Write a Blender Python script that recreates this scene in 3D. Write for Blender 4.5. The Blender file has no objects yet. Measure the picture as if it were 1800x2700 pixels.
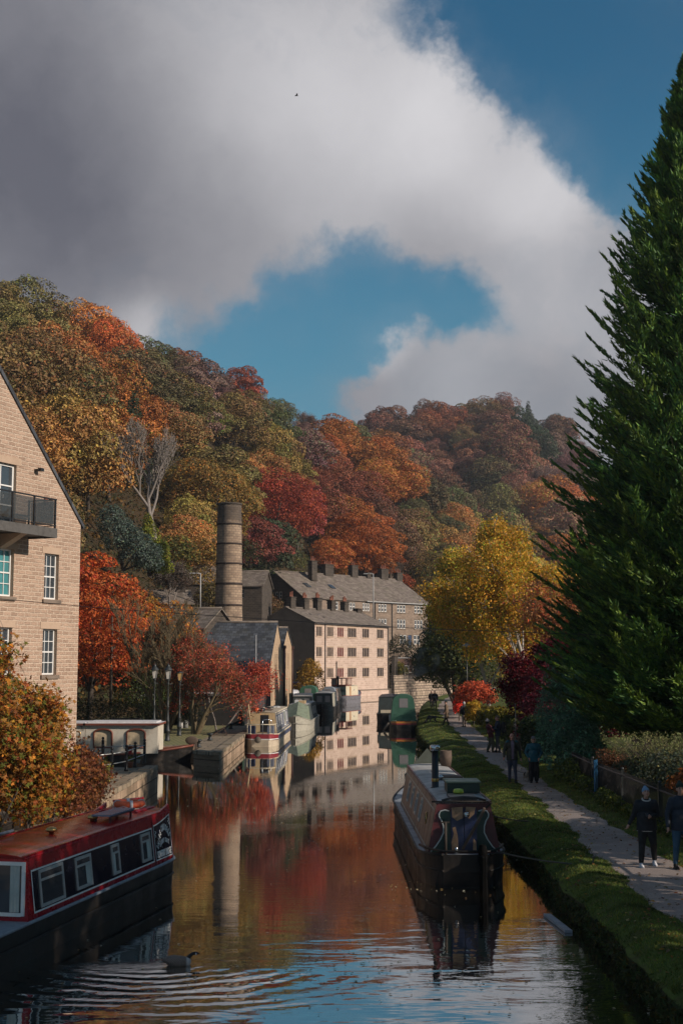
import bpy, math, random
import numpy as np
from mathutils import Vector, Matrix
R = math.radians
scene = bpy.context.scene
# ------------------------------------------------------------------ camera
CAMZ, FPX, TILT = 5.15, 3500.0, math.atan(395/3500)
cam = bpy.data.cameras.new('camera'); camo = bpy.data.objects.new('camera', cam)
scene.collection.objects.link(camo); scene.camera = camo
camo.location = (0, 0, CAMZ); camo.rotation_euler = (math.pi/2+TILT, 0, 0)
cam.sensor_fit = 'VERTICAL'; cam.sensor_height = 36; cam.lens = 36*FPX/2700
cam.clip_start = .1; cam.clip_end = 6000
# ------------------------------------------------------------------ sun, exposure
SUN_AZ, SUN_EL = R(-24), R(25)                      # azimuth from +X towards +Y
SDIR = Vector((math.cos(SUN_AZ)*math.cos(SUN_EL), math.sin(SUN_AZ)*math.cos(SUN_EL), math.sin(SUN_EL)))
sl = bpy.data.lights.new('sun', 'SUN'); slo = bpy.data.objects.new('sun', sl); scene.collection.objects.link(slo)
sl.energy = 4.5; sl.angle = R(.6); sl.color = (1, .86, .73)
slo.rotation_euler = (-SDIR).to_track_quat('-Z', 'Y').to_euler(); slo.location = (60, -40, 60)
scene.view_settings.view_transform = 'Standard'; scene.view_settings.look = 'None'
scene.view_settings.exposure = 0.12; scene.view_settings.gamma = 1
scene.render.engine = 'CYCLES'
scene.cycles.max_bounces = 6; scene.cycles.transparent_max_bounces = 6; scene.cycles.glossy_bounces = 3
scene.cycles.diffuse_bounces = 2; scene.cycles.transmission_bounces = 4; scene.cycles.sample_clamp_indirect = 4
scene.cycles.volume_bounces = 0; scene.cycles.use_denoising = True
# ------------------------------------------------------------------ node helper
class NT:
    def __init__(s, t): s.t = t; s.n = t.nodes; s.l = t.links
    def node(s, kind, **kw):
        x = s.n.new(kind)
        for k, v in kw.items():
            if k.startswith('i_'):
                key = k[2:]; key = int(key) if key.isdigit() else key.replace('_', ' ')
                s.set(x, key, v)
            else: setattr(x, k, v)
        return x
    def set(s, x, key, v):
        if isinstance(v, bpy.types.NodeSocket): s.l.new(v, x.inputs[key])
        elif isinstance(v, bpy.types.Node): s.l.new(v.outputs[0], x.inputs[key])
        else: x.inputs[key].default_value = v
    def math(s, op, a, b=None, c=None, clamp=False):
        x = s.n.new('ShaderNodeMath'); x.operation = op; x.use_clamp = clamp
        s.set(x, 0, a)
        if b is not None: s.set(x, 1, b)
        if c is not None: s.set(x, 2, c)
        return x.outputs[0]
    def vmath(s, op, a, b=None, out=0, scale=None):
        x = s.n.new('ShaderNodeVectorMath'); x.operation = op; s.set(x, 0, a)
        if b is not None: s.set(x, 1, b)
        if scale is not None: s.set(x, 3, scale)
        return x.outputs[out]
    def mrange(s, v, a, b, c=0., d=1., smooth=True):
        x = s.n.new('ShaderNodeMapRange'); x.interpolation_type = 'SMOOTHSTEP' if smooth else 'LINEAR'
        s.set(x, 0, v); s.set(x, 1, a); s.set(x, 2, b); s.set(x, 3, c); s.set(x, 4, d); return x.outputs[0]
    def mix(s, f, a, b, mode='MIX'):
        x = s.n.new('ShaderNodeMix'); x.data_type = 'RGBA'; x.blend_type = mode
        s.set(x, 0, f); s.set(x, 6, a); s.set(x, 7, b); return x.outputs[2]
    def noise(s, vec, scale, detail=4, rough=.55, out=0, dist=0.):
        x = s.n.new('ShaderNodeTexNoise')
        if vec is not None: s.set(x, 'Vector', vec)
        x.inputs['Scale'].default_value = scale; x.inputs['Detail'].default_value = detail
        x.inputs['Roughness'].default_value = rough; x.inputs['Distortion'].default_value = dist
        return x.outputs[out]
def C4(c): return (c[0], c[1], c[2], 1.)
# ------------------------------------------------------------------ world: physical sky with broken cloud
def pdir(px, py):
    u, v = (px-900)/FPX, (1350-py)/FPX
    d = Vector((u, math.cos(TILT)-v*math.sin(TILT), math.sin(TILT)+v*math.cos(TILT))); return d.normalized()
world = bpy.data.worlds.new('World'); scene.world = world; world.use_nodes = True
W = NT(world.node_tree); W.n.clear()
sky = W.node('ShaderNodeTexSky', sky_type='NISHITA', sun_disc=False, sun_elevation=SUN_EL, sun_rotation=math.pi/2-SUN_AZ,
             air_density=1.0, dust_density=.6, ozone_density=2.5)
tc = W.node('ShaderNodeTexCoord').outputs['Generated']
blue = W.mix(1., sky.outputs[0], (.21, .80, .92, 1), 'MULTIPLY')
cen_ = W.vmath('SUBTRACT', W.noise(tc, 2.6, 3, .5, out=1), (.5, .5, .5)); c2_ = W.vmath('SUBTRACT', W.noise(tc, 9., 6, .62, out=1), (.5, .5, .5)); c3_ = W.vmath('SUBTRACT', W.noise(tc, 34., 5, .6, out=1), (.5, .5, .5))
wdir = W.vmath('ADD', W.vmath('ADD', tc, W.vmath('SCALE', cen_, scale=.11)), W.vmath('ADD', W.vmath('SCALE', c2_, scale=.105), W.vmath('SCALE', c3_, scale=.02)))
wsoft = W.vmath('ADD', tc, W.vmath('SCALE', c2_, scale=.05))
def blobs(lst, vec, soft=.5):
    tot = None
    for (px, py, r, w) in lst:
        d = W.vmath('DISTANCE', vec, tuple(pdir(px, py)), out=1)
        v = W.mrange(d, r/FPX*1.25, r/FPX*soft, 0., w)
        tot = v if tot is None else W.math('ADD', tot, v)
    return tot
dens = blobs([(-500, 100, 1100, 1.2), (250, 200, 560, 1.), (700, 230, 480, 1.), (1000, 480, 330, 1.), (1230, 470, 270, 1.), (1440, 620, 220, 1.1),
              (1480, 900, 280, 1.), (1420, 1120, 260, 1.), (1120, 1010, 200, .9), (1010, 900, 130, .95), (890, 970, 110, .6), (980, 1010, 150, .8), (790, 930, 50, .25), (150, 560, 340, .8), (330, 860, 130, .6), (480, 700, 190, .4),
              (1250, 1150, 320, .9), (1950, 1000, 420, 1.), (1740, 20, 120, .35), (100, 760, 230, .6), (1620, 1000, 200, .8), (1000, 700, 60, .2),
              (900, -500, 420, .9), (-900, 900, 800, .9), (-300, -1500, 1300, .9)], wdir, .2)
hole = blobs([(860, 800, 240, 1.15), (620, 810, 180, .75), (1120, 780, 150, .75), (430, 860, 110, .35), (1010, 700, 170, .5), (660, 940, 170, .7), (760, 1020, 100, .3), (1640, 130, 440, 1.3), (1320, 30, 290, 1.2), (1720, 480, 190, 1.)], wdir, .1)
dens = W.math('SUBTRACT', dens, hole)
yy = W.node('ShaderNodeSeparateXYZ'); W.set(yy, 0, tc)
# the rest of the sky (behind and beside): broken cloud from noise alone
far = W.mrange(yy.outputs[1], .72, .45, 0., 1.)
fn = W.mrange(W.noise(tc, 1.7, 6, .6), .46, .56, -.6, 1.)
dens = W.math('ADD', W.math('MULTIPLY', dens, W.math('SUBTRACT', 1., far)), W.math('MULTIPLY', fn, far))
fine = W.math('ADD', W.math('MULTIPLY', W.math('SUBTRACT', W.noise(wsoft, 7., 10, .68), .5), 2.3), W.math('MULTIPLY', W.math('SUBTRACT', W.noise(wdir, 24., 8, .65), .5), .55))
dens = W.math('ADD', dens, fine)
mask = W.math('ADD', W.mrange(dens, -.30, 1.0, 0., .92), W.math('MULTIPLY', W.mrange(dens, -1.6, .2, .0, .16), W.mrange(W.noise(wdir, 4., 6, .65), .38, .66)))
bright = blobs([(860, 330, 560, .42), (1080, 150, 300, .12), (1270, 400, 300, .33), (1500, 500, 210, .42), (1380, 700, 260, .2), (1010, 870, 120, .45), (1250, 1000, 300, .22), (520, 60, 360, .12), (370, 880, 140, .4), (1580, 850, 240, .2), (1150, 280, 160, .1)], wsoft, .0)
dark = blobs([(-250, 300, 800, .22), (250, 480, 420, .12), (700, 600, 240, .14), (1180, 650, 180, .14), (1420, 980, 200, .14), (1100, 1080, 150, .06)], wsoft, .0)
cn = W.math('ADD', W.math('MULTIPLY', W.math('SUBTRACT', W.noise(wsoft, 3.6, 6, .58), .5), .42), W.math('MULTIPLY', W.math('SUBTRACT', W.noise(wdir, 16., 6, .6), .5), .16))
lum = W.math('ADD', W.math('SUBTRACT', bright, dark), cn)
ccol = W.mix(W.mrange(lum, -.28, .72, 0., 1., False), (.115, .118, .145, 1), (.62, .61, .63, 1))
skyc = W.vmath('SCALE', blue, scale=.075)
low = W.mrange(yy.outputs[2], .08, .44, .72, .0)
skyc = W.mix(low, skyc, (.105, .27, .36, 1))
out = W.mix(mask, skyc, ccol)
bg = W.node('ShaderNodeBackground', i_Strength=1.0); W.set(bg, 0, out)
wo = W.node('ShaderNodeOutputWorld'); W.l.new(bg.outputs[0], wo.inputs[0])
# ------------------------------------------------------------------ picture maths: a photo pixel at depth Y (or height z) as a world point
CT, ST = math.cos(TILT), math.sin(TILT)
def at(px, py, Y):
    u, v = (px-900)/FPX, (1350-py)/FPX
    t = Y/(CT-v*ST); return Vector((u*t, Y, CAMZ+t*(ST+v*CT)))
def onz(px, py, z):
    u, v = (px-900)/FPX, (1350-py)/FPX
    t = (z-CAMZ)/(ST+v*CT); return Vector((u*t, t*(CT-v*ST), z))
def proj(p):
    x, y, z = p[0], p[1], p[2]-CAMZ
    f = y*CT+z*ST; up = -y*ST+z*CT
    return 900+FPX*x/f, 1350-FPX*up/f
def lerp(a, b, t): return a+(b-a)*t
def interp(x, pts):
    return float(np.interp(x, [p[0] for p in pts], [p[1] for p in pts]))
# ------------------------------------------------------------------ objects
COL = scene.collection
def tag(o, label=None, cat=None, group=None, kind=None):
    if label: o['label'] = label
    if cat: o['category'] = cat
    if group: o['group'] = group
    if kind: o['kind'] = kind
    return o
def empty(name, loc=(0, 0, 0), rz=0., label=None, cat=None, group=None):
    o = bpy.data.objects.new(name, None); COL.objects.link(o)
    o.location = loc; o.rotation_euler = (0, 0, rz); o.empty_display_size = .2
    return tag(o, label, cat, group)
def link(name, me, parent=None, loc=None, rz=None):
    o = bpy.data.objects.new(name, me); COL.objects.link(o)
    if parent: o.parent = parent
    if loc is not None: o.location = loc
    if rz is not None: o.rotation_euler = (0, 0, rz)
    return o
def kids(o): return [c for c in KIDS.get(o.name, [])]
def copy_tree(o, loc=None, rz=None, label=None, parent=None, sc=None):
    c = o.copy(); COL.objects.link(c)
    if parent: c.parent = parent
    if loc is not None: c.location = loc
    if rz is not None: c.rotation_euler = (0, 0, rz)
    if sc is not None: c.scale = (sc, sc, sc)
    if label: c['label'] = label
    for ch in list(o.children): copy_tree(ch, parent=c)
    return c
class MB:
    """collects faces and links them as one mesh object"""
    def __init__(s): s.v = []; s.f = []; s.m = []; s.sm = []; s.mi = 0; s.smooth = False
    def add(s, vs, fs):
        b = len(s.v); s.v.extend([tuple(v) for v in vs])
        for f in fs: s.f.append([b+i for i in f]); s.m.append(s.mi); s.sm.append(s.smooth)
        return s
    def quad(s, a, b, c, d): return s.add([a, b, c, d], [(0, 1, 2, 3)])
    def poly(s, pts): return s.add(pts, [tuple(range(len(pts)))])
    def box(s, c, d, rz=0., M=None, taper=1.):
        hx, hy, hz = d[0]/2, d[1]/2, d[2]/2; vs = []
        for z in (-hz, hz):
            k = taper if z > 0 else 1.
            for x, y in ((-hx, -hy), (hx, -hy), (hx, hy), (-hx, hy)):
                x, y = x*k, y*k
                X, Y = x*math.cos(rz)-y*math.sin(rz), x*math.sin(rz)+y*math.cos(rz)
                p = Vector((X, Y, z)); p = (M @ p) if M else p
                vs.append((p[0]+c[0], p[1]+c[1], p[2]+c[2]))
        return s.add(vs, [(3, 2, 1, 0), (4, 5, 6, 7), (0, 1, 5, 4), (1, 2, 6, 5), (2, 3, 7, 6), (3, 0, 4, 7)])
    def tube(s, pts, rad, n=8, caps=True):
        pts = [Vector(p) for p in pts]; m = len(pts)
        if not hasattr(rad, '__len__'): rad = [rad]*m
        b = len(s.v); ref = None
        for i, p in enumerate(pts):
            t = (pts[min(i+1, m-1)]-pts[max(i-1, 0)])
            t = t.normalized() if t.length > 1e-9 else Vector((0, 0, 1))
            if ref is None: ref = Vector((1, 0, 0)) if abs(t.x) < .8 else Vector((0, 1, 0))
            u = (ref-t*ref.dot(t)); u = u.normalized() if u.length > 1e-6 else t.orthogonal().normalized()
            w = t.cross(u); ref = u
            for k in range(n):
                a = 2*math.pi*k/n; s.v.append(tuple(p+(u*math.cos(a)+w*math.sin(a))*rad[i]))
        for i in range(m-1):
            for k in range(n):
                s.f.append([b+i*n+k, b+i*n+(k+1) % n, b+(i+1)*n+(k+1) % n, b+(i+1)*n+k]); s.m.append(s.mi); s.sm.append(n > 4)
        if caps:
            s.f.append([b+k for k in range(n)][::-1]); s.m.append(s.mi); s.sm.append(False)
            s.f.append([b+(m-1)*n+k for k in range(n)]); s.m.append(s.mi); s.sm.append(False)
        return s
    def lathe(s, prof, c=(0, 0, 0), n=16, a0=0., sq=1.):
        b = len(s.v); m = len(prof)
        for (r, z) in prof:
            for k in range(n):
                a = a0+2*math.pi*k/n; s.v.append((c[0]+r*math.cos(a), c[1]+r*math.sin(a)*sq, c[2]+z))
        for i in range(m-1):
            for k in range(n):
                s.f.append([b+i*n+k, b+i*n+(k+1) % n, b+(i+1)*n+(k+1) % n, b+(i+1)*n+k]); s.m.append(s.mi); s.sm.append(n > 8)
        s.f.append([b+k for k in range(n)][::-1]); s.m.append(s.mi); s.sm.append(False)
        s.f.append([b+(m-1)*n+k for k in range(n)]); s.m.append(s.mi); s.sm.append(False)
        return s
    def ell(s, c, r, n=12, m=8, M=None):
        prof = []; b = len(s.v)
        for i in range(m+1):
            th = math.pi*i/m
            for k in range(n):
                a = 2*math.pi*k/n; p = Vector((r[0]*math.sin(th)*math.cos(a), r[1]*math.sin(th)*math.sin(a), -r[2]*math.cos(th)))
                if M: p = M @ p
                s.v.append((p[0]+c[0], p[1]+c[1], p[2]+c[2]))
        for i in range(m):
            for k in range(n):
                s.f.append([b+i*n+k, b+i*n+(k+1) % n, b+(i+1)*n+(k+1) % n, b+(i+1)*n+k]); s.m.append(s.mi); s.sm.append(True)
        return s
    def prism(s, pts, h):
        """pts: list of 3D points (planar), h: extrusion vector"""
        h = Vector(h); n = len(pts); a = [Vector(p) for p in pts]; b = [p+h for p in a]
        return s.add(a+b, [tuple(range(n))[::-1], tuple(range(n, 2*n))]+[(i, (i+1) % n, n+(i+1) % n, n+i) for i in range(n)])
    def mesh(s, name, mats):
        me = bpy.data.meshes.new(name); me.from_pydata(s.v, [], s.f)
        for m in (mats if isinstance(mats, (list, tuple)) else [mats]): me.materials.append(m)
        me.polygons.foreach_set('material_index', s.m); me.polygons.foreach_set('use_smooth', s.sm); me.update()
        return me
    def build(s, name, mats, parent=None, loc=None, rz=None, bevel=0.):
        o = link(name, s.mesh(name, mats), parent, loc, rz)
        if bevel:
            md = o.modifiers.new('bevel', 'BEVEL'); md.width = bevel; md.segments = 1; md.limit_method = 'ANGLE'; md.angle_limit = R(40)
        return o
def np_mesh(name, V, F, mat, tint=None, smooth=False):
    """V n x 3, F m x k arrays (k constant)"""
    me = bpy.data.meshes.new(name); n, m, k = len(V), len(F), F.shape[1]
    me.vertices.add(n); me.vertices.foreach_set('co', np.ascontiguousarray(V, dtype=np.float32).ravel())
    me.loops.add(m*k); me.loops.foreach_set('vertex_index', np.ascontiguousarray(F, dtype=np.int32).ravel())
    me.polygons.add(m); me.polygons.foreach_set('loop_start', np.arange(0, m*k, k, dtype=np.int32))
    me.update(calc_edges=True)
    if smooth: me.polygons.foreach_set('use_smooth', np.ones(m, dtype=bool))
    if mat: me.materials.append(mat)
    if tint is not None:
        ca = me.color_attributes.new('tint', 'FLOAT_COLOR', 'POINT')
        t = np.ones((n, 4), dtype=np.float32); t[:, :3] = tint; ca.data.foreach_set('color', t.ravel())
    me.validate(); return me
# ------------------------------------------------------------------ materials
def base(name):
    m = bpy.data.materials.new(name); m.use_nodes = True; T = NT(m.node_tree); T.n.clear()
    b = T.node('ShaderNodeBsdfPrincipled'); o = T.node('ShaderNodeOutputMaterial'); T.l.new(b.outputs[0], o.inputs[0])
    return m, T, b, o
def bump(T, h, strength=.4, dist=.02):
    x = T.node('ShaderNodeBump'); x.inputs['Strength'].default_value = strength; x.inputs['Distance'].default_value = dist
    T.set(x, 'Height', h); return x.outputs[0]
def paint(name, col, rough=.4, dirt=.25, scale=3., dirtcol=(.06, .05, .04), metal=0., bmp=0., spec=.5):
    m, T, b, o = base(name); oc = T.node('ShaderNodeTexCoord').outputs['Object']
    n = T.noise(oc, scale, 6, .65); f = T.mrange(n, .42, .72, 0., dirt)
    n2 = T.noise(oc, scale*6, 3, .5)
    c = T.mix(f, C4(col), C4(dirtcol)); c = T.mix(T.mrange(n2, .3, .7, 0., .25), c, C4([x*.75 for x in col]))
    T.set(b, 'Base Color', c); T.set(b, 'Roughness', T.mrange(n, .3, .7, rough*.8, min(1, rough*1.4)))
    b.inputs['Metallic'].default_value = metal; b.inputs['Specular IOR Level'].default_value = spec
    if bmp: T.set(b, 'Normal', bump(T, n2, bmp, .01))
    return m
def stone(name, c1, c2, mortar, bw=.4, bh=.14, rough=.85, bs=.6, weather=.35, wcol=(.04, .035, .03), jig=.02, msize=.012):
    """coursed stone: object space, u = x + y, v = z (walls stand along the object's own axes)"""
    m, T, b, o = base(name); oc = T.node('ShaderNodeTexCoord').outputs['Object']
    s = T.node('ShaderNodeSeparateXYZ'); T.set(s, 0, oc)
    wob = T.noise(oc, 4., 2, .5, out=1)
    u = T.math('ADD', s.outputs[0], s.outputs[1])
    cb = T.node('ShaderNodeCombineXYZ'); T.set(cb, 0, u); T.set(cb, 1, s.outputs[2])
    vec = T.vmath('ADD', cb.outputs[0], T.vmath('SCALE', wob, scale=jig))
    bt = T.node('ShaderNodeTexBrick', offset=.5, squash=1.0); T.set(bt, 'Vector', vec)
    bt.inputs['Color1'].default_value = C4(c1); bt.inputs['Color2'].default_value = C4(c2); bt.inputs['Mortar'].default_value = C4(mortar)
    bt.inputs['Scale'].default_value = 1.; bt.inputs['Mortar Size'].default_value = msize; bt.inputs['Mortar Smooth'].default_value = .3
    bt.inputs['Brick Width'].default_value = bw; bt.inputs['Row Height'].default_value = bh; bt.inputs['Bias'].default_value = -.15
    n = T.noise(oc, 1.1, 6, .6); n2 = T.noise(oc, 11., 4, .6)
    c = T.mix(T.mrange(n, .45, .75, 0., weather), bt.outputs[0], C4(wcol))
    c = T.mix(T.mrange(n2, .5, .75, 0., .45), c, C4([x*.45 for x in c1]))
    T.set(b, 'Base Color', c); b.inputs['Roughness'].default_value = rough; b.inputs['Specular IOR Level'].default_value = .2
    n4 = T.noise(oc, 26., 3, .6)
    h = T.math('ADD', T.math('MULTIPLY', bt.outputs[1], -1.), T.math('ADD', T.math('MULTIPLY', n2, 1.2), T.math('MULTIPLY', n4, .5)))
    T.set(b, 'Normal', bump(T, h, bs, .055)); return m
def leafmat(name, trans=.35, rough=.6):
    """leaf colour = the object's own colour times the leaf's tint"""
    m, T, b, o = base(name); oi = T.node('ShaderNodeObjectInfo'); at_ = T.node('ShaderNodeAttribute', attribute_name='tint')
    c = T.mix(1., oi.outputs['Color'], at_.outputs['Color'], 'MULTIPLY')
    T.set(b, 'Base Color', c); b.inputs['Roughness'].default_value = rough; b.inputs['Specular IOR Level'].default_value = .25
    t = T.node('ShaderNodeBsdfTranslucent'); T.set(t, 0, c); mx = T.node('ShaderNodeMixShader'); mx.inputs[0].default_value = trans
    T.l.new(b.outputs[0], mx.inputs[1]); T.l.new(t.outputs[0], mx.inputs[2]); T.l.new(mx.outputs[0], o.inputs[0]); return m
def glassy(name, col=(.02, .025, .03), rough=.06):
    m, T, b, o = base(name); oc = T.node('ShaderNodeTexCoord').outputs['Object']
    n = T.noise(oc, 1.3, 2, .5); T.set(b, 'Base Color', T.mix(n, C4(col), C4([x*2.5+.01 for x in col])))
    b.inputs['Roughness'].default_value = rough; b.inputs['Specular IOR Level'].default_value = .9 if rough < .3 else .25
    T.set(b, 'Normal', bump(T, T.noise(oc, 2.5, 1, .5), .08, .05)); return m
def flatcol(name, col, rough=.7, spec=.3, metal=0.):
    return paint(name, col, rough, .12, 5., metal=metal, spec=spec)
M = {}
M['leaf'] = leafmat('leaf'); M['woodleaf'] = leafmat('woodland_leaf', .12)
M['needle'] = leafmat('needle', .12, .7)
M['bark'] = paint('bark', (.07, .055, .042), .9, .5, 6., (.02, .017, .015), bmp=.5)
M['palebark'] = paint('pale_bark', (.22, .19, .17), .85, .4, 5., (.07, .06, .05), bmp=.3)
M['signblue'] = paint('sign_blue', (.02, .11, .25), .4, .15)
M['rustplate'] = paint('rusty_plate', (.10, .05, .035), .8, .5)
M['canvasgrey'] = paint('grey_green_canvas', (.085, .10, .08), .8, .3, bmp=.2)
M['cream2'] = paint('pale_hull_paint', (.36, .34, .28), .5, .4)
M['buffroof'] = paint('buff_roof', (.42, .36, .27), .6, .45, 1.5, (.2, .15, .1))
M['creamhull'] = paint('cream_hull', (.50, .42, .31), .4, .5, 1.5, (.22, .16, .12))
M['barkolive'] = paint('olive_bark', (.12, .09, .045), .9, .5, 6., (.04, .03, .02), bmp=.3)
M['birch'] = paint('birch_bark', (.42, .38, .34), .8, .5, 7., (.06, .05, .045), bmp=.2)
M['black'] = paint('black_paint', (.012, .012, .014), .35, .2, 4., (.05, .045, .04))
M['white'] = paint('white_paint', (.72, .72, .70), .45, .12, 3., (.4, .38, .33))
M['glass'] = glassy('window_glass')
M['glass_teal'] = glassy('teal_window_glass', (.03, .12, .13), .15)
M['ashlar'] = stone('rock_faced_sandstone', (.49, .345, .255), (.33, .225, .165), (.60, .47, .36), .40, .155, .9, 1.0, .32, (.24, .16, .12), .05, .026)
M['dressed'] = paint('dressed_sandstone', (.44, .32, .23), .85, .3, 2., (.25, .18, .13), bmp=.15)
M['cottage'] = stone('cottage_sandstone', (.56, .42, .34), (.42, .30, .24), (.62, .50, .42), .8, .30, .9, .8, .30, (.30, .20, .15), .05, .035)
M['cottage2'] = stone('terrace_sandstone', (.29, .22, .17), (.19, .145, .11), (.26, .20, .16), .7, .28, .9, .6, .45, (.09, .07, .055), .04, .03)
M['render'] = paint('weathered_render', (.17, .145, .12), .95, .5, .35, (.05, .045, .04), bmp=.2)
M['darkstone'] = stone('blackened_stone', (.085, .07, .058), (.05, .042, .036), (.12, .10, .08), .6, .25, .9, .7, .4, (.02, .018, .016), .04, .02)
M['quaystone'] = stone('quay_stone', (.36, .26, .18), (.17, .12, .08), (.07, .05, .035), .75, .34, .9, 1.0, .5, (.06, .055, .03), .05, .025)
M['mill'] = stone('mill_sandstone', (.48, .35, .23), (.40, .285, .185), (.46, .34, .24), .6, .24, .9, .5, .2, (.22, .15, .1), .03, .02)
M['stack'] = stone('chimney_sandstone', (.30, .22, .155), (.20, .145, .10), (.27, .20, .15), .5, .22, .95, .8, .5, (.055, .045, .038), .04, .02)
def slate(name, c1, c2, rw=.3, rh=.26, moss=.3):
    m, T, b, o = base(name); oc = T.node('ShaderNodeTexCoord').outputs['Object']
    s = T.node('ShaderNodeSeparateXYZ'); T.set(s, 0, oc)
    cb = T.node('ShaderNodeCombineXYZ'); T.set(cb, 0, s.outputs[0]); T.set(cb, 1, T.math('MULTIPLY', s.outputs[1], 1.12))
    vec = T.vmath('ADD', cb.outputs[0], T.vmath('SCALE', T.noise(oc, 2., 2, .5, out=1), scale=.05))
    bt = T.node('ShaderNodeTexBrick'); T.set(bt, 'Vector', vec)
    bt.inputs['Color1'].default_value = C4(c1); bt.inputs['Color2'].default_value = C4(c2); bt.inputs['Mortar'].default_value = C4([x*.3 for x in c1])
    bt.inputs['Scale'].default_value = 1.; bt.inputs['Mortar Size'].default_value = .02; bt.inputs['Brick Width'].default_value = rw; bt.inputs['Row Height'].default_value = rh
    n = T.noise(oc, .7, 6, .65)
    c = T.mix(T.mrange(n, .45, .7, 0., moss), bt.outputs[0], (.09, .085, .05, 1))
    c = T.mix(T.mrange(T.noise(oc, 5., 4, .6), .55, .75, 0., .5), c, C4([x*.4 for x in c1]))
    T.set(b, 'Base Color', c); b.inputs['Roughness'].default_value = .8; b.inputs['Specular IOR Level'].default_value = .25
    T.set(b, 'Normal', bump(T, T.math('MULTIPLY', bt.outputs[1], -1.), .6, .03)); return m
M['slate'] = slate('stone_slate', (.24, .20, .17), (.13, .105, .09), .6, .42, .5)
M['blueslate'] = slate('blue_slate', (.085, .095, .112), (.030, .034, .042), .45, .42, .25)
# ground surfaces
def ground(name, cols, scale=1., rough=.95, bmp=.5, bd=.03, fine=40.):
    m, T, b, o = base(name); oc = T.node('ShaderNodeTexCoord').outputs['Object']
    n1, n2, n3 = T.noise(oc, .25*scale, 6, .6), T.noise(oc, 2.3*scale, 6, .65), T.noise(oc, fine*scale, 3, .6)
    c = T.mix(T.mrange(n1, .35, .65), C4(cols[0]), C4(cols[1])); c = T.mix(T.mrange(n2, .42, .68), c, C4(cols[2]))
    c = T.mix(T.mrange(n3, .35, .7, 0., .6), c, C4([x*.5 for x in cols[0]]))
    T.set(b, 'Base Color', c); b.inputs['Roughness'].default_value = rough; b.inputs['Specular IOR Level'].default_value = .15
    T.set(b, 'Normal', bump(T, T.math('ADD', n2, T.math('MULTIPLY', n3, .4)), bmp, bd)); return m
M['path'] = ground('gravel_path', [(.36, .30, .27), (.27, .22, .195), (.40, .34, .30)], 1., bmp=.35, bd=.02, fine=30.)
M['turf'] = ground('turf', [(.085, .125, .025), (.115, .145, .03), (.09, .075, .03)], 1.)
M['soil'] = ground('hill_floor', [(.05, .035, .018), (.03, .028, .014), (.07, .04, .018)], .3)
M['earth'] = ground('bank_face', [(.06, .055, .022), (.10, .085, .04), (.035, .03, .018)], 1.5, bmp=.9, bd=.08)
M['garden'] = ground('garden_ground', [(.06, .07, .025), (.09, .07, .035), (.045, .05, .018)], .6)
m, T, b, o = base('setts'); oc = T.node('ShaderNodeTexCoord').outputs['Object']
bt = T.node('ShaderNodeTexBrick'); T.set(bt, 'Vector', T.vmath('ADD', oc, T.vmath('SCALE', T.noise(oc, 3., 2, .5, out=1), scale=.06)))
bt.inputs['Color1'].default_value = (.25, .21, .10, 1); bt.inputs['Color2'].default_value = (.19, .17, .07, 1); bt.inputs['Mortar'].default_value = (.07, .085, .02, 1)
bt.inputs['Scale'].default_value = 1.; bt.inputs['Mortar Size'].default_value = .035; bt.inputs['Brick Width'].default_value = .28; bt.inputs['Row Height'].default_value = .6
T.set(b, 'Base Color', T.mix(T.mrange(T.noise(oc, .8, 5, .6), .4, .7, 0., .6), bt.outputs[0], (.13, .13, .035, 1))); b.inputs['Roughness'].default_value = .9
T.set(b, 'Normal', bump(T, T.math('MULTIPLY', bt.outputs[1], -1.), .8, .04)); M['setts'] = m
m, T, b, o = base('flagstones'); oc = T.node('ShaderNodeTexCoord').outputs['Object']
bt = T.node('ShaderNodeTexBrick'); T.set(bt, 'Vector', T.vmath('ADD', oc, T.vmath('SCALE', T.noise(oc, 2., 2, .5, out=1), scale=.08)))
bt.inputs['Color1'].default_value = (.27, .21, .145, 1); bt.inputs['Color2'].default_value = (.20, .155, .105, 1); bt.inputs['Mortar'].default_value = (.05, .045, .03, 1)
bt.inputs['Scale'].default_value = 1.; bt.inputs['Mortar Size'].default_value = .03; bt.inputs['Brick Width'].default_value = 1.3; bt.inputs['Row Height'].default_value = .9
T.set(b, 'Base Color', T.mix(T.mrange(T.noise(oc, 1.8, 6, .65), .45, .7, 0., .7), bt.outputs[0], (.08, .07, .035, 1))); b.inputs['Roughness'].default_value = .9
T.set(b, 'Normal', bump(T, T.math('ADD', T.math('MULTIPLY', bt.outputs[1], -1.), T.noise(oc, 9., 4, .6)), .6, .03)); M['flags'] = m
# water: dark, near-mirror, slow ripples, rings spreading from the goose
GOOSE = onz(447, 2545, 0.)
m, T, b, o = base('canal_water'); g = T.node('ShaderNodeNewGeometry').outputs['Position']
b.inputs['Base Color'].default_value = (.012, .010, .007, 1); b.inputs['Roughness'].default_value = .015
b.inputs['IOR'].default_value = 1.55; b.inputs['Specular IOR Level'].default_value = .55
mp = T.node('ShaderNodeMapping'); T.set(mp, 0, g); mp.inputs['Scale'].default_value = (.55, 1.5, 1.)
big = T.noise(mp.outputs[0], .9, 3, .5, dist=.4); sml = T.noise(mp.outputs[0], 4.2, 3, .55)
near = T.mrange(T.vmath('DISTANCE', g, (0, 14, 0), out=1), 5., 17., 1., 0.)
mid = T.mrange(T.vmath('DISTANCE', g, (0, 14, 0), out=1), 8., 70., 1., .05)
patch_ = T.mrange(T.noise(g, .22, 3, .6), .48, .62, .35, 1.)
dg = T.vmath('DISTANCE', T.vmath('MULTIPLY', g, (.85, 1.1, 1)), ((GOOSE.x-.3)*.85, (GOOSE.y+.3)*1.1, 0), out=1)
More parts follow.
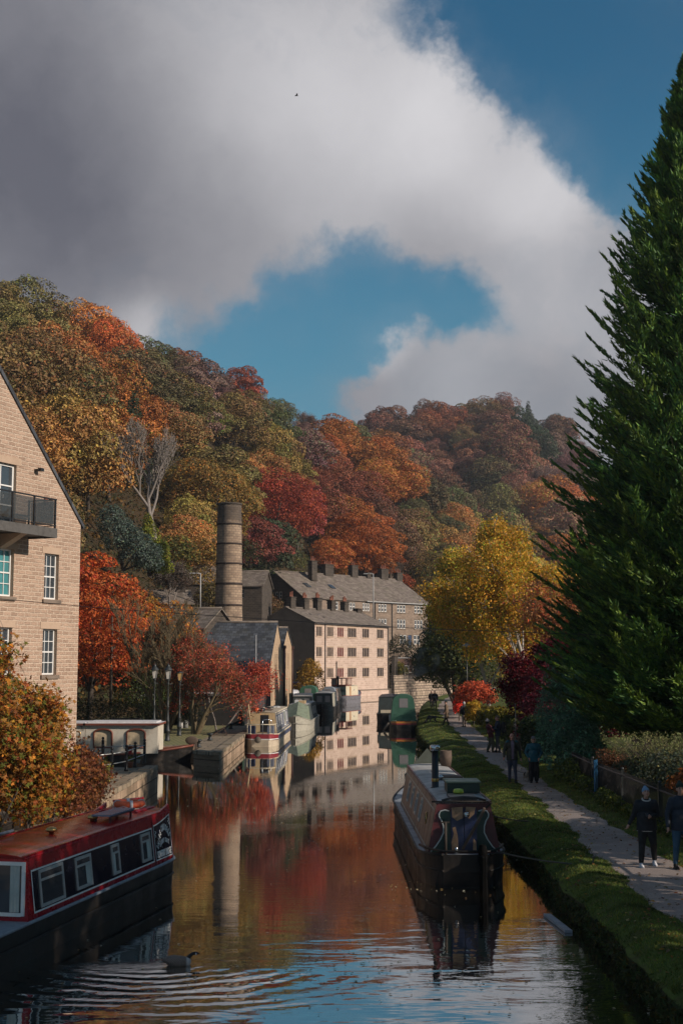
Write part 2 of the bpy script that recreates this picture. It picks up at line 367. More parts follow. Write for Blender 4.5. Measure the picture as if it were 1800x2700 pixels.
dgx = T.math('ADD', dg, T.math('MULTIPLY', T.math('SUBTRACT', T.noise(g, 1.1, 3, .6), .5), .55))
ring = T.math('MULTIPLY', T.math('SINE', T.math('MULTIPLY', T.math('POWER', dgx, .85), 19.)), T.math('MULTIPLY', T.mrange(dg, 4.8, 1.6), T.mrange(dg, .1, .6)))
sep = T.node('ShaderNodeSeparateXYZ'); T.set(sep, 0, g)
front = T.mrange(T.math('ADD', sep.outputs[1], T.math('MULTIPLY', sep.outputs[0], .22)), GOOSE.y+GOOSE.x*.22+.35, GOOSE.y+GOOSE.x*.22-.9)
ring = T.math('MULTIPLY', T.math('MULTIPLY', ring, T.mrange(T.noise(g, .9, 3, .6), .36, .6, .25, 1.)), T.math('MULTIPLY', front, .0085))
# trailing wake: fine ripples behind the bird
wk = T.math('MULTIPLY', T.mrange(T.math('ABSOLUTE', T.math('SUBTRACT', sep.outputs[1], GOOSE.y-.25)), .65, .1), T.math('MULTIPLY', T.mrange(sep.outputs[0], GOOSE.x-2.6, GOOSE.x-.9), T.mrange(sep.outputs[0], GOOSE.x+.1, GOOSE.x-.3)))
wmp = T.node('ShaderNodeMapping'); T.set(wmp, 0, g); wmp.inputs['Scale'].default_value = (1.6, 9., 1.)
wk = T.math('MULTIPLY', T.math('MULTIPLY', wk, T.noise(wmp.outputs[0], 1.6, 3, .6)), .02)
h = T.math('ADD', T.math('MULTIPLY', T.math('MULTIPLY', big, .017), T.math('ADD', near, .018)), T.math('MULTIPLY', sml, T.math('MULTIPLY', T.math('MULTIPLY', mid, patch_), .0030)))
h = T.math('ADD', T.math('ADD', h, ring), wk)
bp = T.node('ShaderNodeBump'); bp.inputs['Strength'].default_value = 1.; bp.inputs['Distance'].default_value = 1.; T.set(bp, 'Height', h); T.set(b, 'Normal', bp.outputs[0])
gl = T.node('ShaderNodeBsdfGlossy'); gl.inputs['Roughness'].default_value = .006; gl.inputs['Color'].default_value = (.90, .90, .89, 1); T.set(gl, 'Normal', bp.outputs[0])
lw = T.node('ShaderNodeLayerWeight'); lw.inputs[0].default_value = .5; 
mx = T.node('ShaderNodeMixShader'); T.set(mx, 0, T.mrange(lw.outputs[1], .66, .94, .46, .80, False))
T.l.new(b.outputs[0], mx.inputs[1]); T.l.new(gl.outputs[0], mx.inputs[2]); T.l.new(mx.outputs[0], o.inputs[0]); M['water'] = m
# ------------------------------------------------------------------ foliage builders
def leaves(P, N, size, rng, tint, aspect=.55, fold=.25, lean=None):
    """one folded diamond per leaf (2 triangles). P, N: n x 3"""
    n = len(P); N = N/np.maximum(1e-6, np.linalg.norm(N, axis=1, keepdims=True))
    A = rng.normal(size=(n, 3)) if lean is None else lean+rng.normal(size=(n, 3))*.35
    A -= N*(A*N).sum(1, keepdims=True); A /= np.maximum(1e-6, np.linalg.norm(A, axis=1, keepdims=True)); B = np.cross(N, A)
    s = (size*rng.uniform(.6, 1.4, (n, 1)))
    V = np.empty((n, 4, 3)); V[:, 0] = P-A*s*.5; V[:, 2] = P+A*s*.5
    V[:, 1] = P+B*s*.5*aspect+N*s*fold*.5; V[:, 3] = P-B*s*.5*aspect+N*s*fold*.5
    i = np.arange(n)[:, None]*4
    F = np.concatenate([i+np.array([[0, 1, 2]]), i+np.array([[0, 2, 3]])])
    return V.reshape(-1, 3), F, np.repeat(tint, 4, axis=0)
def mktint(n, rng, amp=.35, clump=None, alt=None, altf=0.):
    t = np.ones((n, 3))*rng.uniform(1-amp, 1+amp, (n, 1))
    t *= 1+rng.normal(size=(n, 3))*.07
    if clump is not None: t *= clump
    if alt is not None:
        m = rng.uniform(size=n) < altf; t[m] *= np.array(alt)
    return np.clip(t, .02, 6.)
def lobes_crown(seed, h, r, n_lobes=22, n=5000, size=.34, flat=.75, layered=False, z0=.22, amp=.35, alt=None, altf=0., core=.35, egg=0.):
    """crown of overlapping leafy lobes on an ellipsoid standing from z0*h to h"""
    rng = np.random.default_rng(seed); zc = h*(z0+1)/2; rz = h*(1-z0)/2
    L = []
    for k in range(n_lobes):
        i = k+.5; ph = math.acos(1-1.75*i/n_lobes); th = math.pi*(1+5**.5)*i
        q = np.array([math.cos(th)*math.sin(ph), math.sin(th)*math.sin(ph), math.cos(ph)])*rng.uniform(.55, .85)
        wid = 1-egg*max(0, q[2])
        c = np.array([q[0]*r*wid, q[1]*r*wid, zc+q[2]*rz]); lr = r*rng.uniform(.30, .46)*(1-.35*egg*max(0, q[2]))
        L.append((c, np.array([lr, lr, lr*flat*(.55 if layered else 1.)])))
    Ps, Ns, Ts = [], [], []; per = n//n_lobes
    for c, rr in L:
        d = rng.normal(size=(per*2, 3)); d /= np.linalg.norm(d, axis=1, keepdims=True)
        d = d[d[:, 2] > -.55][:per]; m = len(d)
        # ragged shell made of sub-sprays
        sub = rng.normal(size=(14, 3)); sub /= np.linalg.norm(sub, axis=1, keepdims=True)
        near = (d @ sub.T).max(1); rad = .72+.45*np.clip((near-.75)/.25, 0, 1)+rng.normal(size=m)*.05
        P = c+d*rr*rad[:, None]
        if layered: P[:, 2] -= .18*np.linalg.norm((P-c)[:, :2], axis=1)
        keep = np.ones(m, bool)
        for c2, r2 in L:
            if c2 is c: continue
            keep &= (((P-c2)/(r2*.72))**2).sum(1) > 1
        P = P[keep]; d = d[keep]; m = len(P)
        Ps.append(P); Ns.append(d*.9+rng.normal(size=(m, 3))*.55+np.array([0, 0, .35]))
        cl = np.ones(3)*rng.uniform(.78, 1.22)*(1+rng.normal(size=3)*.06)
        Ts.append(mktint(m, rng, amp, cl, alt, altf))
    nc = int(n*core*.4); d = rng.normal(size=(nc, 3)); d /= np.linalg.norm(d, axis=1, keepdims=True)
    P = np.array([0, 0, zc])+d*np.array([r, r, rz])*rng.uniform(.2, .62, (nc, 1)); Ps.append(P); Ns.append(rng.normal(size=(nc, 3))); Ts.append(mktint(nc, rng, amp))
    P, N, Tn = np.concatenate(Ps), np.concatenate(Ns), np.concatenate(Ts)
    return leaves(P, N, size, rng, Tn)
class Skel:
    def __init__(s): s.v = []; s.f = []; s.tips = []; s.tdir = []
    def tube(s, pts, rad, n=3):
        b = len(s.v); m = len(pts); ref = np.array([1., .3, .1])
        for i, p in enumerate(pts):
            t = pts[min(i+1, m-1)]-pts[max(i-1, 0)]; t = t/max(1e-9, np.linalg.norm(t))
            u = ref-t*ref.dot(t); u /= max(1e-9, np.linalg.norm(u)); w = np.cross(t, u)
            for k in range(n):
                a = 2*math.pi*k/n; s.v.append(p+(u*math.cos(a)+w*math.sin(a))*rad[i])
        for i in range(m-1):
            for k in range(n): s.f.append((b+i*n+k, b+i*n+(k+1) % n, b+(i+1)*n+(k+1) % n, b+(i+1)*n+k))
    def arrays(s): return np.array(s.v), np.array(s.f)
def grow(sk, rng, p, d, length, r, level, maxlev, up=.12, spread=.7, kidsn=(4, 6), droop=0., wig=.12, lr=.62, rr=.55, first=.3, minr=.008, leafstep=.25):
    nseg = 5 if level < 2 else 4; pts = [p]; rad = [r]; q = p.copy(); dd = d.copy()
    for i in range(nseg):
        dd = dd+rng.normal(size=3)*wig+np.array([0, 0, up-droop*level]); dd /= np.linalg.norm(dd)
        q = q+dd*length/nseg; pts.append(q.copy()); rad.append(max(minr, r*(1-.7*(i+1)/nseg)))
    sk.tube(pts, rad, 7 if level == 0 else (5 if level == 1 else 3))
    if level >= maxlev-1:
        for i in range(1, nseg+1): sk.tips.append(pts[i]); sk.tdir.append(dd.copy())
    if level >= maxlev: return
    k = int(rng.integers(kidsn[0], kidsn[1]+1))
    for j in range(k):
        t = first+(1-first)*(j+rng.uniform(.2, .9))/k; x = t*nseg; i = min(nseg-1, int(x)); b = pts[i]+(pts[i+1]-pts[i])*(x-i)
        ax = rng.normal(size=3); ax -= dd*ax.dot(dd); ax /= np.linalg.norm(ax)
        nd = dd*math.cos(spread)+ax*math.sin(spread)*rng.uniform(.8, 1.2); nd /= np.linalg.norm(nd)
        grow(sk, rng, b, nd, length*lr*rng.uniform(.75, 1.15)*(1.15-.5*t), max(minr, r*rr*(1.1-.5*t)), level+1, maxlev, up, spread, kidsn, droop, wig, lr, rr, .25, minr)
def leaves_on(sk, rng, per, size, spread=.35, amp=.35, alt=None, altf=0., droop=.2, keep=1., aspect=.55, clumpv=.2):
    tips = np.array(sk.tips); 
    if keep < 1: tips = tips[rng.uniform(size=len(tips)) < keep]
    P = np.repeat(tips, per, axis=0)+rng.normal(size=(len(tips)*per, 3))*spread*np.array([1, 1, .6]); P[:, 2] -= abs(rng.normal(size=len(P)))*droop
    N = rng.normal(size=P.shape)*.8+np.array([0, 0, .5])
    cl = np.repeat(rng.uniform(1-clumpv, 1+clumpv, (len(tips), 1)), per, axis=0)
    return leaves(P, N, size, rng, mktint(len(P), rng, amp, cl, alt, altf), aspect)
def crown_obj(name, data, mat, parent, color, loc=None):
    V, F, t = data; o = link(name, np_mesh(name, V, F, mat, t), parent, loc); o.color = C4(color); return o
def wood_obj(name, sk, mat, parent):
    V, F = sk.arrays(); return link(name, np_mesh(name, V, F, mat, smooth=True), parent)
def merge(*ds):
    Vs, Fs, Ts, b = [], [], [], 0
    for V, F, t in ds: Vs.append(V); Fs.append(F+b); Ts.append(t); b += len(V)
    return np.concatenate(Vs), np.concatenate(Fs), np.concatenate(Ts)
def bush(seed, lobes, n, size, amp=.35, alt=None, altf=0., updir=.4, aspect=.55, spiky=0.):
    """lobes: (x,y,z,rx,ry,rz) ellipsoids covered in leaves, inner leaves too"""
    rng = np.random.default_rng(seed); vol = np.array([l[3]*l[4]+l[4]*l[5] for l in lobes]); out = []
    for l, w in zip(lobes, vol/vol.sum()):
        m = int(n*w); d = rng.normal(size=(m, 3)); d /= np.linalg.norm(d, axis=1, keepdims=True); d[:, 2] = np.where(d[:, 2] < -.5, -d[:, 2], d[:, 2])
        sub = rng.normal(size=(26, 3)); sub /= np.linalg.norm(sub, axis=1, keepdims=True)
        near = (d @ sub.T).max(1); rad = .7+.38*np.clip((near-.8)/.2, 0, 1)+rng.normal(size=m)*.06+spiky*rng.exponential(.15, m)
        inn = rng.uniform(size=m) < .25; rad[inn] *= rng.uniform(.3, .9, inn.sum())
        P = np.array(l[:3])+d*np.array(l[3:])*rad[:, None]; cl = (.8+.4*rng.uniform(size=26))[(d @ sub.T).argmax(1)][:, None]
        out.append(leaves(P, d+rng.normal(size=(m, 3))*.7+np.array([0, 0, updir]), size, rng, mktint(m, rng, amp, cl, alt, altf), aspect))
    return merge(*out)
# ------------------------------------------------------------------ terrain (structure)
def hz_from(px, py, Y): return CAMZ+(1745-py)/FPX*Y
NEAR = [(-500, 70, 100, 1480, 225), (-300, 75, 105, 1500, 230), (0, 92, 120, 1480, 250), (300, 104, 150, 1470, 285), (500, 120, 175, 1495, 310), (700, 165, 226, 1530, 340), (900, 206, 268, 1525, 380),
        (1050, 228, 288, 1545, 400), (1300, 240, 320, 1600, 420), (1500, 262, 350, 1640, 430), (2100, 300, 380, 1650, 470), (3000, 340, 420, 1650, 520)]
SIL = [(-500, 730), (-200, 820), (0, 925), (140, 955), (350, 1010), (520, 1040), (740, 1125), (850, 1175), (960, 1210), (1050, 1270), (1150, 1350), (1250, 1430), (1350, 1500), (1500, 1570), (2100, 1600), (3000, 1620)]
def near_z(px, Y):
    A, B, yB, C = [float(np.interp(px, [c[0] for c in NEAR], [c[i] for c in NEAR])) for i in (1, 2, 3, 4)]
    zB = hz_from(px, yB, B); zC = hz_from(px, interp(px, SIL), C)
    zC = max(zC, zB+2)
    if Y <= A: return .8
    if Y < B: t = (Y-A)/(B-A); return lerp(.8, zB, t*t*(2-t) if False else t**1.3)
    if Y < C: t = (Y-B)/(C-B); return lerp(zB, zC, t**.92)
    t = min(1, (Y-C)/220); return zC*(1-t*t*.8)
def pxu(x, Y): return 900+FPX*x/Y
def hill_mesh(name, f, pxs, Ys, mat, seed):
    rng = np.random.default_rng(seed); V, F = [], []
    for Y in Ys:
        for px in pxs:
            x = (px-900)/FPX*Y; V.append((x, Y, f(px, Y)))
    w = len(pxs)
    for i in range(len(Ys)-1):
        for j in range(w-1): a = i*w+j; F.append((a, a+1, a+w+1, a+w))
    V = np.array(V); bumps = rng.normal(size=len(V))*.25; V[:, 2] += np.where(V[:, 2] > 2, bumps, 0)
    return tag(link(name, np_mesh(name, V, np.array(F), mat, smooth=True)), kind='structure')
hill_mesh('hillside', lambda px, Y: (near_z(px, Y)-.35 if Y > float(np.interp(px, [c[0] for c in NEAR], [c[1] for c in NEAR]))+4 else -1.4), list(range(-500, 1801, 50))+[2100, 2500, 3000], [64, 70, 78, 86, 94, 102, 110, 118]+list(range(125, 470, 7))+[500, 560, 640], M['soil'], 1)
FSIL = [(300, 1260), (700, 1220), (950, 1190), (1060, 1165), (1130, 1150), (1215, 1150), (1320, 1122), (1400, 1160), (1500, 1205), (1650, 1290), (1800, 1350), (2300, 1450), (3200, 1500)]
def far_z(px, Y):
    zB, zC = 22., hz_from(px, interp(px, FSIL), 620)
    if Y < 400: return 22-(400-Y)*.36
    if Y < 620: return lerp(zB, zC, ((Y-400)/220)**.85)
    return zC-(Y-620)*.03
hill_mesh('far_hill', far_z, list(range(300, 1900, 60))+[2300, 2700, 3200], list(range(330, 700, 18))+[760, 900, 1200, 1800], M['soil'], 2)
# ground far to the horizon, all round, just under the water
g = MB(); g.quad((-3000, -800, -1.2), (3000, -800, -1.2), (3000, 4500, -1.2), (-3000, 4500, -1.2)); tag(g.build('ground', M['garden']), kind='structure')
# canal water
wm = MB(); wm.quad((-60, -30, 0), (60, -30, 0), (90, 330, 0), (-60, 330, 0)); tag(wm.build('canal_water', M['water']), kind='structure')
# ---- right bank: sections across (edge, turf, path, verge, fence, garden)
EDGE = [(-30, 4.6), (10, 4.66), (19, 4.7), (27, 4.68), (36, 4.72), (45, 4.72), (65, 4.85), (88, 5.1), (100, 5.65), (126, 7.3), (142, 8.4), (165, 10.6), (180, 12.6), (205, 17), (240, 26), (330, 55)]
PL = [(-30, 5.2), (15, 5.5), (22.5, 5.8), (30, 5.9), (44, 6.45), (65, 6.8), (98, 7.85), (126, 9.0), (142, 10.3), (165, 12.8), (180, 14.8), (205, 19), (240, 28), (330, 57)]
PR = [(-30, 7.3), (15, 7.4), (29, 7.5), (49, 7.6), (65, 8.0), (95, 9.2), (126, 10.6), (142, 11.8), (165, 14.2), (180, 16.3), (205, 20.6), (240, 29.5), (330, 59)]
FE = [(-30, 8.6), (20, 8.6), (45, 8.4), (65, 8.9), (95, 10.2), (126, 11.6), (142, 12.8), (165, 15.3), (180, 17.6), (240, 31), (330, 61)]
def bank_h(x, Y):
    e, l, r, fe = interp(Y, EDGE), interp(Y, PL), interp(Y, PR), interp(Y, FE)
    n = .022*math.sin(Y*1.9+x*2.1)*math.sin(Y*.63+1)+.018*math.sin(Y*4.7+x*2)+.014*math.sin(Y*9.1-x*3)
    if x <= l: t = max(0, (x-e)/max(.1, l-e)); return .42+.21*min(1, t*2.2)+n*(1-t)*1.3+(.06*math.sin(t*math.pi))
    if x <= r: return .64
    if x <= fe: t = (x-r)/(fe-r); return .64+.16*t+n*.5*t
    return .8+min(6, (x-fe)*.07)+.15*math.sin(x*.5+Y*.2)
Ys = list(np.arange(2, 60, .33))+list(np.arange(60, 120, .9))+list(np.arange(120, 335, 3.))
V, F = [], []; nx = 14+3+6+8
for Y in Ys:
    e, l, r, fe = interp(Y, EDGE), interp(Y, PL), interp(Y, PR), interp(Y, FE)
    wob = .10*math.sin(Y*.83)+.07*math.sin(Y*2.1+2)+.03*math.sin(Y*5.3+1)
    e2 = e+wob*.6; lw_ = l+.10*math.sin(Y*.9)+.07*math.sin(Y*2.7)
    row = [(e2+.05, Y, -.6), (e2+.02+.03*math.sin(Y*4.1), Y, .02)]
    xs = [lerp(e2, lw_, k/11) for k in range(12)]
    row += [(x, Y, bank_h(x, Y)) for x in xs]
    row += [(lerp(lw_+.02, r, k/3), Y, .62) for k in (1, 2, 3)]
    row += [(lerp(r, fe, k/6), Y, bank_h(lerp(r, fe, k/6), Y)) for k in range(1, 7)]
    row += [(fe+d, Y, bank_h(fe+d, Y)) for d in (.8, 2, 4, 8, 16, 40, 90, 200)]
    V += row; nx = len(row)
for i in range(len(Ys)-1):
    for j in range(nx-1): a = i*nx+j; F.append((a, a+1, a+nx+1, a+nx))
me = np_mesh('grass_bank', np.array(V), np.array(F), M['turf'], smooth=True); me.materials.append(M['earth'])
mi = np.zeros(len(F), dtype=np.int32); mi[np.arange(len(F)) % (nx-1) < 2] = 1; me.polygons.foreach_set('material_index', mi)
tag(link('grass_bank', me), kind='structure')
V, F = [], []; rp = random.Random(3)
for Y in Ys:
    l, r = interp(Y, PL), interp(Y, PR); l += .10*math.sin(Y*.9)+.07*math.sin(Y*2.7)+.03*math.sin(Y*11); r += .09*math.sin(Y*1.1+1)+.06*math.sin(Y*3.3)+.03*math.sin(Y*9)
    for k in range(7): V.append((lerp(l, r, k/6), Y, .645+.02*math.sin(k/6*math.pi)+.004*math.sin(Y*3+k)))
for i in range(len(Ys)-1):
    for j in range(6): a = i*7+j; F.append((a, a+1, a+8, a+7))
tag(link('towpath', np_mesh('towpath', np.array(V), np.array(F), M['path'], smooth=True)), kind='structure')
# ---- left land: block with stone walls to the water; top z
def land(name, pts, z, top, side, zb=-.6):
    b = MB(); b.mi = 0; b.poly([(x, y, z) for x, y in pts]); b.mi = 1
    n = len(pts)
    for i in range(n):
        (x0, y0), (x1, y1) = pts[i], pts[(i+1) % n]
        b.quad((x0, y0, z), (x0, y0, zb), (x1, y1, zb), (x1, y1, z))
    return tag(b.build(name, [top, side]), kind='structure')
land('building_terrace', [(-7.75, 4), (-7.75, 57), (-60, 57), (-60, 4)], .72, M['flags'], M['quaystone'])
QE = [(-6.0, 66.2), (-5.95, 82), (-5.7, 100), (-5.2, 118), (-4.75, 135), (-3.6, 150), (-2.9, 165), (-3.5, 180), (-3.9, 186.5)]
land('quay', [(-6.0, 66.2), (-5.95, 82), (-5.7, 100), (-5.2, 118), (-4.75, 135), (-3.6, 150), (-2.9, 165), (-3.5, 180), (-3.9, 186.5), (-60, 215), (-60, 73), (-7.6, 72.6), (-7.4, 67.5)], .62, M['flags'], M['quaystone'])
land('far_bank', [(7.6, 209.5), (12, 220), (16, 232), (22, 250), (34, 275), (30, 330), (-60, 330), (-60, 216), (-3.9, 187.5)], 1.0, M['garden'], M['darkstone'])
g = MB(); g.quad((-30, 73.5, .626), (-8.3, 73.5, .626), (-7.6, 98, .626), (-30, 98, .626)); tag(g.build('sett_paving', M['setts']), kind='structure')
g = MB(); g.quad((-60, 98, .63), (-9.5, 98, .63), (-9, 175, .63), (-60, 175, .63)); tag(g.build('yard', M['garden']), kind='structure')
# quay coping stones: proud edge slabs
def coping(name, pts, z, seed):
    rng = random.Random(seed); b = MB()
    for (x0, y0), (x1, y1) in zip(pts, pts[1:]):
        L = math.hypot(x1-x0, y1-y0); n = max(1, int(L/1.15)); a = math.atan2(y1-y0, x1-x0)
        for k in range(n):
            t = (k+.5)/n; dz = rng.uniform(0, .035)
            b.box((lerp(x0, x1, t)+rng.uniform(-.02, .02), lerp(y0, y1, t), z+.02+dz/2), (L/n-.03, .52, .16+dz), a+rng.uniform(-.01, .01))
    return tag(b.build(name, M['flags'], bevel=.015), kind='structure')
coping('quay_coping', [(-6.22, 66.4), (-6.17, 82), (-5.95, 100), (-5.45, 118), (-4.65, 135)], .62, 4)
coping('terrace_coping', [(-7.98, 56.8), (-7.98, 20)], .70, 5)
coping('quay_end_coping', [(-7.3, 67.7), (-6.3, 66.5)], .62, 6)
# ------------------------------------------------------------------ woods on the hillsides
PAL = dict(rust=(.30, .105, .035), orange=(.46, .145, .03), red=(.30, .075, .035), crimson=(.22, .045, .030), olive=(.20, .135, .038), green=(.13, .11, .038), dark_green=(.05, .062, .024),
           golden=(.34, .19, .045), brown=(.20, .095, .045), mauve=(.24, .13, .09), yellow=(.55, .33, .05), salmon=(.36, .18, .09))
ANCH = [(60, 760, 'brown'), (0, 720, 'rust'), (150, 830, 'mauve'), (240, 860, 'rust'), (60, 850, 'olive'), (100, 900, 'golden'), (30, 950, 'olive'), (190, 900, 'rust'), (250, 960, 'orange'), (310, 1080, 'orange'), (270, 1020, 'orange'), (180, 1050, 'green'), (120, 1020, 'olive'),
        (90, 1100, 'olive'), (400, 900, 'brown'), (350, 950, 'olive'), (420, 1010, 'green'), (500, 1030, 'mauve'), (560, 940, 'rust'), (590, 970, 'red'), (650, 1050, 'red'), (540, 1110, 'olive'), (200, 1200, 'golden'), (240, 1280, 'olive'), (600, 1180, 'olive'), (560, 1250, 'olive'), (660, 1250, 'golden'),
        (740, 1040, 'green'), (760, 1110, 'mauve'), (790, 1160, 'mauve'), (690, 930, 'rust'), (480, 880, 'rust'), (840, 1080, 'golden'), (880, 1150, 'orange'), (960, 1200, 'orange'), (940, 1120, 'green'), (990, 1160, 'rust'), (690, 1330, 'crimson'), (900, 1300, 'red'), (960, 1340, 'orange'), (1010, 1300, 'orange'),
        (1080, 1220, 'olive'), (1040, 1170, 'orange'), (1120, 1330, 'green'), (1180, 1290, 'olive'), (1250, 1320, 'golden'), (1130, 1260, 'green'), (1000, 1420, 'brown'), (1080, 1420, 'olive'), (740, 1150, 'green'), (450, 1180, 'olive'), (350, 1180, 'dark_green'), (480, 1340, 'golden'), (640, 1420, 'dark_green'),
        (1250, 1420, 'golden'), (1380, 1450, 'yellow'), (320, 1280, 'olive')]
FANCH = [(1100, 1110, 'brown'), (1150, 1130, 'rust'), (1180, 1110, 'rust'), (1240, 1150, 'olive'), (1320, 1100, 'brown'), (1300, 1140, 'rust'), (1180, 1200, 'salmon'), (1240, 1240, 'brown'), (1330, 1200, 'brown'), (1400, 1160, 'dark_green'), (1460, 1150, 'brown'), (1300, 1280, 'green'), (1350, 1330, 'olive'),
         (1370, 1330, 'rust'), (1430, 1320, 'salmon'), (1450, 1250, 'mauve'), (1500, 1200, 'mauve'), (1260, 1190, 'olive'), (1400, 1240, 'olive'), (1440, 1360, 'orange')]
def forest_proto():
    P = []
    specs = [dict(n_lobes=17, size=.37, amp=.42), dict(n_lobes=22, size=.34, amp=.45, flat=.6), dict(n_lobes=18, size=.37, layered=True, amp=.45), dict(n_lobes=26, size=.34, layered=True, amp=.42, flat=.9),
             dict(n_lobes=15, size=.39, amp=.45, egg=.5), dict(n_lobes=20, size=.36, amp=.5, egg=.4, flat=.9)]
    for i, s in enumerate(specs):
        root = empty('broadleaf_tree'); d = lobes_crown(40+i, 13, 6.2, n=15000, alt=((.75, 1.6, .9), (1.35, .8, .7), (1.5, 1.5, 1.2))[i % 3], altf=.16, core=.3, z0=.1, **s)
        cr = crown_obj('crown', d, M['woodleaf'], root, (.2, .1, .03)); b = MB(); b.tube([(0, 0, -1.5), (.1, 0, 3), (-.2, .1, 7.5)], [.32, .24, .12], 6); b.build('trunk', M['bark'], root)
        P.append(root)
    for i in range(2):                                   # nearly bare, twiggy
        root = empty('bare_tree'); rng = np.random.default_rng(70+i); sk = Skel()
        grow(sk, rng, np.array([0, 0, -1.]), np.array([0, 0, 1.]), 7.5, .26, 0, 3, .10, .62, (6, 8), wig=.13, lr=.72, rr=.5, first=.35, minr=.022)
        wood_obj('trunk', sk, M['palebark'], root)
        crown_obj('crown', leaves_on(sk, rng, 6, .26, .45, keep=1., droop=.1), M['leaf'], root, (.2, .1, .05)); P.append(root)
    root = empty('evergreen_tree'); rng = np.random.default_rng(90)
    lob = []
    for k in range(9): z = 1.5+k*1.25; lob.append((0, 0, z, 3.1*(1-k/9.6), 3.1*(1-k/9.6), 1.5))
    crown_obj('crown', bush(91, lob, 6500, .38, .4, spiky=.6), M['leaf'], root, (.02, .03, .015)); b = MB(); b.tube([(0, 0, -1), (0, 0, 12)], [.25, .05], 6); b.build('trunk', M['bark'], root); P.append(root)
    return P
PROT = forest_proto(); used = set()
WORDS = dict(rust='rust brown', orange='bright orange', red='deep red', crimson='dark crimson', olive='olive', green='dull green', dark_green='dark green', golden='golden', brown='dark brown', mauve='mauve brown', yellow='yellow', salmon='pale salmon')
def put_tree(i, x, y, z, s, rz, colname, label, group, jit):
    p = PROT[i]
    if i in used: root = copy_tree(p)
    else: root = p; used.add(i)
    root.location = (x, y, z); root.rotation_euler = (0, 0, rz); root.scale = (s*jit.uniform(.85, 1.2), s*jit.uniform(.85, 1.2), s*jit.uniform(.85, 1.15)); root.rotation_euler = (jit.uniform(-.1, .1), jit.uniform(-.1, .1), rz)
    tag(root, label, 'tree', group)
    for ch in root.children:
        if ch.name.startswith('crown'):
            c = PAL[colname]; k = jit.uniform(.8, 1.22); h = jit.uniform(-.15, .15); ch.color = (c[0]*k*(1+h)*.93, c[1]*k*(1-h*.5), c[2]*k*1.25, 1)
    return root
def nearest(px, py, A): return min(A, key=lambda a: (a[0]-px)**2+((a[1]-py)*1.2)**2)[2]
BIG = [(-13.0, 236, 10.5), (3.6, 268, 9.5), (-19.5, 192, 7.5)]
def plant(zf, anch, Y0, Y1, x0, x1, mind, seed, zone, smul, hgt=13., stopB=True, jitp=.2):
    rr = random.Random(seed); pts = []; tries = 0
    while tries < 14000:
        tries += 1; Y = rr.uniform(Y0, Y1); px = rr.uniform(x0, x1); x = (px-900)/FPX*Y
        if stopB:
            B = float(np.interp(px, [c[0] for c in NEAR], [c[2] for c in NEAR])); C = float(np.interp(px, [c[0] for c in NEAR], [c[4] for c in NEAR]))
            if Y < B-9 or Y > C+7 or (315 < px < 490 and Y < 170) or (190 < px < 570 and Y < 153): continue
        if any((x-a)**2+((Y-b)*.8)**2 < mind*mind for a, b in pts): continue
        if stopB and any((x-a)**2+(Y-b)**2 < r_*r_*.85 for a, b, r_ in BIG): continue
        z = zf(px, Y); ap = proj((x, Y, z+hgt*.6*smul))
        if ap[0] < -90 or ap[0] > 1520 or ap[1] < 300: continue
        pts.append((x, Y))
        cn = nearest(ap[0]+rr.gauss(0, 28), ap[1]+rr.gauss(0, 28), anch)
        if cn == 'mauve': i = rr.choice((6, 7, 3, 2))
        elif cn == 'dark_green': i = rr.choice((8, 4, 5))
        elif cn in ('red', 'orange', 'crimson', 'rust'): i = rr.choice((2, 3, 3, 1, 5))
        else: i = rr.choice((0, 1, 4, 5, 2))
        hb = zone(ap[0], ap[1]); kind = {8: 'evergreen tree', 6: 'bare tree', 7: 'bare tree'}.get(i, 'broadleaf tree')
        lab = f'{WORDS[cn]} {kind} {hb}'
        s = smul*rr.uniform(.68, 1.28)
        put_tree(i, x, Y, z, s, rr.uniform(0, 6.28), cn, lab, f'{WORDS[cn]} {kind}s {hb}', rr)
    return pts
def nzone(px, py):
    top = interp(px, SIL)-50; f = (py-top)/(1500-top)
    a = 'on the skyline of' if f < .16 else ('high on' if f < .45 else ('half way up' if f < .75 else 'low on'))
    b = 'behind the stone gable' if px < 300 else ('above the mill chimney' if px < 760 else ('above the stone terraces' if px < 1060 else 'beyond the birches'))
    return f'{a} the wooded hill {b}'
def fzone(px, py):
    a = 'along the top of' if py < 1165 else ('on the upper slope of' if py < 1250 else 'on the lower slope of')
    return f'{a} the hazy far hill'
NP_ = plant(near_z, ANCH, 100, 400, -120, 1420, 7.4, 11, nzone, .92)
FP_ = plant(far_z, FANCH, 404, 630, 960, 1530, 11.0, 12, fzone, 1.3, stopB=False)
print('trees', len(NP_), len(FP_))
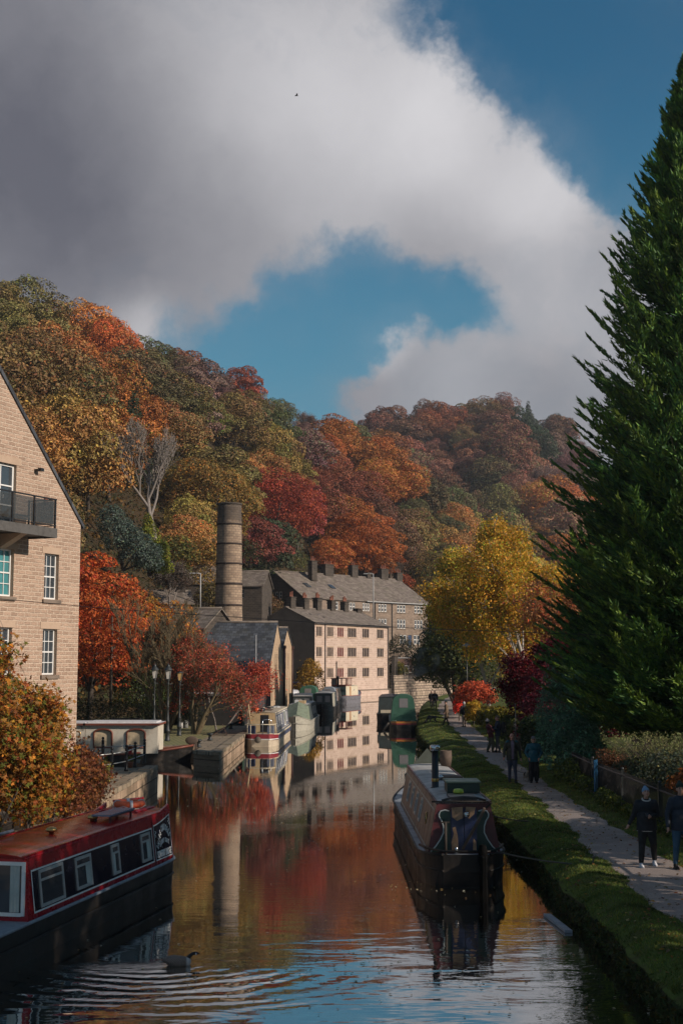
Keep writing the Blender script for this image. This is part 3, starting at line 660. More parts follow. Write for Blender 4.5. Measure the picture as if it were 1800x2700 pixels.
# ------------------------------------------------------------------ buildings: local axes, x along the front wall, -y outwards, z up
def wall(b, x0, x1, zb, top, ops, y=0., thick=.25, ax='x', mi=0, flip=False, rmi=None):
    """front wall in the plane y (or x) with real openings; top: function of s; ops: (s0, s1, z0, z1)"""
    def P(s, z, d=0.):
        return (s, y+d, z) if ax == 'x' else (y+d, s, z)
    cuts = sorted(set([x0, x1]+[o[0] for o in ops]+[o[1] for o in ops]+[c for c in getattr(top, 'cuts', []) if x0 < c < x1]))
    for a, c in zip(cuts, cuts[1:]):
        mine = sorted([o for o in ops if o[0] <= a+1e-6 and o[1] >= c-1e-6], key=lambda o: o[2])
        z = zb; b.mi = mi
        for o in mine:
            if o[2] > z+1e-6: b.quad(P(a, z), P(c, z), P(c, o[2]), P(a, o[2]))
            z = o[3]
        b.quad(P(a, z), P(c, z), P(c, top(c)), P(a, top(a)))
    sgn = thick
    b.mi = mi if rmi is None else rmi
    for (a, c, z0, z1) in ops:
        b.quad(P(a, z0), P(a, z0, sgn), P(a, z1, sgn), P(a, z1)); b.quad(P(c, z0, sgn), P(c, z0), P(c, z1), P(c, z1, sgn))
        b.quad(P(a, z1), P(a, z1, sgn), P(c, z1, sgn), P(c, z1)); b.quad(P(a, z0, sgn), P(a, z0), P(c, z0), P(c, z0, sgn))
    b.mi = 0
def flat_top(z):
    f = lambda s: z; f.cuts = []; return f
def gable_top(x0, x1, ze, zp, xa=None):
    xa = (x0+x1)/2 if xa is None else xa
    f = lambda s: ze+(zp-ze)*((s-x0)/(xa-x0) if s <= xa else (x1-s)/(x1-xa)); f.cuts = [xa]; return f
def window(parent, s0, s1, z0, z1, y, nx, nz, frame, glass, ax='x', sgn=1, inset=.12, fw=.055, bw=.028, sash=True, name='window', flat=False):
    """glazed window: frame with bars in front of its pane; y = the wall plane, sgn the direction inwards"""
    d = inset*sgn
    def bx(b, s, z, ds, dz, dep, off=0.):
        if ax == 'x': b.box((s, y+d+off*sgn, z), (ds, dep, dz))
        else: b.box((y+d+off*sgn, s, z), (dep, ds, dz))
    w = MB(); W_, H = s1-s0, z1-z0
    bx(w, s0+fw/2, (z0+z1)/2, fw, H, .07); bx(w, s1-fw/2, (z0+z1)/2, fw, H, .07)
    bx(w, (s0+s1)/2, z0+fw/2, W_-2*fw, fw, .068); bx(w, (s0+s1)/2, z1-fw/2, W_-2*fw, fw, .068)
    for i in range(1, nx): bx(w, s0+fw+(W_-2*fw)*i/nx, (z0+z1)/2, bw, H-2*fw, .04)
    for k in range(1, nz):
        t = bw*1.8 if (sash and k*2 == nz) else bw
        bx(w, (s0+s1)/2, z0+fw+(H-2*fw)*k/nz, W_-2*fw, t, .044)
    o = w.build(name, frame, parent)
    g = MB(); q = y+d+.02*sgn
    if ax == 'x': g.quad((s0+.02, q, z0+.02), (s1-.02, q, z0+.02), (s1-.02, q, z1-.02), (s0+.02, q, z1-.02))
    else: g.quad((q, s0+.02, z0+.02), (q, s1-.02, z0+.02), (q, s1-.02, z1-.02), (q, s0+.02, z1-.02))
    if not flat: g.build('pane', glass, o)
    return o
def gable_roof(parent, x0, x1, y0, y1, ze, zp, mat, over=.25, th=.14, ya=None, ze2=None, name='roof'):
    """ridge along x; eaves at y0 (height ze) and y1 (height ze2)"""
    ya = (y0+y1)/2 if ya is None else ya; ze2 = ze if ze2 is None else ze2; b = MB()
    for (ye, zz) in ((y0, ze), (y1, ze2)):
        k = (zp-zz)/(ya-ye); yo = ye-math.copysign(over, ya-ye); zo = zz+k*(yo-ye)
        n = 14; m = 10; V = []
        rng = random.Random(int(abs(x0*7+ye*3)*10))
        for i in range(m+1):
            for j in range(n+1):
                t = i/m; V.append((lerp(x0-over, x1+over, j/n), lerp(yo, ya, t), lerp(zo, zp, t)+th+(-.06*math.sin(math.pi*j/n*2+x0) if 0 < j < n else 0)+rng.uniform(-.02, .02)))
        b.add(V, [(i*(n+1)+j, i*(n+1)+j+1, (i+1)*(n+1)+j+1, (i+1)*(n+1)+j) for i in range(m) for j in range(n)])
        A, B = (x0-over, yo, zo), (x1+over, yo, zo)
        b.quad(A, B, (B[0], yo, zo+th+.02), (A[0], yo, zo+th+.02)); b.quad((A[0], yo, zo), (x0-over, ya, zp), (x1+over, ya, zp), B)
        for xx in (x0-over, x1+over): b.quad((xx, yo, zo), (xx, yo, zo+th+.02), (xx, ya, zp+th+.02), (xx, ya, zp))
    r = b.build(name, mat, parent)
    c = MB(); c.tube([(x0-over, ya, zp+th), (x1+over, ya, zp+th)], .13, 6); c.build('ridge', M['dressed2'], r)
    return r
M['darkglass'] = glassy('dark_glass', (.010, .012, .016), .35)
M['dressed2'] = paint('ridge_stone', (.17, .14, .115), .9, .5, 2., (.05, .045, .04))
M['lintel_dark'] = paint('dark_dressed_stone', (.20, .155, .12), .9, .5, 1.5, (.05, .045, .04), bmp=.2)
M['redframe'] = paint('red_frame', (.28, .03, .035), .5, .15)
M['gutter'] = paint('gutter', (.03, .028, .027), .5, .2)
M['whitegutter'] = paint('pale_gutter', (.38, .38, .38), .5, .3)
M['pot'] = paint('clay_pot', (.24, .085, .05), .8, .4, 3., (.05, .03, .025))
M['bluedoor'] = paint('blue_door', (.03, .06, .13), .4)
def chimney_stack(parent, x, y, z, w, d, h, pots, mat=None):
    b = MB(); b.box((x, y, z+h/2), (w, d, h)); b.box((x, y, z+h*.84), (w+.16, d+.16, .14)); b.box((x, y, z+h+.05), (w+.22, d+.22, .12)); b.box((x, y, z+.12), (w+.14, d+.14, .2))
    c = b.build('chimney_stack', mat or M['darkstone'], parent)
    for i in range(pots):
        p = MB(); px_ = x+(i-(pots-1)/2)*min(.55, w/max(1, pots)*.9); hh = .55+.25*((i*7+int(x*3)) % 3)/2
        p.lathe([(.13, 0), (.16, .05), (.12, .12), (.105, hh-.1), (.14, hh-.06), (.14, hh)], (px_, y, z+h+.1), 10); p.build('chimney_pot', M['pot'], c)
    return c
# ---- 1 the sandstone gable at the left edge
d1 = math.atan2(.916, .402)
def gable_building():
    C = Vector((-10.25, 52, 0)); WD = 12.4
    root = empty('sandstone_building', (C.x-.402*WD, C.y-.916*WD, 0), d1, 'tall sandstone apartment building with white sash windows and a glass balcony', 'building')
    # local x along the wall away from camera; +x end = far corner (s=0)
    S = lambda s: WD-s
    ops = []; wins = []
    for (s0, s1, z0, z1, nx) in ((1.38, 2.28, 7.5, 9.22, 3), (1.38, 2.28, 4.66, 6.38, 3), (4.12, 5.5, 7.5, 9.22, 4), (4.12, 5.5, 4.66, 6.38, 4), (8.8, 10.2, 4.66, 6.38, 4), (8.8, 10.2, 7.5, 9.22, 4)):
        ops.append((S(s1), S(s0), z0, z1)); wins.append((S(s1), S(s0), z0, z1, nx))
    ops.append((S(5.6), S(4.12), 10.02, 12.32)); ops.append((S(3.2), S(1.15), .93, 3.3)); ops.append((S(6.2), S(4.2), .93, 3.3))
    b = MB(); top = gable_top(0, WD, 10.5, 10.5+WD/2*.967); wall(b, 0, WD, .3, top, ops, 0., .22, rmi=1)
    # far side wall and the rest of the shell
    b.mi = 0; b.quad((WD, 0, .5), (WD, 16, .5), (WD, 16, 10.5), (WD, 0, 10.5)); b.quad((0, 16, .5), (0, 0, .5), (0, 0, 10.5), (0, 16, 10.5))
    b.poly([(0, 16, .5), (0, 16, 10.5), (WD/2, 16, top(WD/2)), (WD, 16, 10.5), (WD, 16, .5)])
    b.build('wall', [M['ashlar'], M['dressed']], root)
    # steep roof: two slopes and a dark verge, ridge along local y
    rb = MB()
    for sg in (-1, 1):
        xe = WD/2+sg*(WD/2+.12); ze = 10.5-.12*.967; xa, za = WD/2, top(WD/2)
        for y0, y1 in ((-.06, 16.2),):
            rb.quad((xe, y0, ze), (xe, y1, ze), (xa, y1, za+.0), (xa, y0, za)); rb.quad((xe+sg*.05, y0, ze+.12), (xe+sg*.05, y1, ze+.12), (xa, y1, za+.2), (xa, y0, za+.2))
            rb.quad((xe, y0, ze), (xa, y0, za), (xa, y0, za+.2), (xe+sg*.05, y0, ze+.12)); rb.quad((xe, y0, ze), (xe, y1, ze), (xe+sg*.05, y1, ze+.12), (xe+sg*.05, y0, ze+.12))
    rf = rb.build('roof', M['blueslate'], root)
    gt = MB(); gt.tube([(WD+.2, 0, 10.42), (WD+.2, 16, 10.42)], .07, 8); gt.tube([(WD+.1, .15, 10.3), (WD+.1, .15, 1.)], .045, 8); gt.build('gutter', M['gutter'], rf)
    for (a, c, z0, z1, nx) in wins:
        w = window(root, a+.01, c-.01, z0+.01, z1-.01, 0., nx, 4, M['white'], M['glass_teal'] if (nx == 4 and z0 > 7) else M['glass'], inset=.17)
        q = MB(); q.box(((a+c)/2, -.0, z0-.08), (c-a+.22, .16, .13)); q.build('sill', M['lintel_dark'], w)
        q = MB(); q.box(((a+c)/2, -.008, z1+.13), (c-a+.34, .02, .25)); q.build('lintel', M['dressed'], w)
        for sx in (0, 1):
            q = MB(); cx = a+.12 if sx == 0 else c-.12; n = 7; V = []
            for i in range(n+1): V += [(cx+(i/n-.5)*.26, .24+.02*(i % 2), z0+.05), (cx+(i/n-.5)*.22, .24+.02*(i % 2), z1-.05)]
            q.add(V, [(2*i, 2*i+2, 2*i+3, 2*i+1) for i in range(n)]); q.build('curtain', M['curtain'], w)
    # balcony door (white, two leaves)
    a, c = S(5.6), S(4.12); w = window(root, a+.01, c-.01, 10.03, 12.31, 0., 2, 3, M['white'], M['glass'], inset=.15, fw=.08, bw=.05, sash=False, name='balcony_door')
    q = MB(); q.box(((a+c)/2, -.008, 12.45), (c-a+.5, .02, .26)); q.build('lintel', M['dressed'], w)
    q = MB(); q.box(((a+c)/2+.06, .06, 11.1), (.03, .06, .14)); q.build('handle', M['white'], w)
    # arched ground-floor doors
    for (s0, s1) in ((1.15, 3.2), (4.2, 6.2)):
        a, c = S(s1), S(s0); q = MB(); n = 10; mx_ = (a+c)/2; r = (c-a)/2
        fill = []                                            # stone spandrel round the arch
        arc = [(mx_+r*math.cos(math.pi*i/n), 3.3-r+r*math.sin(math.pi*i/n)*1.) for i in range(n+1)]
        for i in range(n):
            (xa, za), (xb, zb) = arc[i], arc[i+1]; q.quad((xb, -.004, zb), (xa, -.004, za), (xa, -.004, 3.32), (xb, -.004, 3.32)); q.quad((xa, -.004, za), (xb, -.004, zb), (xb, .22, zb), (xa, .22, za))
        q.build('arch', M['dressed'], root)
        f = window(root, a+.02, c-.02, .94, 3.28, 0., 3, 2, M['white'], M['glass'], inset=.24, name='arched_window', sash=False, fw=.08)
    # balcony: stone-grey slab on a bracket, black posts, smoked glass panels
    a, c = S(8.4), S(3.32); dep = 1.25
    bal = MB(); bal.box(((a+c)/2, -dep/2, 9.86), (c-a, dep, .24)); bal.box(((a+c)/2, -dep-.015, 9.83), (c-a+.03, .03, .34)); bal.box((c+.015, -dep/2, 9.83), (.03, dep, .34))
    bo = bal.build('balcony', M['steelgrey'], root)
    q = MB(); q.prism([(S(5.0), -.0, 9.72), (S(5.0), -1.0, 9.72), (S(5.0), 0, 9.2)], (.35, 0, 0)); q.build('bracket', M['dressed'], bo)
    rail = MB(); rail.box(((a+c)/2, -dep+.03, 11.07), (c-a, .06, .05)); rail.box((c-.03, -dep/2, 11.07), (.06, dep, .05)); rail.box(((a+c)/2, -dep+.03, 10.1), (c-a, .04, .03)); rail.box((c-.03, -dep/2, 10.1), (.04, dep, .03)); rail.build('handrail', M['black'], bo)
    xs = [c-.04, c-1.3, c-2.55, c-3.8, c-5.0]
    for x in xs:
        q = MB(); q.box((x, -dep+.04, 10.53), (.07, .05, 1.1)); q.build('post', M['black'], bo)
    q = MB(); q.box((c-.04, -.04, 10.53), (.05, .05, 1.1)); q.build('post', M['black'], bo)
    for x0, x1 in zip(xs[1:], xs): q = MB(); q.box(((x0+x1)/2, -dep+.04, 10.58), (x1-x0-.16, .012, .86)); q.build('glass_panel', M['smokeglass'], bo)
    q = MB(); q.box((c-.04, -dep/2, 10.58), (.012, dep-.25, .86)); q.build('glass_panel', M['smokeglass'], bo)
    q = MB(); q.box((S(3.02), -.1, 12.28), (.1, .2, .08)); q.box((S(2.92), -.2, 12.3), (.2, .14, .12)); q.build('floodlight', M['black'], root)
    q = MB(); q.box((S(2.35), -.04, 11.2), (.16, .08, .26)); q.build('vent', M['pot'], root)
    return root
M['curtain'] = paint('curtain', (.42, .45, .42), .9, .3, 2., (.2, .22, .2))
M['steelgrey'] = paint('weathered_steel', (.09, .085, .08), .7, .5, 3., (.02, .02, .02))
m, T, b, o = base('smoked_glass'); b.inputs['Base Color'].default_value = (.05, .045, .04, 1); b.inputs['Roughness'].default_value = .03; b.inputs['Alpha'].default_value = .62; b.inputs['Specular IOR Level'].default_value = 1.; M['smokeglass'] = m
gable_building()
# ---- 2 waterside cottages (front terrace)
def front_terrace():
    ang = math.atan2(.893, .45); L, D = 24.7, 9.3
    root = empty('waterside_terrace', (-3.74, 187, 0), ang, 'long three storey row of pale stone cottages rising straight from the canal', 'house')
    cols = [(.45, 2.2, 4), (3.7, 5.7, 5), (7.0, 9.0, 4), (10.3, 13.2, 5), (15.3, 17.6, 4), (20.4, 22.8, 4)]
    rows = [(8.78, 10.08), (5.92, 7.2), (2.95, 4.22)]; ops = []; W_ = []
    for ci, (a, c, n) in enumerate(cols):
        for z0, z1 in rows:
            w = (c-a)/n
            for k in range(n): ops.append((a+k*w+.05, a+(k+1)*w-.05, z0, z1)); W_.append((a+k*w+.06, a+(k+1)*w-.06, z0+.01, z1-.01, ci))
    b = MB(); wall(b, 0, L, -.5, flat_top(10.6), ops, 0., .2, rmi=2)
    b.mi = 1; gt = gable_top(0, D, 10.6, 12.9)
    wall(b, 0, D, .2, gt, [(2.2, 3.0, 2.6, 4.0)], 0., .2, ax='y', mi=1); wall(b, 0, D, -.5, gt, [], L, .2, ax='y', mi=0)
    b.mi = 1; b.quad((0, D, 0), (L, D, 0), (L, D, 10.6), (0, D, 10.6)); b.build('wall', [M['cottage'], M['render'], M['dressed']], root)
    for (a, c, z0, z1, ci) in W_: window(root, a, c, z0, z1, 0., 1, 2, M['redframe'] if ci == 2 else M['gutter'], M['darkglass'], inset=.11, fw=.03 if ci != 2 else .08, bw=.02)
    for a, c, n in cols:
        for z0, z1 in rows:
            q = MB(); q.box(((a+c)/2, -.03, z0-.09), (c-a+.1, .1, .15)); q.build('sill', M['dressed'], root); q = MB(); q.box(((a+c)/2, -.012, z1+.11), (c-a+.1, .03, .2)); q.build('lintel', M['dressed'], root)
    r = gable_roof(root, 0, L, 0, D, 10.6, 12.8, M['slate'], .18, .12)
    for i, x in enumerate((1.5, 5.6, 9.6, 14.2, 18.6)): chimney_stack(root, x, D/2, 12.4, 1.4, .8, 1.9 if i != 2 else 2.1, (2, 3, 3, 3, 3)[i])
    chimney_stack(root, 23.2, D/2, 12.3, 1.5, .8, 1.1, 0)
    q = MB(); q.box((L/2, -.26, 10.52), (L+.2, .12, .12)); q.build('gutter', M['gutter'], r)
    for x in (3.05, 24.3, 6.6):
        q = MB(); z0 = .8 if x != 6.6 else 2.6; z1 = 10.5 if x != 6.6 else 5.2; q.tube([(x, -.09, z1), (x, -.09, z0)], .075, 8)
        for z in np.arange(z0+.5, z1, 1.8): q.box((x, -.07, z), (.22, .1, .08))
        q.build('downpipe', M['gutter'], root)
    q = MB(); q.box((L/2+6, -.05, .95), (L-13, .12, .14)); q.build('string_course', M['lintel_dark'], root)
    for x in (6.5, 8.2, 3.8): q = MB(); q.box((x, 2.4, 11.78), (.8, 1.1, .05), M=Matrix.Rotation(R(25.3), 3, 'X')); q.build('rooflight', M['glass'], r)
    return root
M['white2'] = paint('offwhite_frame', (.42, .41, .39), .6, .3)
front_terrace()
# ---- 3 upper terrace on the slope
def upper_terrace():
    ang = math.atan2(.75, .66); L, D = 33.5, 14.
    root = empty('hillside_terrace', (-6.2, 220, 0), ang, 'dark roofed stone terrace with tall chimney stacks standing higher up behind', 'house')
    cols = [(2.2, 4.4, 3), (6.4, 8.6, 3), (10.8, 13., 3), (14.9, 16.9, 3), (19.2, 21.6, 3), (24.4, 26.9, 3), (29.4, 31.9, 3)]
    rows = [(13.95, 15.3), (11.1, 12.7)]; ops = []; W_ = []
    for ci, (a, c, n) in enumerate(cols):
        for z0, z1 in rows:
            w = (c-a)/n
            for k in range(n): ops.append((a+k*w+.07, a+(k+1)*w-.07, z0, z1)); W_.append((a+k*w+.08, a+(k+1)*w-.08, z0+.01, z1-.01))
    for (a, c) in ((25.2, 26.1), (26.2, 27.1), (29.2, 30.1), (30.2, 31.0)): ops.append((a, c, 8.3, 9.95)); W_.append((a+.01, c-.01, 8.31, 9.94))
    ops.append((27.5, 28.6, 7.7, 9.95))
    b = MB(); wall(b, 0, L, 2., flat_top(15.8), ops, 0., .2, rmi=2); gt = gable_top(0, D, 15.8, 20.5); b.mi = 1
    wall(b, 0, D, 2., gt, [(5., 5.7, 15.6, 16.9), (5.9, 6.6, 15.6, 16.9), (6.8, 7.5, 15.6, 16.9), (8.3, 9., 15.6, 16.9)], 0., .2, ax='y', mi=1); wall(b, 0, D, 2., gt, [], L, .2, ax='y', mi=0)
    b.mi = 1; b.quad((0, D, 2), (L, D, 2), (L, D, 15.8), (0, D, 15.8)); b.build('wall', [M['cottage2'], M['darkstone'], M['lintel_dark']], root)
    for (a, c, z0, z1) in W_: window(root, a, c, z0, z1, 0., 1, 2, M['white'], M['glass'], inset=.1, fw=.10, bw=.07)
    for a in (5., 5.9, 6.8, 8.3): window(root, a+.01, a+.69, 15.61, 16.89, 0., 1, 2, M['white'], M['glass'], ax='y', inset=.08, fw=.12, bw=.05)
    q = MB(); q.box((28.05, .1, 8.8), (1.0, .06, 2.2)); q.build('door', M['bluedoor'], root)
    for a, c, n in cols:
        for z0, z1 in rows: q = MB(); q.box(((a+c)/2, -.04, z0-.1), (c-a+.2, .14, .18)); q.build('sill', M['lintel_dark'], root); q = MB(); q.box(((a+c)/2, -.012, z1+.13), (c-a+.2, .03, .24)); q.build('lintel', M['lintel_dark'], root)
    r = gable_roof(root, 0, L, 0, D, 15.8, 20.4, M['slate'], .3, .14)
    for i, (x, p, h) in enumerate(((7.5, 3, 3.4), (13.6, 4, 2.7), (20.5, 2, 2.9), (24.5, 0, 1.8), (29.0, 3, 2.7), (33.4, 3, 2.2))): chimney_stack(root, x, D/2-2.0*(i == 0), 19.5 if i else 19.0, (1.3, 2.2, 1.6, 1.0, 2.0, 1.6)[i], 1.0, h, p)
    q = MB(); q.box((24.2, -.38, 15.62), (17, .14, .16)); q.build('gutter', M['whitegutter'], r)
    for x in (22.9, 18.2): q = MB(); q.tube([(x, -.12, 15.6), (x, -.12, 7.5)], .08, 8); q.build('downpipe', M['gutter'], root)
    for x in (4.2, 10.5): q = MB(); q.box((x, 3.2, 18.12), (1.1, 1.3, .05), M=Matrix.Rotation(R(33.3), 3, 'X')); q.build('rooflight', M['glass'], r)
upper_terrace()
# ---- 4 mill with slate roof and a smaller wing
def mill():
    # local x axis points away along the canal wall; the gable wall faces the canal (+X world)
    root = empty('mill_building', (-6.54, 118, 0), 0, 'sandstone mill with a steep blue slate roof, its gable lit at the canal side', 'building')
    k = .059
    def X(y): return k*y
    b = MB(); ya, yb, yr = 0., 12.2, 8.; zt = lambda y: 3.7+(8.8-3.7)*y/yr if y <= yr else 8.8+(6.35-8.8)*(y-yr)/(yb-yr)
    # gable wall in the plane x = 0 (tiny skew ignored), built along local y
    slits = [(3.6, 4.1, 1.6, 3.1), (6.1, 6.7, 1.6, 3.3), (8.3, 8.9, 1.5, 3.3), (5.6, 6.0, 4.3, 5.9), (6.7, 7.1, 4.3, 5.9), (7.8, 8.2, 4.3, 5.9)]
    zt2 = lambda y: zt(y); zt2.cuts = [yr]
    wall(b, ya, yb, .4, zt2, slits, 0., -.3, ax='y')
    b.quad((-9, 0, .4), (0, 0, .4), (0, 0, 3.7), (-9, 0, 3.7)); b.quad((-9, yb, .4), (0, yb, .4), (0, yb, 6.35), (-9, yb, 6.35)); b.poly([(-9, 0, .4), (-9, 0, 3.7), (-9, 8, 8.8), (-9, yb, 6.35), (-9, yb, .4)]); b.build('wall', M['mill'], root)
    for (a, c, z0, z1) in slits: window(root, a+.01, c-.01, z0+.01, z1-.01, 0., 1, 2, M['gutter'], M['darkglass'], ax='y', sgn=-1, inset=.15, fw=.04)
    gable_roof(root, -9, -.1, 0, yb, 3.7, 8.8, M['blueslate'], .16, .1, ya=yr, ze2=6.35)
    root.rotation_euler = (0, 0, -math.atan(k))
    w = empty('mill_wing', (-5.75, 130.6, 0), -math.atan(.06), 'narrow gabled sandstone wing with dark downpipes behind the slate roofed mill', 'building')
    b = MB(); gt = gable_top(0, 9.5, 6.6, 8.5, 4.)
    sl = [(1.8, 2.4, 1.6, 3.5), (4., 4.6, 1.6, 3.5), (6.4, 7., 1.6, 3.5), (2.6, 3.2, 4.4, 6.), (5.2, 5.8, 4.4, 6.)]
    wall(b, 0, 9.5, .4, gt, sl, 0., -.3, ax='y'); b.quad((-16, 0, .4), (0, 0, .4), (0, 0, 6.6), (-16, 0, 6.6)); b.quad((-16, 9.5, .4), (0, 9.5, .4), (0, 9.5, 6.6), (-16, 9.5, 6.6)); b.build('wall', M['mill'], w)
    for (a, c, z0, z1) in sl: window(w, a+.01, c-.01, z0+.01, z1-.01, 0., 1, 2, M['gutter'], M['darkglass'], ax='y', sgn=-1, inset=.15, fw=.04)
    gable_roof(w, -16, -.1, 0, 9.5, 6.6, 8.5, M['blueslate'], .2, .1, ya=4.)
    for y in (.3, 1.2, 9.1): q = MB(); q.tube([(.1, y, 6.6), (.1, y, .9)], .08, 8); q.box((.1, y, 6.6), (.25, .3, .3)); q.build('downpipe', M['pipe_brown'], w)
M['pipe_brown'] = paint('brown_pipe', (.06, .022, .018), .5, .2)
mill()
# ---- 5 the mill chimney
def mill_chimney():
    Y = 137.; c = at(603, 1600, Y); n = 18
    root = empty('mill_chimney', (c.x, Y, 0), 0, 'tall round mill chimney of banded sandstone with a shadowed top painted dark', 'chimney')
    zt = at(603, 1330, Y).z; r1, r0 = 31.5/FPX*Y, 36.5/FPX*Y
    zb = at(603, 1640, Y).z; b = MB(); N = 26
    prof = [(lerp(r0, r1, i/N)+.01*math.sin(i*2.), lerp(zb, zt, i/N)) for i in range(N+1)]
    prof = [(r0+1.6, .5), (r0+1.25, zb-4.2), (r0+.9, zb-2.4), (r0+.35, zb-1.)]+prof+[(r1-.3, zt), (r1-.3, zt-1.)]
    b.lathe(prof, (0, 0, 0), n); sh = b.build('shaft', M['stack_round'], root)
    for y in (1383, 1435, 1487, 1540, 1596):
        z = at(603, y, Y).z; t = (z-zb)/(zt-zb); r = lerp(r0, r1, t); q = MB(); q.lathe([(r+.0, -.09), (r+.06, -.09), (r+.06, .09), (r, .09)], (0, 0, z), n); q.build('iron_band', M['rustband'], root)
    q = MB(); q.lathe([(r1-.3, -.08), (r1+.08, -.08), (r1+.08, .1), (r1-.3, .1)], (0, 0, zt), n); q.build('coping', M['darkstone'], root)
    q = MB(); q.tube([(-.25, -r1-.03, zt+.5), (-.25, -r0-.04, zb)], .022, 4); q.build('lightning_rod', M['black'], root)
    # the shadowed top is painted into the shaft's stone colour
    return root
m, T, b, o = base('round_stack_stone'); oc = T.node('ShaderNodeTexCoord').outputs['Object']; s = T.node('ShaderNodeSeparateXYZ'); T.set(s, 0, oc)
ang_ = T.math('ARCTAN2', s.outputs[1], s.outputs[0]); cb = T.node('ShaderNodeCombineXYZ'); T.set(cb, 0, T.math('MULTIPLY', ang_, 1.35)); T.set(cb, 1, s.outputs[2])
bt = T.node('ShaderNodeTexBrick'); T.set(bt, 'Vector', T.vmath('ADD', cb.outputs[0], T.vmath('SCALE', T.noise(oc, 3., 2, .5, out=1), scale=.05)))
bt.inputs['Color1'].default_value = (.36, .265, .185, 1); bt.inputs['Color2'].default_value = (.24, .17, .12, 1); bt.inputs['Mortar'].default_value = (.17, .13, .10, 1); bt.inputs['Scale'].default_value = 1.
bt.inputs['Mortar Size'].default_value = .02; bt.inputs['Brick Width'].default_value = .5; bt.inputs['Row Height'].default_value = .25
n_ = T.noise(oc, 1.2, 6, .65); zt_ = at(603, 1330, 137.).z
top_shade = T.mrange(T.math('ADD', s.outputs[2], T.math('MULTIPLY', n_, 3.)), zt_-1.2, zt_+.1, 0., .78)  # painted shade: stone colour darkens towards the chimney top
c = T.mix(T.mrange(n_, .48, .7, 0., .55), bt.outputs[0], (.09, .07, .055, 1)); c = T.mix(top_shade, c, (.045, .038, .033, 1)); T.set(b, 'Base Color', c); b.inputs['Roughness'].default_value = .95
T.set(b, 'Normal', bump(T, T.math('ADD', T.math('MULTIPLY', bt.outputs[1], -1.), n_), .6, .04)); M['stack_round'] = m
M['rustband'] = paint('rusty_iron', (.03, .018, .014), .8, .4)
mill_chimney()
# ---- 6 small houses behind
def small_house(name, px, py, Y, w, d, h, rise, rz, wallm, roofm, label, chim=(), ridge_x=True, wins=2):
    """the ridge's middle shows at photo pixel px, py"""
    p = at(px, py, Y); z0 = p.z-h-rise
    root = empty(name, (p.x, Y, z0), rz, label, 'house'); b = MB(); zb = -6
    ops = []; k = 0
    for i in range(wins): x = -w/2+w*(i+.5)/wins; ops.append((x-.5, x+.5, h-1.7, h-.5))
    wall(b, -w/2, w/2, zb, flat_top(h), ops, -d/2, .2); gt = gable_top(-d/2, d/2, h, h+rise, 0.)
    wall(b, -d/2, d/2, zb, gt, [], -w/2, .2, ax='y'); wall(b, -d/2, d/2, zb, gt, [], w/2, .2, ax='y'); b.quad((-w/2, d/2, zb), (w/2, d/2, zb), (w/2, d/2, h), (-w/2, d/2, h))
    b.build('wall', wallm, root)
    for (a, c, z0_, z1) in ops: window(root, a+.01, c-.01, z0_+.01, z1-.01, -d/2, 2, 2, M['white2'], M['glass'], inset=.1, fw=.07, bw=.05)
    gable_roof(root, -w/2, w/2, -d/2, d/2, h, h+rise, roofm, .25, .12)
    for (x, n) in chim: chimney_stack(root, x, 0, h+rise-.5, .9, .7, 1.7, n)
    return root
small_house('stone_cottage', 518, 1492, 168, 6.5, 7, 4.5, 2.4, .05, M['darkstone'], M['slate'], 'dark stone cottage on the slope left of the mill chimney', ((-2.6, 1),))
small_house('stone_house', 650, 1508, 190, 6.0, 8, 5, 2.2, -.12, M['darkstone'], M['slate'], 'dark stone house between the mill chimney and the hillside terrace', (), wins=1)
small_house('low_house', 492, 1608, 128, 7.0, 7, 3.6, 1.9, -.35, M['darkstone'], M['slate'], 'low stone house with a pale slate roof behind the bare trees', (), wins=2)
0 and small_house('end_cottage', 1178, 1500+75, 262, 7.0, 7, 4.5, 2., .6, M['cottage2'], M['slate'], 'small stone cottage on the slope right of the hillside terrace', ((2, 2),))
small_house('back_house', 445, 1560, 150, 4.5, 5, 3.6, 1.4, .3, M['darkstone'], M['slate'], 'blackened stone house half hidden behind the golden shrub', ((1.4, 1),), wins=1)
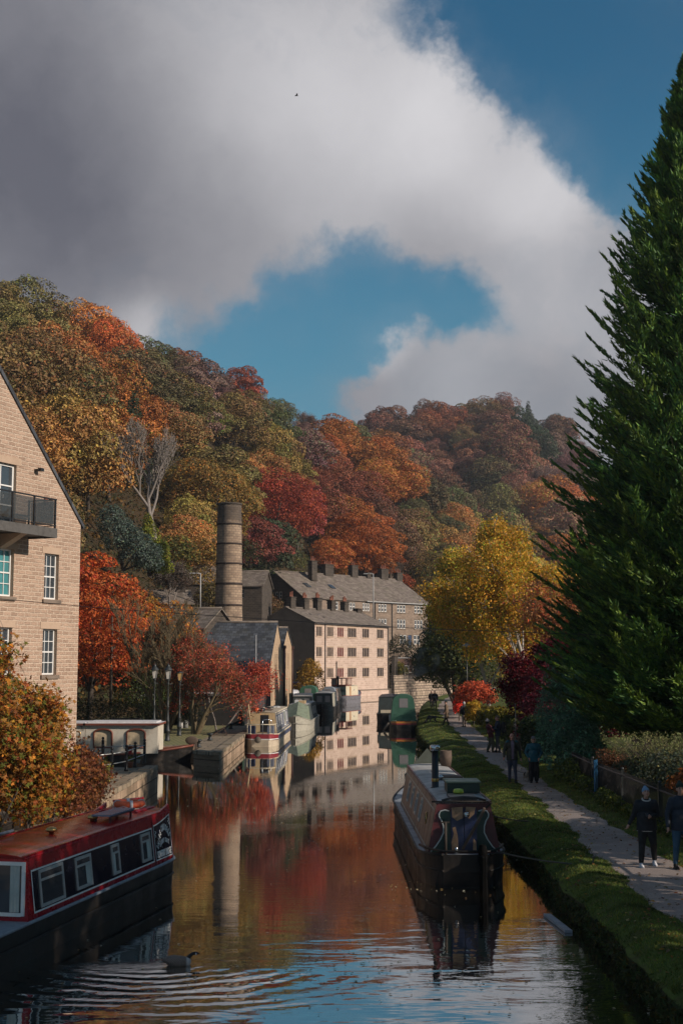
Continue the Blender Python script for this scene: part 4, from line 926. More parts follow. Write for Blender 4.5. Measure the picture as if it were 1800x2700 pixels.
# ---- 7 dark boat shed on the quay
def shed():
    root = empty('boat_shed', (-9.3, 96, .62), -.02, 'black corrugated shed with a green corner post on the quay', 'shed'); b = MB()
    b.box((0, 1.6, 1.05), (4.6, 3.2, 2.1)); b.build('wall', M['shedblack'], root)
    q = MB(); q.prism([(-2.5, -.2, 2.1), (2.5, -.2, 2.1), (2.5, -.2, 2.18), (-2.5, -.2, 2.34)], (0, 3.8, 0)); q.build('roof', M['steelgrey'], root)
    q = MB(); q.box((2.33, -.05, 1.06), (.14, .14, 2.12)); q.build('corner_post', M['greenpost'], root)
    q = MB(); q.box((-2.0, -.03, 1.35), (.35, .03, .45)); q.build('notice', M['cream'], root)
    q = MB(); q.box((-1.25, -.1, 2.32), (2.6, .5, .1)); q.build('roof_strip_light', M['whitegutter'], root)
    r2 = empty('lean_to_store', (-12.6, 97.5, .62), 0, 'open dark green lean-to store beside the black boat shed', 'shed'); b = MB()
    b.box((0, 1.2, 1.0), (3.4, 2.2, 2.0)); b.build('wall', M['greendark'], r2); q = MB(); q.box((0, .6, 2.08), (3.7, 3.6, .1)); q.build('roof', M['whitegutter'], r2)
    for x in (-1.7, 1.7): q = MB(); q.box((x, -1.0, 1.), (.1, .1, 2.)); q.build('post', M['greenpost'], r2)
    # grey container doors by the mill
    r3 = empty('grey_store', (-7.0, 108, .62), -.05, 'narrow grey plank store with stone jamb between shed and mill', 'shed'); b = MB(); b.box((-.2, 3, 1.1), (1.9, 5, 2.2)); b.build('wall', M['shedblack'], r3)
    q = MB(); q.box((.3, .46, 1.05), (.9, .06, 2.0)); q.build('door', M['greydoor'], r3); q = MB(); q.box((-.45, .44, 1.1), (.3, .12, 2.2)); q.build('jamb', M['mill'], r3)
    q = MB(); q.box((-.2, 3, 2.26), (2.2, 5.4, .1)); q.build('roof', M['blueslate'], r3)
M['shedblack'] = paint('black_boards', (.014, .013, .012), .7, .4, 2., (.04, .035, .03)); M['greenpost'] = paint('green_post', (.06, .11, .075), .6, .3)
M['greendark'] = paint('dark_green_boards', (.012, .022, .017), .7, .4); M['greydoor'] = paint('grey_door', (.14, .15, .155), .7, .3); M['cream'] = paint('cream_paint', (.60, .52, .38), .5, .2)
shed()
M['wallstone'] = stone('canal_wall_stone', (.42, .33, .25), (.20, .15, .12), (.10, .085, .07), .9, .42, .95, 1., .5, (.09, .075, .05), .08, .05)
# ---- retaining walls and garden wall at the bend
def rwall(name, pts, z0, z1, th, mat, label):
    for i, ((x0, y0), (x1, y1)) in enumerate(zip(pts, pts[1:])):
        L = math.hypot(x1-x0, y1-y0); a = math.atan2(y1-y0, x1-x0); b = MB(); b.box((L/2, 0, (z0+z1)/2), (L, th, z1-z0)); b.box((L/2, 0, z1+.07), (L+.06, th+.14, .14))
        o = b.build(name, mat, None, (x0, y0, 0), a); tag(o, label[i], 'wall')
rwall('canal_wall', [(7.9, 210), (12.3, 220), (21.5, 236)], -.4, 2.9, .6, M['wallstone'], ['stone canal wall directly right of the waterside cottages', 'coursed stone canal wall under the allotment gardens at the bend'])
rwall('garden_wall', [(8.2, 213), (9.5, 224)], 1., 6.0, .5, M['darkstone'], ['high dark garden wall stepping up from the right end of the cottages'])
def part_(root, name, mat, fn):
    b = MB(); fn(b); return b.build(name, mat, root)
def trellis(x, y, rz, label):
    root = empty('garden_fence', (x, y, 2.9), rz, label, 'fence', 'pale garden fences above the canal wall')
    for k in range(4): part_(root, 'post', M['white2'], lambda b: b.box((-2.4+1.6*k, 0, .8), (.08, .08, 1.7)))
    for z in (.5, 1.1, 1.6): part_(root, 'rail', M['white2'], lambda b: b.box((0, 0, z), (4.9, .05, .06)))
trellis(14.6, 224.5, 1.03, 'pale post and rail fence on the allotment above the canal wall'); trellis(11.4, 221.5, 1.1, 'pale rail fence beside the brown garden shed')
def hut():
    p = at(1058, 1770, 222); root = empty('garden_shed', (p.x, 222, 3.6), .4, 'small brown timber shed with a pale flat roof above the canal wall', 'shed'); b = MB(); b.box((0, 0, 1.0), (2.8, 2.2, 2.2)); b.build('wall', M['brownboards'], root)
    q = MB(); q.box((0, 0, 2.2), (3.2, 2.6, .12)); q.build('roof', M['whitegutter'], root); q = MB(); q.box((.5, -1.12, 1.), (.8, .04, 1.6)); q.build('door', M['pipe_brown'], root)
M['brownboards'] = paint('brown_boards', (.13, .07, .045), .8, .4)
hut()
TEXTS = []
# ------------------------------------------------------------------ narrowboats: local x from stern (0) to bow (L), y to port, z up from the waterline
def hull_w(x, L, B=1.04, stern=1.1, bow=3.2):
    w = B
    if x < stern: w = B*(.52+.48*math.sin(math.pi/2*(x/stern))**.8) if x > 0 else B*.52
    if x > L-bow: t = (x-(L-bow))/bow; w = B*max(.03, max(0., math.cos(math.pi/2*t))**.62)
    return w
def hull_g(x, L, g=.62, rise=.38, bow=3.6, srise=.06):
    z = g
    if x > L-bow: z += rise*((x-(L-bow))/bow)**2
    if x < 1.4: z += srise*(1-x/1.4)**2
    return z
def hull_mesh(L, g=.62, B=1.04, rise=.38, well=None, stern=1.1, bow=3.2):
    b = MB(); xs = [0, .05, .15, .3, .5, .75, 1.05, 1.5]+list(np.arange(2.2, L-bow, .8))+[L-bow+bow*t for t in (0, .12, .25, .38, .5, .62, .72, .81, .89, .95, 1.)]
    zs = [-.45, -.05, .02, .30, .325, .335, None]          # None: gunwale
    rows = []
    for side in (1, -1):
        grid = []
        for x in xs:
            w, gg = hull_w(x, L, B, stern, bow), hull_g(x, L, g, rise); r = []
            for z in zs:
                zz = gg if z is None else (z if z < .2 else z*gg/.62)
                k = 1. if z is None else (.97 if z in (.30, .335) else (.99 if z == .325 else .955))
                xx = x
                if x > L-bow and zz < gg: xx = x-.35*((x-(L-bow))/bow)**3*(1-max(0, zz)/gg)
                if x < .3: xx = x+(.10 if zz < .2 else 0)
                r.append((xx, side*w*k, zz))
            grid.append(r)
        n = len(zs); V = [p for r in grid for p in r]; F = []
        for i in range(len(xs)-1):
            for j in range(n-1):
                q = (i*n+j, (i+1)*n+j, (i+1)*n+j+1, i*n+j+1); F.append(q if side < 0 else q[::-1])
        b.add(V, F); rows.append(grid)
    a, c = rows[0][0], rows[1][0]
    for j in range(len(zs)-1): b.quad(a[j], c[j], c[j+1], a[j+1])
    return b, xs
def rail_strip(L, zf, off, r, B, g, rise, stern, bow, x0=0, x1=None):
    pts = {}; b = MB()
    for side in (1, -1):
        P = []
        for x in [x0+((x1 or L)-x0)*i/40 for i in range(41)]:
            w = hull_w(x, L, B, stern, bow)+off; z = zf*hull_g(x, L, g, rise); P.append((x, side*w, z))
        b.tube(P, r, 5)
    return b
def narrowboat(loc, rz, label, L=14., cab=(2., 10.), g=.62, top=1.72, b1=.92, b2=.76, cols=None, wins=(), panels=(), deckc=None, rise=.38, bow=3.2, stern=1.1, camber=.09, roof_over=.0, name='narrowboat', rearops=None, B=1.04, group='narrowboats moored along the canal', trim=None, ext=None):
    c = dict(hull=M['hullblack'], cabin=M['black'], roof=M['greyroof'], panel=None, line=M['cream'], frame=M['chrome'], end=None); c.update(cols or {})
    root = empty(name, loc, rz, label, 'canal boat', group)
    hb, xs = hull_mesh(L, g, B, rise, stern=stern, bow=bow); hb.build('hull', c['hull'], root)
    rb = rail_strip(L, 1., .005, .032, B, g, rise, stern, bow); rb.build('gunwale_rail', c.get('rail', c['hull']), root)
    rb = rail_strip(L, .52, -.018, .028, B, g, rise, stern, bow); rb.build('rubbing_strake', c.get('strake', c['hull']), root)
    # deck
    d = MB(); n = len(xs)
    for i in range(n-1):
        a, e = xs[i], xs[i+1]; wa, we = hull_w(a, L, B, stern, bow), hull_w(e, L, B, stern, bow); za, ze = hull_g(a, L, g, rise)-.015, hull_g(e, L, g, rise)-.015
        d.quad((a, -wa, za), (e, -we, ze), (e, we, ze), (a, wa, za))
    d.build('deck', deckc or c.get('deck', M['greydeck']), root)
    x0, x1 = cab; gz = g-.02
    def side(x, t, s, off=0.): return Vector((x, s*(lerp(b1, b2, t)+off), lerp(gz, top, t)+off*.15))
    if x1 > x0:
        cb = MB(); m = 8; N = max(2, int((x1-x0)/1.2)); R_ = []
        for i in range(N+1):
            x = lerp(x0, x1, i/N); lean0 = .10*(1 if i == 0 else 0)
            prof = [side(x, 0, 1), side(x, 1, 1)]
            R_.append([(x, b1, gz), (x, b2, top), (x, -b2, top), (x, -b1, gz)])
        for i in range(N):
            A, E = R_[i], R_[i+1]
            cb.quad(A[1], A[0], E[0], E[1]); cb.quad(A[3], A[2], E[2], E[3]); cb.quad(A[0], A[3], E[3], E[0])
        co = cb.build('cabin', c['cabin'], root)
        for xe, sgn in ((x0, -1), (x1, 1)):
            e = MB(); pts = [(xe, b1, gz), (xe, b2, top)]+[(xe, b2*math.cos(math.pi*k/8), top+camber*math.sin(math.pi*k/8)) for k in range(1, 8)]+[(xe, -b2, top), (xe, -b1, gz)]
            e.poly(pts if sgn < 0 else pts[::-1]); e.build('bulkhead', c.get('rear') if (sgn < 0 and c.get('rear')) else (c.get('front') if (sgn > 0 and c.get('front')) else c['cabin']), root)
        r = MB(); K = 10; NN = max(2, int((x1-x0)/.8))
        V = [(lerp(x0-roof_over, x1+roof_over, i/NN), (b2+.03)*math.cos(math.pi*k/K), top+.02+camber*math.sin(math.pi*k/K)) for i in range(NN+1) for k in range(K+1)]
        r.add(V, [(i*(K+1)+k, i*(K+1)+k+1, (i+1)*(K+1)+k+1, (i+1)*(K+1)+k) for i in range(NN) for k in range(K)])
        for xe in (x0-roof_over, x1+roof_over): r.poly([(xe, (b2+.03)*math.cos(math.pi*k/K), top+.02+camber*math.sin(math.pi*k/K)) for k in range(K+1)])
        ro = r.build('roof', c['roof'], root)
        h = MB()
        for s in (1, -1): h.box(((x0+x1)/2, s*(b2+.0), top+.035), (x1-x0, .05, .07))
        h.build('handrail', c.get('handrail', c['cabin']), root)
        def patch(b, xa, xb, ta, tb, s, off):
            P = [side(xa, ta, s, off), side(xb, ta, s, off), side(xb, tb, s, off), side(xa, tb, s, off)]
            b.quad(*(P if s < 0 else P[::-1]))
        for (xa, xb, ta, tb, mat_) in panels:
            for s in (1, -1):
                b = MB(); b.mi = 0; patch(b, xa, xb, ta, tb, s, .006); dx, dt = .035, .03; b.mi = 1
                for q in ((xa, xb, ta, ta+dt), (xa, xb, tb-dt, tb), (xa, xa+dx, ta+dt, tb-dt), (xb-dx, xb, ta+dt, tb-dt)): patch(b, *q, s, .011)
                b.build('side_panel', [mat_ or c['panel'] or c['cabin'], c['line']], root)
        for (xa, xb, ta, tb, *o) in wins:
            for s in (1, -1):
                f = MB(); fx = .05; ft = .055/(top-g); vent = o[0] if o else .72
                for q in ((xa, xb, ta, ta+ft), (xa, xb, tb-ft, tb), (xa, xa+fx, ta+ft, tb-ft), (xb-fx, xb, ta+ft, tb-ft)): 
                    patch(f, *q, s, .030)
                    P = [side(q[0], q[2], s, .03), side(q[1], q[2], s, .03), side(q[1], q[3], s, .03), side(q[0], q[3], s, .03)]; Q = [side(q[0], q[2], s, .0), side(q[1], q[2], s, .0), side(q[1], q[3], s, .0), side(q[0], q[3], s, .0)]
                    for k in range(4): f.quad(P[k], P[(k+1) % 4], Q[(k+1) % 4], Q[k])
                if vent: zt = lerp(ta, tb, vent); patch(f, xa+fx, xb-fx, zt-ft*.4, zt+ft*.4, s, .028)
                fo = f.build('window', c['frame'], root); p = MB(); patch(p, xa+.02, xb-.02, ta+.02, tb-.02, s, .014); p.build('pane', c.get('glass', M['boatglass']), fo)
    root['x0'] = x0
    return root, side
def porthole(root, side, x, t, r=.15):
    for s in (1, -1):
        f = MB(); c = side(x, t, s, .02); f.tube([c-Vector((0, s*.02, 0)), c+Vector((0, s*.02, .004))], r, 18); f.build('porthole', M['brass'], root)
        p = MB(); c = side(x, t, s, .045); p.tube([c, c+Vector((0, s*.006, 0))], r*.78, 18); p.build('porthole_glass', M['boatglass'], root)
def part(root, name, mat, fn, **k):
    b = MB(); fn(b); return b.build(name, mat, root, **k)
def standalone(name, mat, fn, loc, rz, label, cat, group=None):
    b = MB(); fn(b); o = b.build(name, mat, None, loc, rz); return tag(o, label, cat, group)
def W2(root, p):
    """a boat's own point in the world"""
    a = root.rotation_euler[2]; return Vector((root.location[0]+p[0]*math.cos(a)-p[1]*math.sin(a), root.location[1]+p[0]*math.sin(a)+p[1]*math.cos(a), p[2]))
def text(parent, s, size, loc, rot, mat, name='lettering', ext=.003, sx=1., shear=0.):
    cu = bpy.data.curves.new(name, 'FONT'); cu.body = s; cu.size = size; cu.extrude = ext; cu.align_x = 'CENTER'; cu.align_y = 'CENTER'; cu.shear = shear; cu.offset = .006*size/.2
    o = bpy.data.objects.new(name, cu); COL.objects.link(o)
    mtx = Matrix.Translation(loc) @ Matrix(rot.to_matrix().to_4x4() if hasattr(rot, 'to_matrix') else __import__('mathutils').Euler(rot).to_matrix().to_4x4()) @ Matrix.Diagonal((sx, 1, 1, 1)); TEXTS.append((parent, o, mtx, mat)); return o
M['hullblack'] = paint('hull_blacking', (.014, .013, .012), .42, .6, 2.2, (.09, .07, .055), bmp=.2, spec=.3)
M['hullworn'] = paint('worn_hull_blacking', (.010, .009, .008), .42, .5, 1.4, (.06, .045, .035), bmp=.25, spec=.22)
M['greyroof'] = paint('grey_roof_paint', (.40, .40, .39), .6, .55, 1.8, (.12, .10, .08)); M['greydeck'] = paint('grey_deck_paint', (.22, .25, .29), .45, .3, 3., (.10, .09, .08))
M['red'] = paint('red_boat_paint', (.34, .009, .016), .25, .06, 2., (.16, .01, .01), spec=.6); M['redroof'] = paint('red_roof_paint', (.42, .014, .014), .2, .4, 1.6, (.16, .03, .02), spec=.45)
M['navy'] = paint('navy_panel', (.006, .008, .018), .2, .04, 3., (.02, .02, .03)); M['chrome'] = paint('window_alloy', (.48, .48, .46), .35, .2, metal=.3)
M['chromebright'] = paint('chrome', (.6, .6, .6), .2, .15, metal=1.)
M['boatglass'] = glassy('boat_glass', (.03, .032, .035), .05); M['brass'] = paint('brass', (.52, .33, .12), .3, .3, metal=.9)
M['maroon'] = paint('faded_maroon', (.085, .018, .02), .45, .5, 2., (.06, .05, .04)); M['scuffed'] = paint('scuffed_brown_panel', (.19, .12, .09), .38, .8, 2.4, (.07, .05, .04), spec=.6)
M['bottle'] = paint('bottle_green_paint', (.008, .03, .024), .4, .3); M['doorblue'] = paint('flaking_blue_doors', (.010, .018, .055), .4, .3)
M['tanpatch'] = paint('bare_primer', (.36, .22, .13), .8, .6, 9., (.10, .06, .04)); M['darkwood2'] = paint('dark_oiled_wood', (.035, .026, .02), .8, .3); M['blackmatt'] = paint('matt_black', (.004, .004, .004), .9, .05, spec=.05)
M['wood'] = paint('weathered_wood', (.10, .068, .05), .85, .6, 4., (.06, .05, .04), bmp=.3)
M['silverline'] = paint('silver_line', (.42, .46, .45), .4, .2); M['canvasgreen'] = paint('green_canvas', (.035, .115, .075), .8, .35, 2., (.03, .06, .04), bmp=.15)
M['canvasdark'] = paint('dark_canvas', (.04, .055, .055), .8, .3, bmp=.15); M['blueboat'] = paint('blue_boat_paint', (.035, .055, .12), .3, .3, 2., (.25, .2, .17))
M['greyblue'] = paint('grey_blue_paint', (.13, .145, .19), .35, .3, 2.); M['orangeline'] = paint('orange_line', (.45, .17, .03), .4, .3); M['sagepaint'] = paint('sage_paint', (.20, .24, .17), .5, .4)
M['buff'] = paint('buff_paint', (.50, .36, .20), .5, .3); M['rope'] = paint('rope', (.10, .085, .065), .9, .4, 8.); M['ropewhite'] = paint('pale_rope', (.5, .48, .44), .9, .3, 8.)
M['orange'] = paint('orange_plastic', (.62, .10, .03), .5, .2); M['lime'] = paint('lime_plastic', (.40, .52, .05), .4, .2); M['reflect'] = paint('reflective_tape', (.5, .5, .52), .3, .1)
M['panelglass'] = paint('solar_cells', (.14, .18, .26), .18, .3, 2., (.3, .33, .38), spec=.9)
m, T, b, o = base('clear_plastic_window'); b.inputs['Base Color'].default_value = (.20, .19, .19, 1); b.inputs['Roughness'].default_value = .15; T.set(b, 'Normal', bump(T, T.noise(T.node('ShaderNodeTexCoord').outputs['Object'], 3., 3, .5), .5, .05)); M['plastic'] = m
# ---- A: red and black hire boat, lower left. Stern towards the right, bow out of the frame
ra = math.atan2(-.982, -.205)                         # boat forward (+x) points towards the camera
ux, uy = math.cos(ra), math.sin(ra); pv = Vector((-uy, ux))   # port = left of forward
stern_side = Vector((-3.68, 31.75)); cen = stern_side-pv*1.04 if pv.x > 0 else stern_side+pv*1.04
# the side towards the canal is port (+y) when heading to the camera
A, sideA = narrowboat((cen.x, cen.y, 0), ra, 'red and black hire boat with white lined windows and a lifebuoy on its roof', 13., (.42, 8.15), .66, 1.69, .93, .80,
    cols=dict(hull=M['hullworn'], cabin=M['red'], roof=M['redroof'], frame=M['chrome'], line=M['white'], rail=M['greydeck'], strake=M['hullworn'], deck=M['greydeck'], handrail=M['red'], front=M['red']),
    panels=((1.68, 7.9, .09, .80, M['navy']),), wins=((1.86, 2.42, .17, .74), (3.72, 4.14, .17, .74), (5.22, 5.98, .17, .74), (6.55, 7.6, .14, .76)), group='narrowboats moored along the canal', stern=.8)
# sign panel at the stern with rising bulwark
b = MB()
for s in (1, -1):
    b.mi = 0
    top_ = lambda x: 1.02+.15*max(0, (1.62-x)/1.2)**1.6
    n = 6
    for i in range(n):
        xa, xb = lerp(.40, 1.62, i/n), lerp(.40, 1.62, (i+1)/n); P = [sideA(xa, .02, s, .004), sideA(xb, .02, s, .004), sideA(xb, top_(xb), s, .004), sideA(xa, top_(xa), s, .004)]; b.quad(*(P if s < 0 else P[::-1]))
        Q = [p+Vector((0, -s*.05, 0)) for p in P]; b.quad(*(Q[::-1] if s < 0 else Q)); b.quad(P[3], P[2], Q[2], Q[3])
b.mi = 0; P = [sideA(.40, .02, 1, .004), sideA(.40, .02, -1, .004), sideA(.40, .5, -1, .004), sideA(.40, .5, 1, .004)]; b.quad(*P)
b.build('bulwark', M['red'], A)
for s in (1, -1):
    b = MB(); n = 6
    tp = lambda x: .83+.15*max(0, (1.62-x)/1.2)**1.6
    for i in range(n):
        xa, xb = lerp(.47, 1.58, i/n), lerp(.47, 1.58, (i+1)/n); b.mi = 0
        P = [sideA(xa, .09, s, .010), sideA(xb, .09, s, .010), sideA(xb, tp(xb), s, .010), sideA(xa, tp(xa), s, .010)]; b.quad(*(P if s < 0 else P[::-1])); b.mi = 1
        for (f0, f1) in ((.09, .115), None or (-1, -1)):
            lo = (lambda x: f0) if f0 > 0 else (lambda x: tp(x)-.025); hi = (lambda x: f1) if f0 > 0 else tp
            P = [sideA(xa, lo(xa), s, .014), sideA(xb, lo(xb), s, .014), sideA(xb, hi(xb), s, .014), sideA(xa, hi(xa), s, .014)]; b.quad(*(P if s < 0 else P[::-1]))
    for xa, xb in ((.47, .495), (1.555, 1.58)):
        P = [sideA(xa, .115, s, .014), sideA(xb, .115, s, .014), sideA(xb, tp(xb)-.025, s, .014), sideA(xa, tp(xa)-.025, s, .014)]; b.quad(*(P if s < 0 else P[::-1]))
    sp_ = b.build('sign_panel', [M['navy'], M['white']], A)
    tl = math.atan2(.13, 1.12)
    rot = (math.pi/2-tl, 0, math.pi) if s > 0 else (math.pi/2-tl, 0, 0)
    def put(txt, size, x, t, sx=1., tilt=0.):
        q = sideA(x, t, s, .020); r = Matrix.Rotation(math.pi if s > 0 else 0, 4, 'Z') @ Matrix.Rotation(math.pi/2-tl, 4, 'X') @ Matrix.Rotation(tilt, 4, 'Z'); text(sp_, txt, size, q, r.to_euler(), M['white'], sx=sx)
    sg = 1 if s > 0 else -1
    for k, ch in enumerate('SHIRE'):
        a = lerp(52, 24, k/4) if s > 0 else lerp(52, 24, k/4); xx = 1.02+.0; u = lerp(-.40, -.16, k/4); put(ch, .17, 1.02-sg*u, .36+lerp(.0, .27, k/4), .62, R(a))
    for k, ch in enumerate('CRUISERS'):
        u = lerp(-.05, .42, k/7); put(ch, .19, 1.02-sg*u, .70+.05*math.sin(k/7*3.14)-.16*(k/7)**2, .5, R(lerp(14, -58, k/7)))
    for k, ch in enumerate('LUXURY CRAFT'):
        u = lerp(-.24, .34, k/11); put(ch, .135, 1.02-sg*u, .37+.07*math.sin(k/11*3.14)+.02, .5, R(lerp(20, -10, k/11)))
    put('SOWERBY BRIDGE', .20, 1.02, .20, .55)
    for (u, t, k) in ((-.47, .62, 1), (.46, .80, -1)):
        q = MB(); P = [sideA(1.02-sg*(u+.06*math.sin(i*.9)*(.3+i/14)), t+.012*i-.05, s, .018) for i in range(12)]; q.tube(P, .006, 4); q.build('scroll', M['white'], sp_)
part(A, 'split_line', M['maroon'], lambda b: [b.quad(*([sideA(1.61, .0, s, .013), sideA(1.64, .0, s, .013), sideA(1.64, 1., s, .013), sideA(1.61, 1., s, .013)])) for s in (1,)])
part(A, 'tiller', M['red'], lambda b: (b.tube([(-.02, 0, .7), (-.02, 0, 1.42), (.03, 0, 1.72), (.03, 0, 1.93), (.06, .03, 1.96)], .028, 8), b.tube([(.05, .02, 1.95), (1.05, -.32, 1.98)], .026, 8)))
part(A, 'rudder_post', M['black'], lambda b: b.box((-.08, 0, .3), (.1, .06, 1.)))
part(A, 'stern_hatch', M['red'], lambda b: (b.box((1.02, 0, 1.79), (.95, .84, .09)), b.box((1.02, .43, 1.77), (1.2, .04, .1)), b.box((1.02, -.43, 1.77), (1.2, .04, .1))), bevel=.01)
part(A, 'stern_seat', M['red'], lambda b: (b.box((.2, 0, 1.32), (.4, .9, .05)), b.box((.05, 0, 1.1), (.06, .9, .5))))
part(A, 'mushroom_vent', M['brass'], lambda b: b.lathe([(.05, 0), (.05, .05), (.10, .06), (.115, .09), (.09, .13), (.03, .15)], (3.35, .12, 1.79), 16))
part(A, 'mushroom_vent', M['brass'], lambda b: b.lathe([(.05, 0), (.05, .05), (.10, .06), (.115, .09), (.09, .13), (.03, .15)], (5.5, .15, 1.79), 16))
part(A, 'aerial', M['black'], lambda b: (b.box((7.45, -.25, 1.83), (.14, .1, .03)), b.tube([(7.45, -.25, 1.8), (7.45, -.25, 2.08)], .012, 6)))
part(A, 'roof_pole', M['greydeck'], lambda b: b.tube([(5.6, -.62, 1.85), (9.2, -.62, 1.85)], .035, 6))
so = part(A, 'solar_panel', M['panelglass'], lambda b: b.box((2.75, .36, 1.93), (1.45, .42, .035)))
part(so, 'panel_stand', M['maroon'], lambda b: [b.box((x, y, 1.83), (.04, .04, .17)) for x in (2.15, 3.35) for y in (.2, .52)]+[b.box((2.75, y, 1.90), (1.4, .03, .03)) for y in (.18, .54)])
part(so, 'cell_lines', M['reflect'], lambda b: [b.box((2.05+k*.117, .36, 1.9485), (.008, .42, .003)) for k in range(1, 12)])
# front end: two glazed doors with curtains, cill
for y0, y1 in ((-.86, -.06), (.06, .86)):
    fo = part(A, 'front_window', M['white'], lambda b: [b.box((8.17, y, z), (.04, w, h)) for (y, z, w, h) in ((y0+.03, 1.2, .06, .92), (y1-.03, 1.2, .06, .92), ((y0+y1)/2, .76, y1-y0-.12, .06), ((y0+y1)/2, 1.63, y1-y0-.12, .06))])
    part(fo, 'pane', M['boatglass'], lambda b: b.quad((8.165, y0+.05, .78), (8.165, y1-.05, .78), (8.165, y1-.05, 1.62), (8.165, y0+.05, 1.62)))
    part(fo, 'curtain', M['curtain'], lambda b: b.add([(8.172+.008*(i % 2), y1-.1-i*.03, z) for z in (.8, 1.6) for i in range(7)], [(i, i+1, i+8, i+7) for i in range(6)]))
for (xa, xb) in ((1.9, 2.1), (3.95, 4.1), (5.25, 5.5)):
    n = 7; part(A, 'curtain', M['curtain'], lambda b: b.add([tuple(sideA(lerp(xa, xb, i/(n-1)), t, 1, .0165+.004*(i % 2))) for t in (.2, .56) for i in range(n)], [(i, i+1, n+i+1, n+i) for i in range(n-1)]))
def buoy(b):
    n, m, R0, r0 = 28, 10, .27, .095; V = []
    for i in range(n):
        a = 2*math.pi*i/n
        for j in range(m): q = 2*math.pi*j/m; V.append(((R0+r0*math.cos(q))*math.cos(a), (R0+r0*math.cos(q))*math.sin(a), r0*.85*math.sin(q)))
    b.smooth = True; b.add(V, [(i*m+j, ((i+1) % n)*m+j, ((i+1) % n)*m+(j+1) % m, i*m+(j+1) % m) for i in range(n) for j in range(m)]); b.smooth = False
p = W2(A, (1.02, .06, 2.0)); lb = empty('lifebuoy', (p.x, p.y, 1.92), ra, 'orange lifebuoy with silver tape lying on the red boat hatch', 'lifebuoy')
part(lb, 'ring', M['orange'], buoy)
for k in range(4):
    a = math.pi/2*k+.5; part(lb, 'tape', M['reflect'], lambda b: b.tube([(.27*math.cos(a)-.035*math.sin(a), .27*math.sin(a)+.035*math.cos(a), 0), (.27*math.cos(a)+.035*math.sin(a), .27*math.sin(a)-.035*math.cos(a), 0)], .099, 12))
part(lb, 'grab_line', M['ropewhite'], lambda b: [b.tube([(.38*math.cos(a0+t), .38*math.sin(a0+t), -.02-.06*math.sin(t/1.57*math.pi)) for t in np.linspace(0, 1.57, 8)], .008, 4) for a0 in (0, 1.57, 3.14, 4.71)])
# ---- B: dark trad boat on the right, stern towards the camera
Bt, sideB = narrowboat((2.86, 31.1, 0), math.pi/2+.012, 'dark scuffed boat with black funnel, its painted stern doors facing the camera', 15.6, (.55, 11.6), .70, 1.84, .86, .63,
    cols=dict(hull=M['hullworn'], cabin=M['scuffed'], roof=M['greyroof'], frame=M['chrome'], line=M['silverline'], rear=M['maroon'], rail=M['hullworn'], handrail=M['maroon'], deck=M['greydeck']),
    panels=((.75, 5.0, .08, .88, M['scuffed']), (5.2, 11.3, .08, .88, M['scuffed'])), wins=((4.0, 4.5, .3, .80), (5.6, 6.1, .3, .80), (7.2, 7.7, .3, .80), (8.9, 9.4, .3, .80)), deckc=M['greydeck'], stern=1.5)
porthole(Bt, sideB, 2.3, .55)
# stern doors and painted curves on the rear bulkhead (plane x = .55)
def rq(b, pts, x): b.poly([(x, y, z) for y, z in pts])
zc = lambda t: lerp(.72, 1.84, t)
part(Bt, 'rear_panel', M['bottle'], lambda b: [rq(b, [(s*y, zc(t)) for y, t in ((0, .02), (.78, .02), (.66, .14), (.52, .30), (.47, .46), (.50, .60), (.56, .70), (.58, .78), (.54, .85), (.44, .87), (.33, .85), (0, .85))], .538) for s in (1, -1)])
for s in (1, -1):
    P = [(.532, s*y, zc(t)) for y, t in ((.78, .03), (.66, .14), (.55, .28), (.475, .42), (.48, .55), (.52, .66), (.575, .74), (.58, .80), (.54, .86), (.44, .88), (.34, .86))]
    part(Bt, 'painted_curve', M['silverline'], lambda b: b.tube(P, .017, 6))
for s in (1, -1):
    dr = part(Bt, 'stern_door', M['doorblue'], lambda b: b.box((.525, s*.155, zc(.48)), (.03, .30, .98)), bevel=.01)
    pts = [(.02, .72), (.16, .66), (.27, .73), (.29, .93), (.03, .95)] if s > 0 else [(.03, .78), (.13, .70), (.24, .80), (.28, .94), (.05, .95)]
    part(dr, 'bare_patch', M['tanpatch'], lambda b: rq(b, [(s*y, zc(t)) for y, t in pts], .506))
    pts = [(.13, .03), (.28, .02), (.30, .22), (.24, .40), (.27, .52), (.20, .54), (.15, .36)] if s > 0 else [(.20, .02), (.29, .04), (.28, .24), (.22, .30)]
    part(dr, 'bare_patch', M['tanpatch'], lambda b: rq(b, [(s*y, zc(t)) for y, t in pts], .506))
part(Bt, 'door_lamp', M['chromebright'], lambda b: b.lathe([(.05, 0), (.07, .03), (.07, .1), (.04, .13)], (.47, -.06, zc(.74)), 12))
part(Bt, 'slide_hatch', M['black'], lambda b: (b.box((1.0, 0, 1.97), (1.1, .62, .05)), b.tube([(.47, -.52, 1.93), (.47, -.3, 1.99), (.47, 0, 2.01), (.47, .3, 1.99), (.47, .52, 1.93)], .03, 6)))
part(Bt, 'tiller', M['darkwood2'], lambda b: b.tube([(.30, -.50, 1.78), (.16, -.60, 1.90), (.12, -.52, 1.94), (.12, .78, 1.94)], .022, 6))
part(Bt, 'tiller_bar', M['wood'], lambda b: b.tube([(.05, -.43, 1.80), (.18, -.30, 1.5), (.3, .06, .84)], .035, 8))
part(Bt, 'mooring_post', M['darkwood2'], lambda b: (b.tube([(.22, .46, .7), (.22, .46, 1.46)], .035, 8), b.box((.22, .46, 1.46), (.03, .2, .03))))
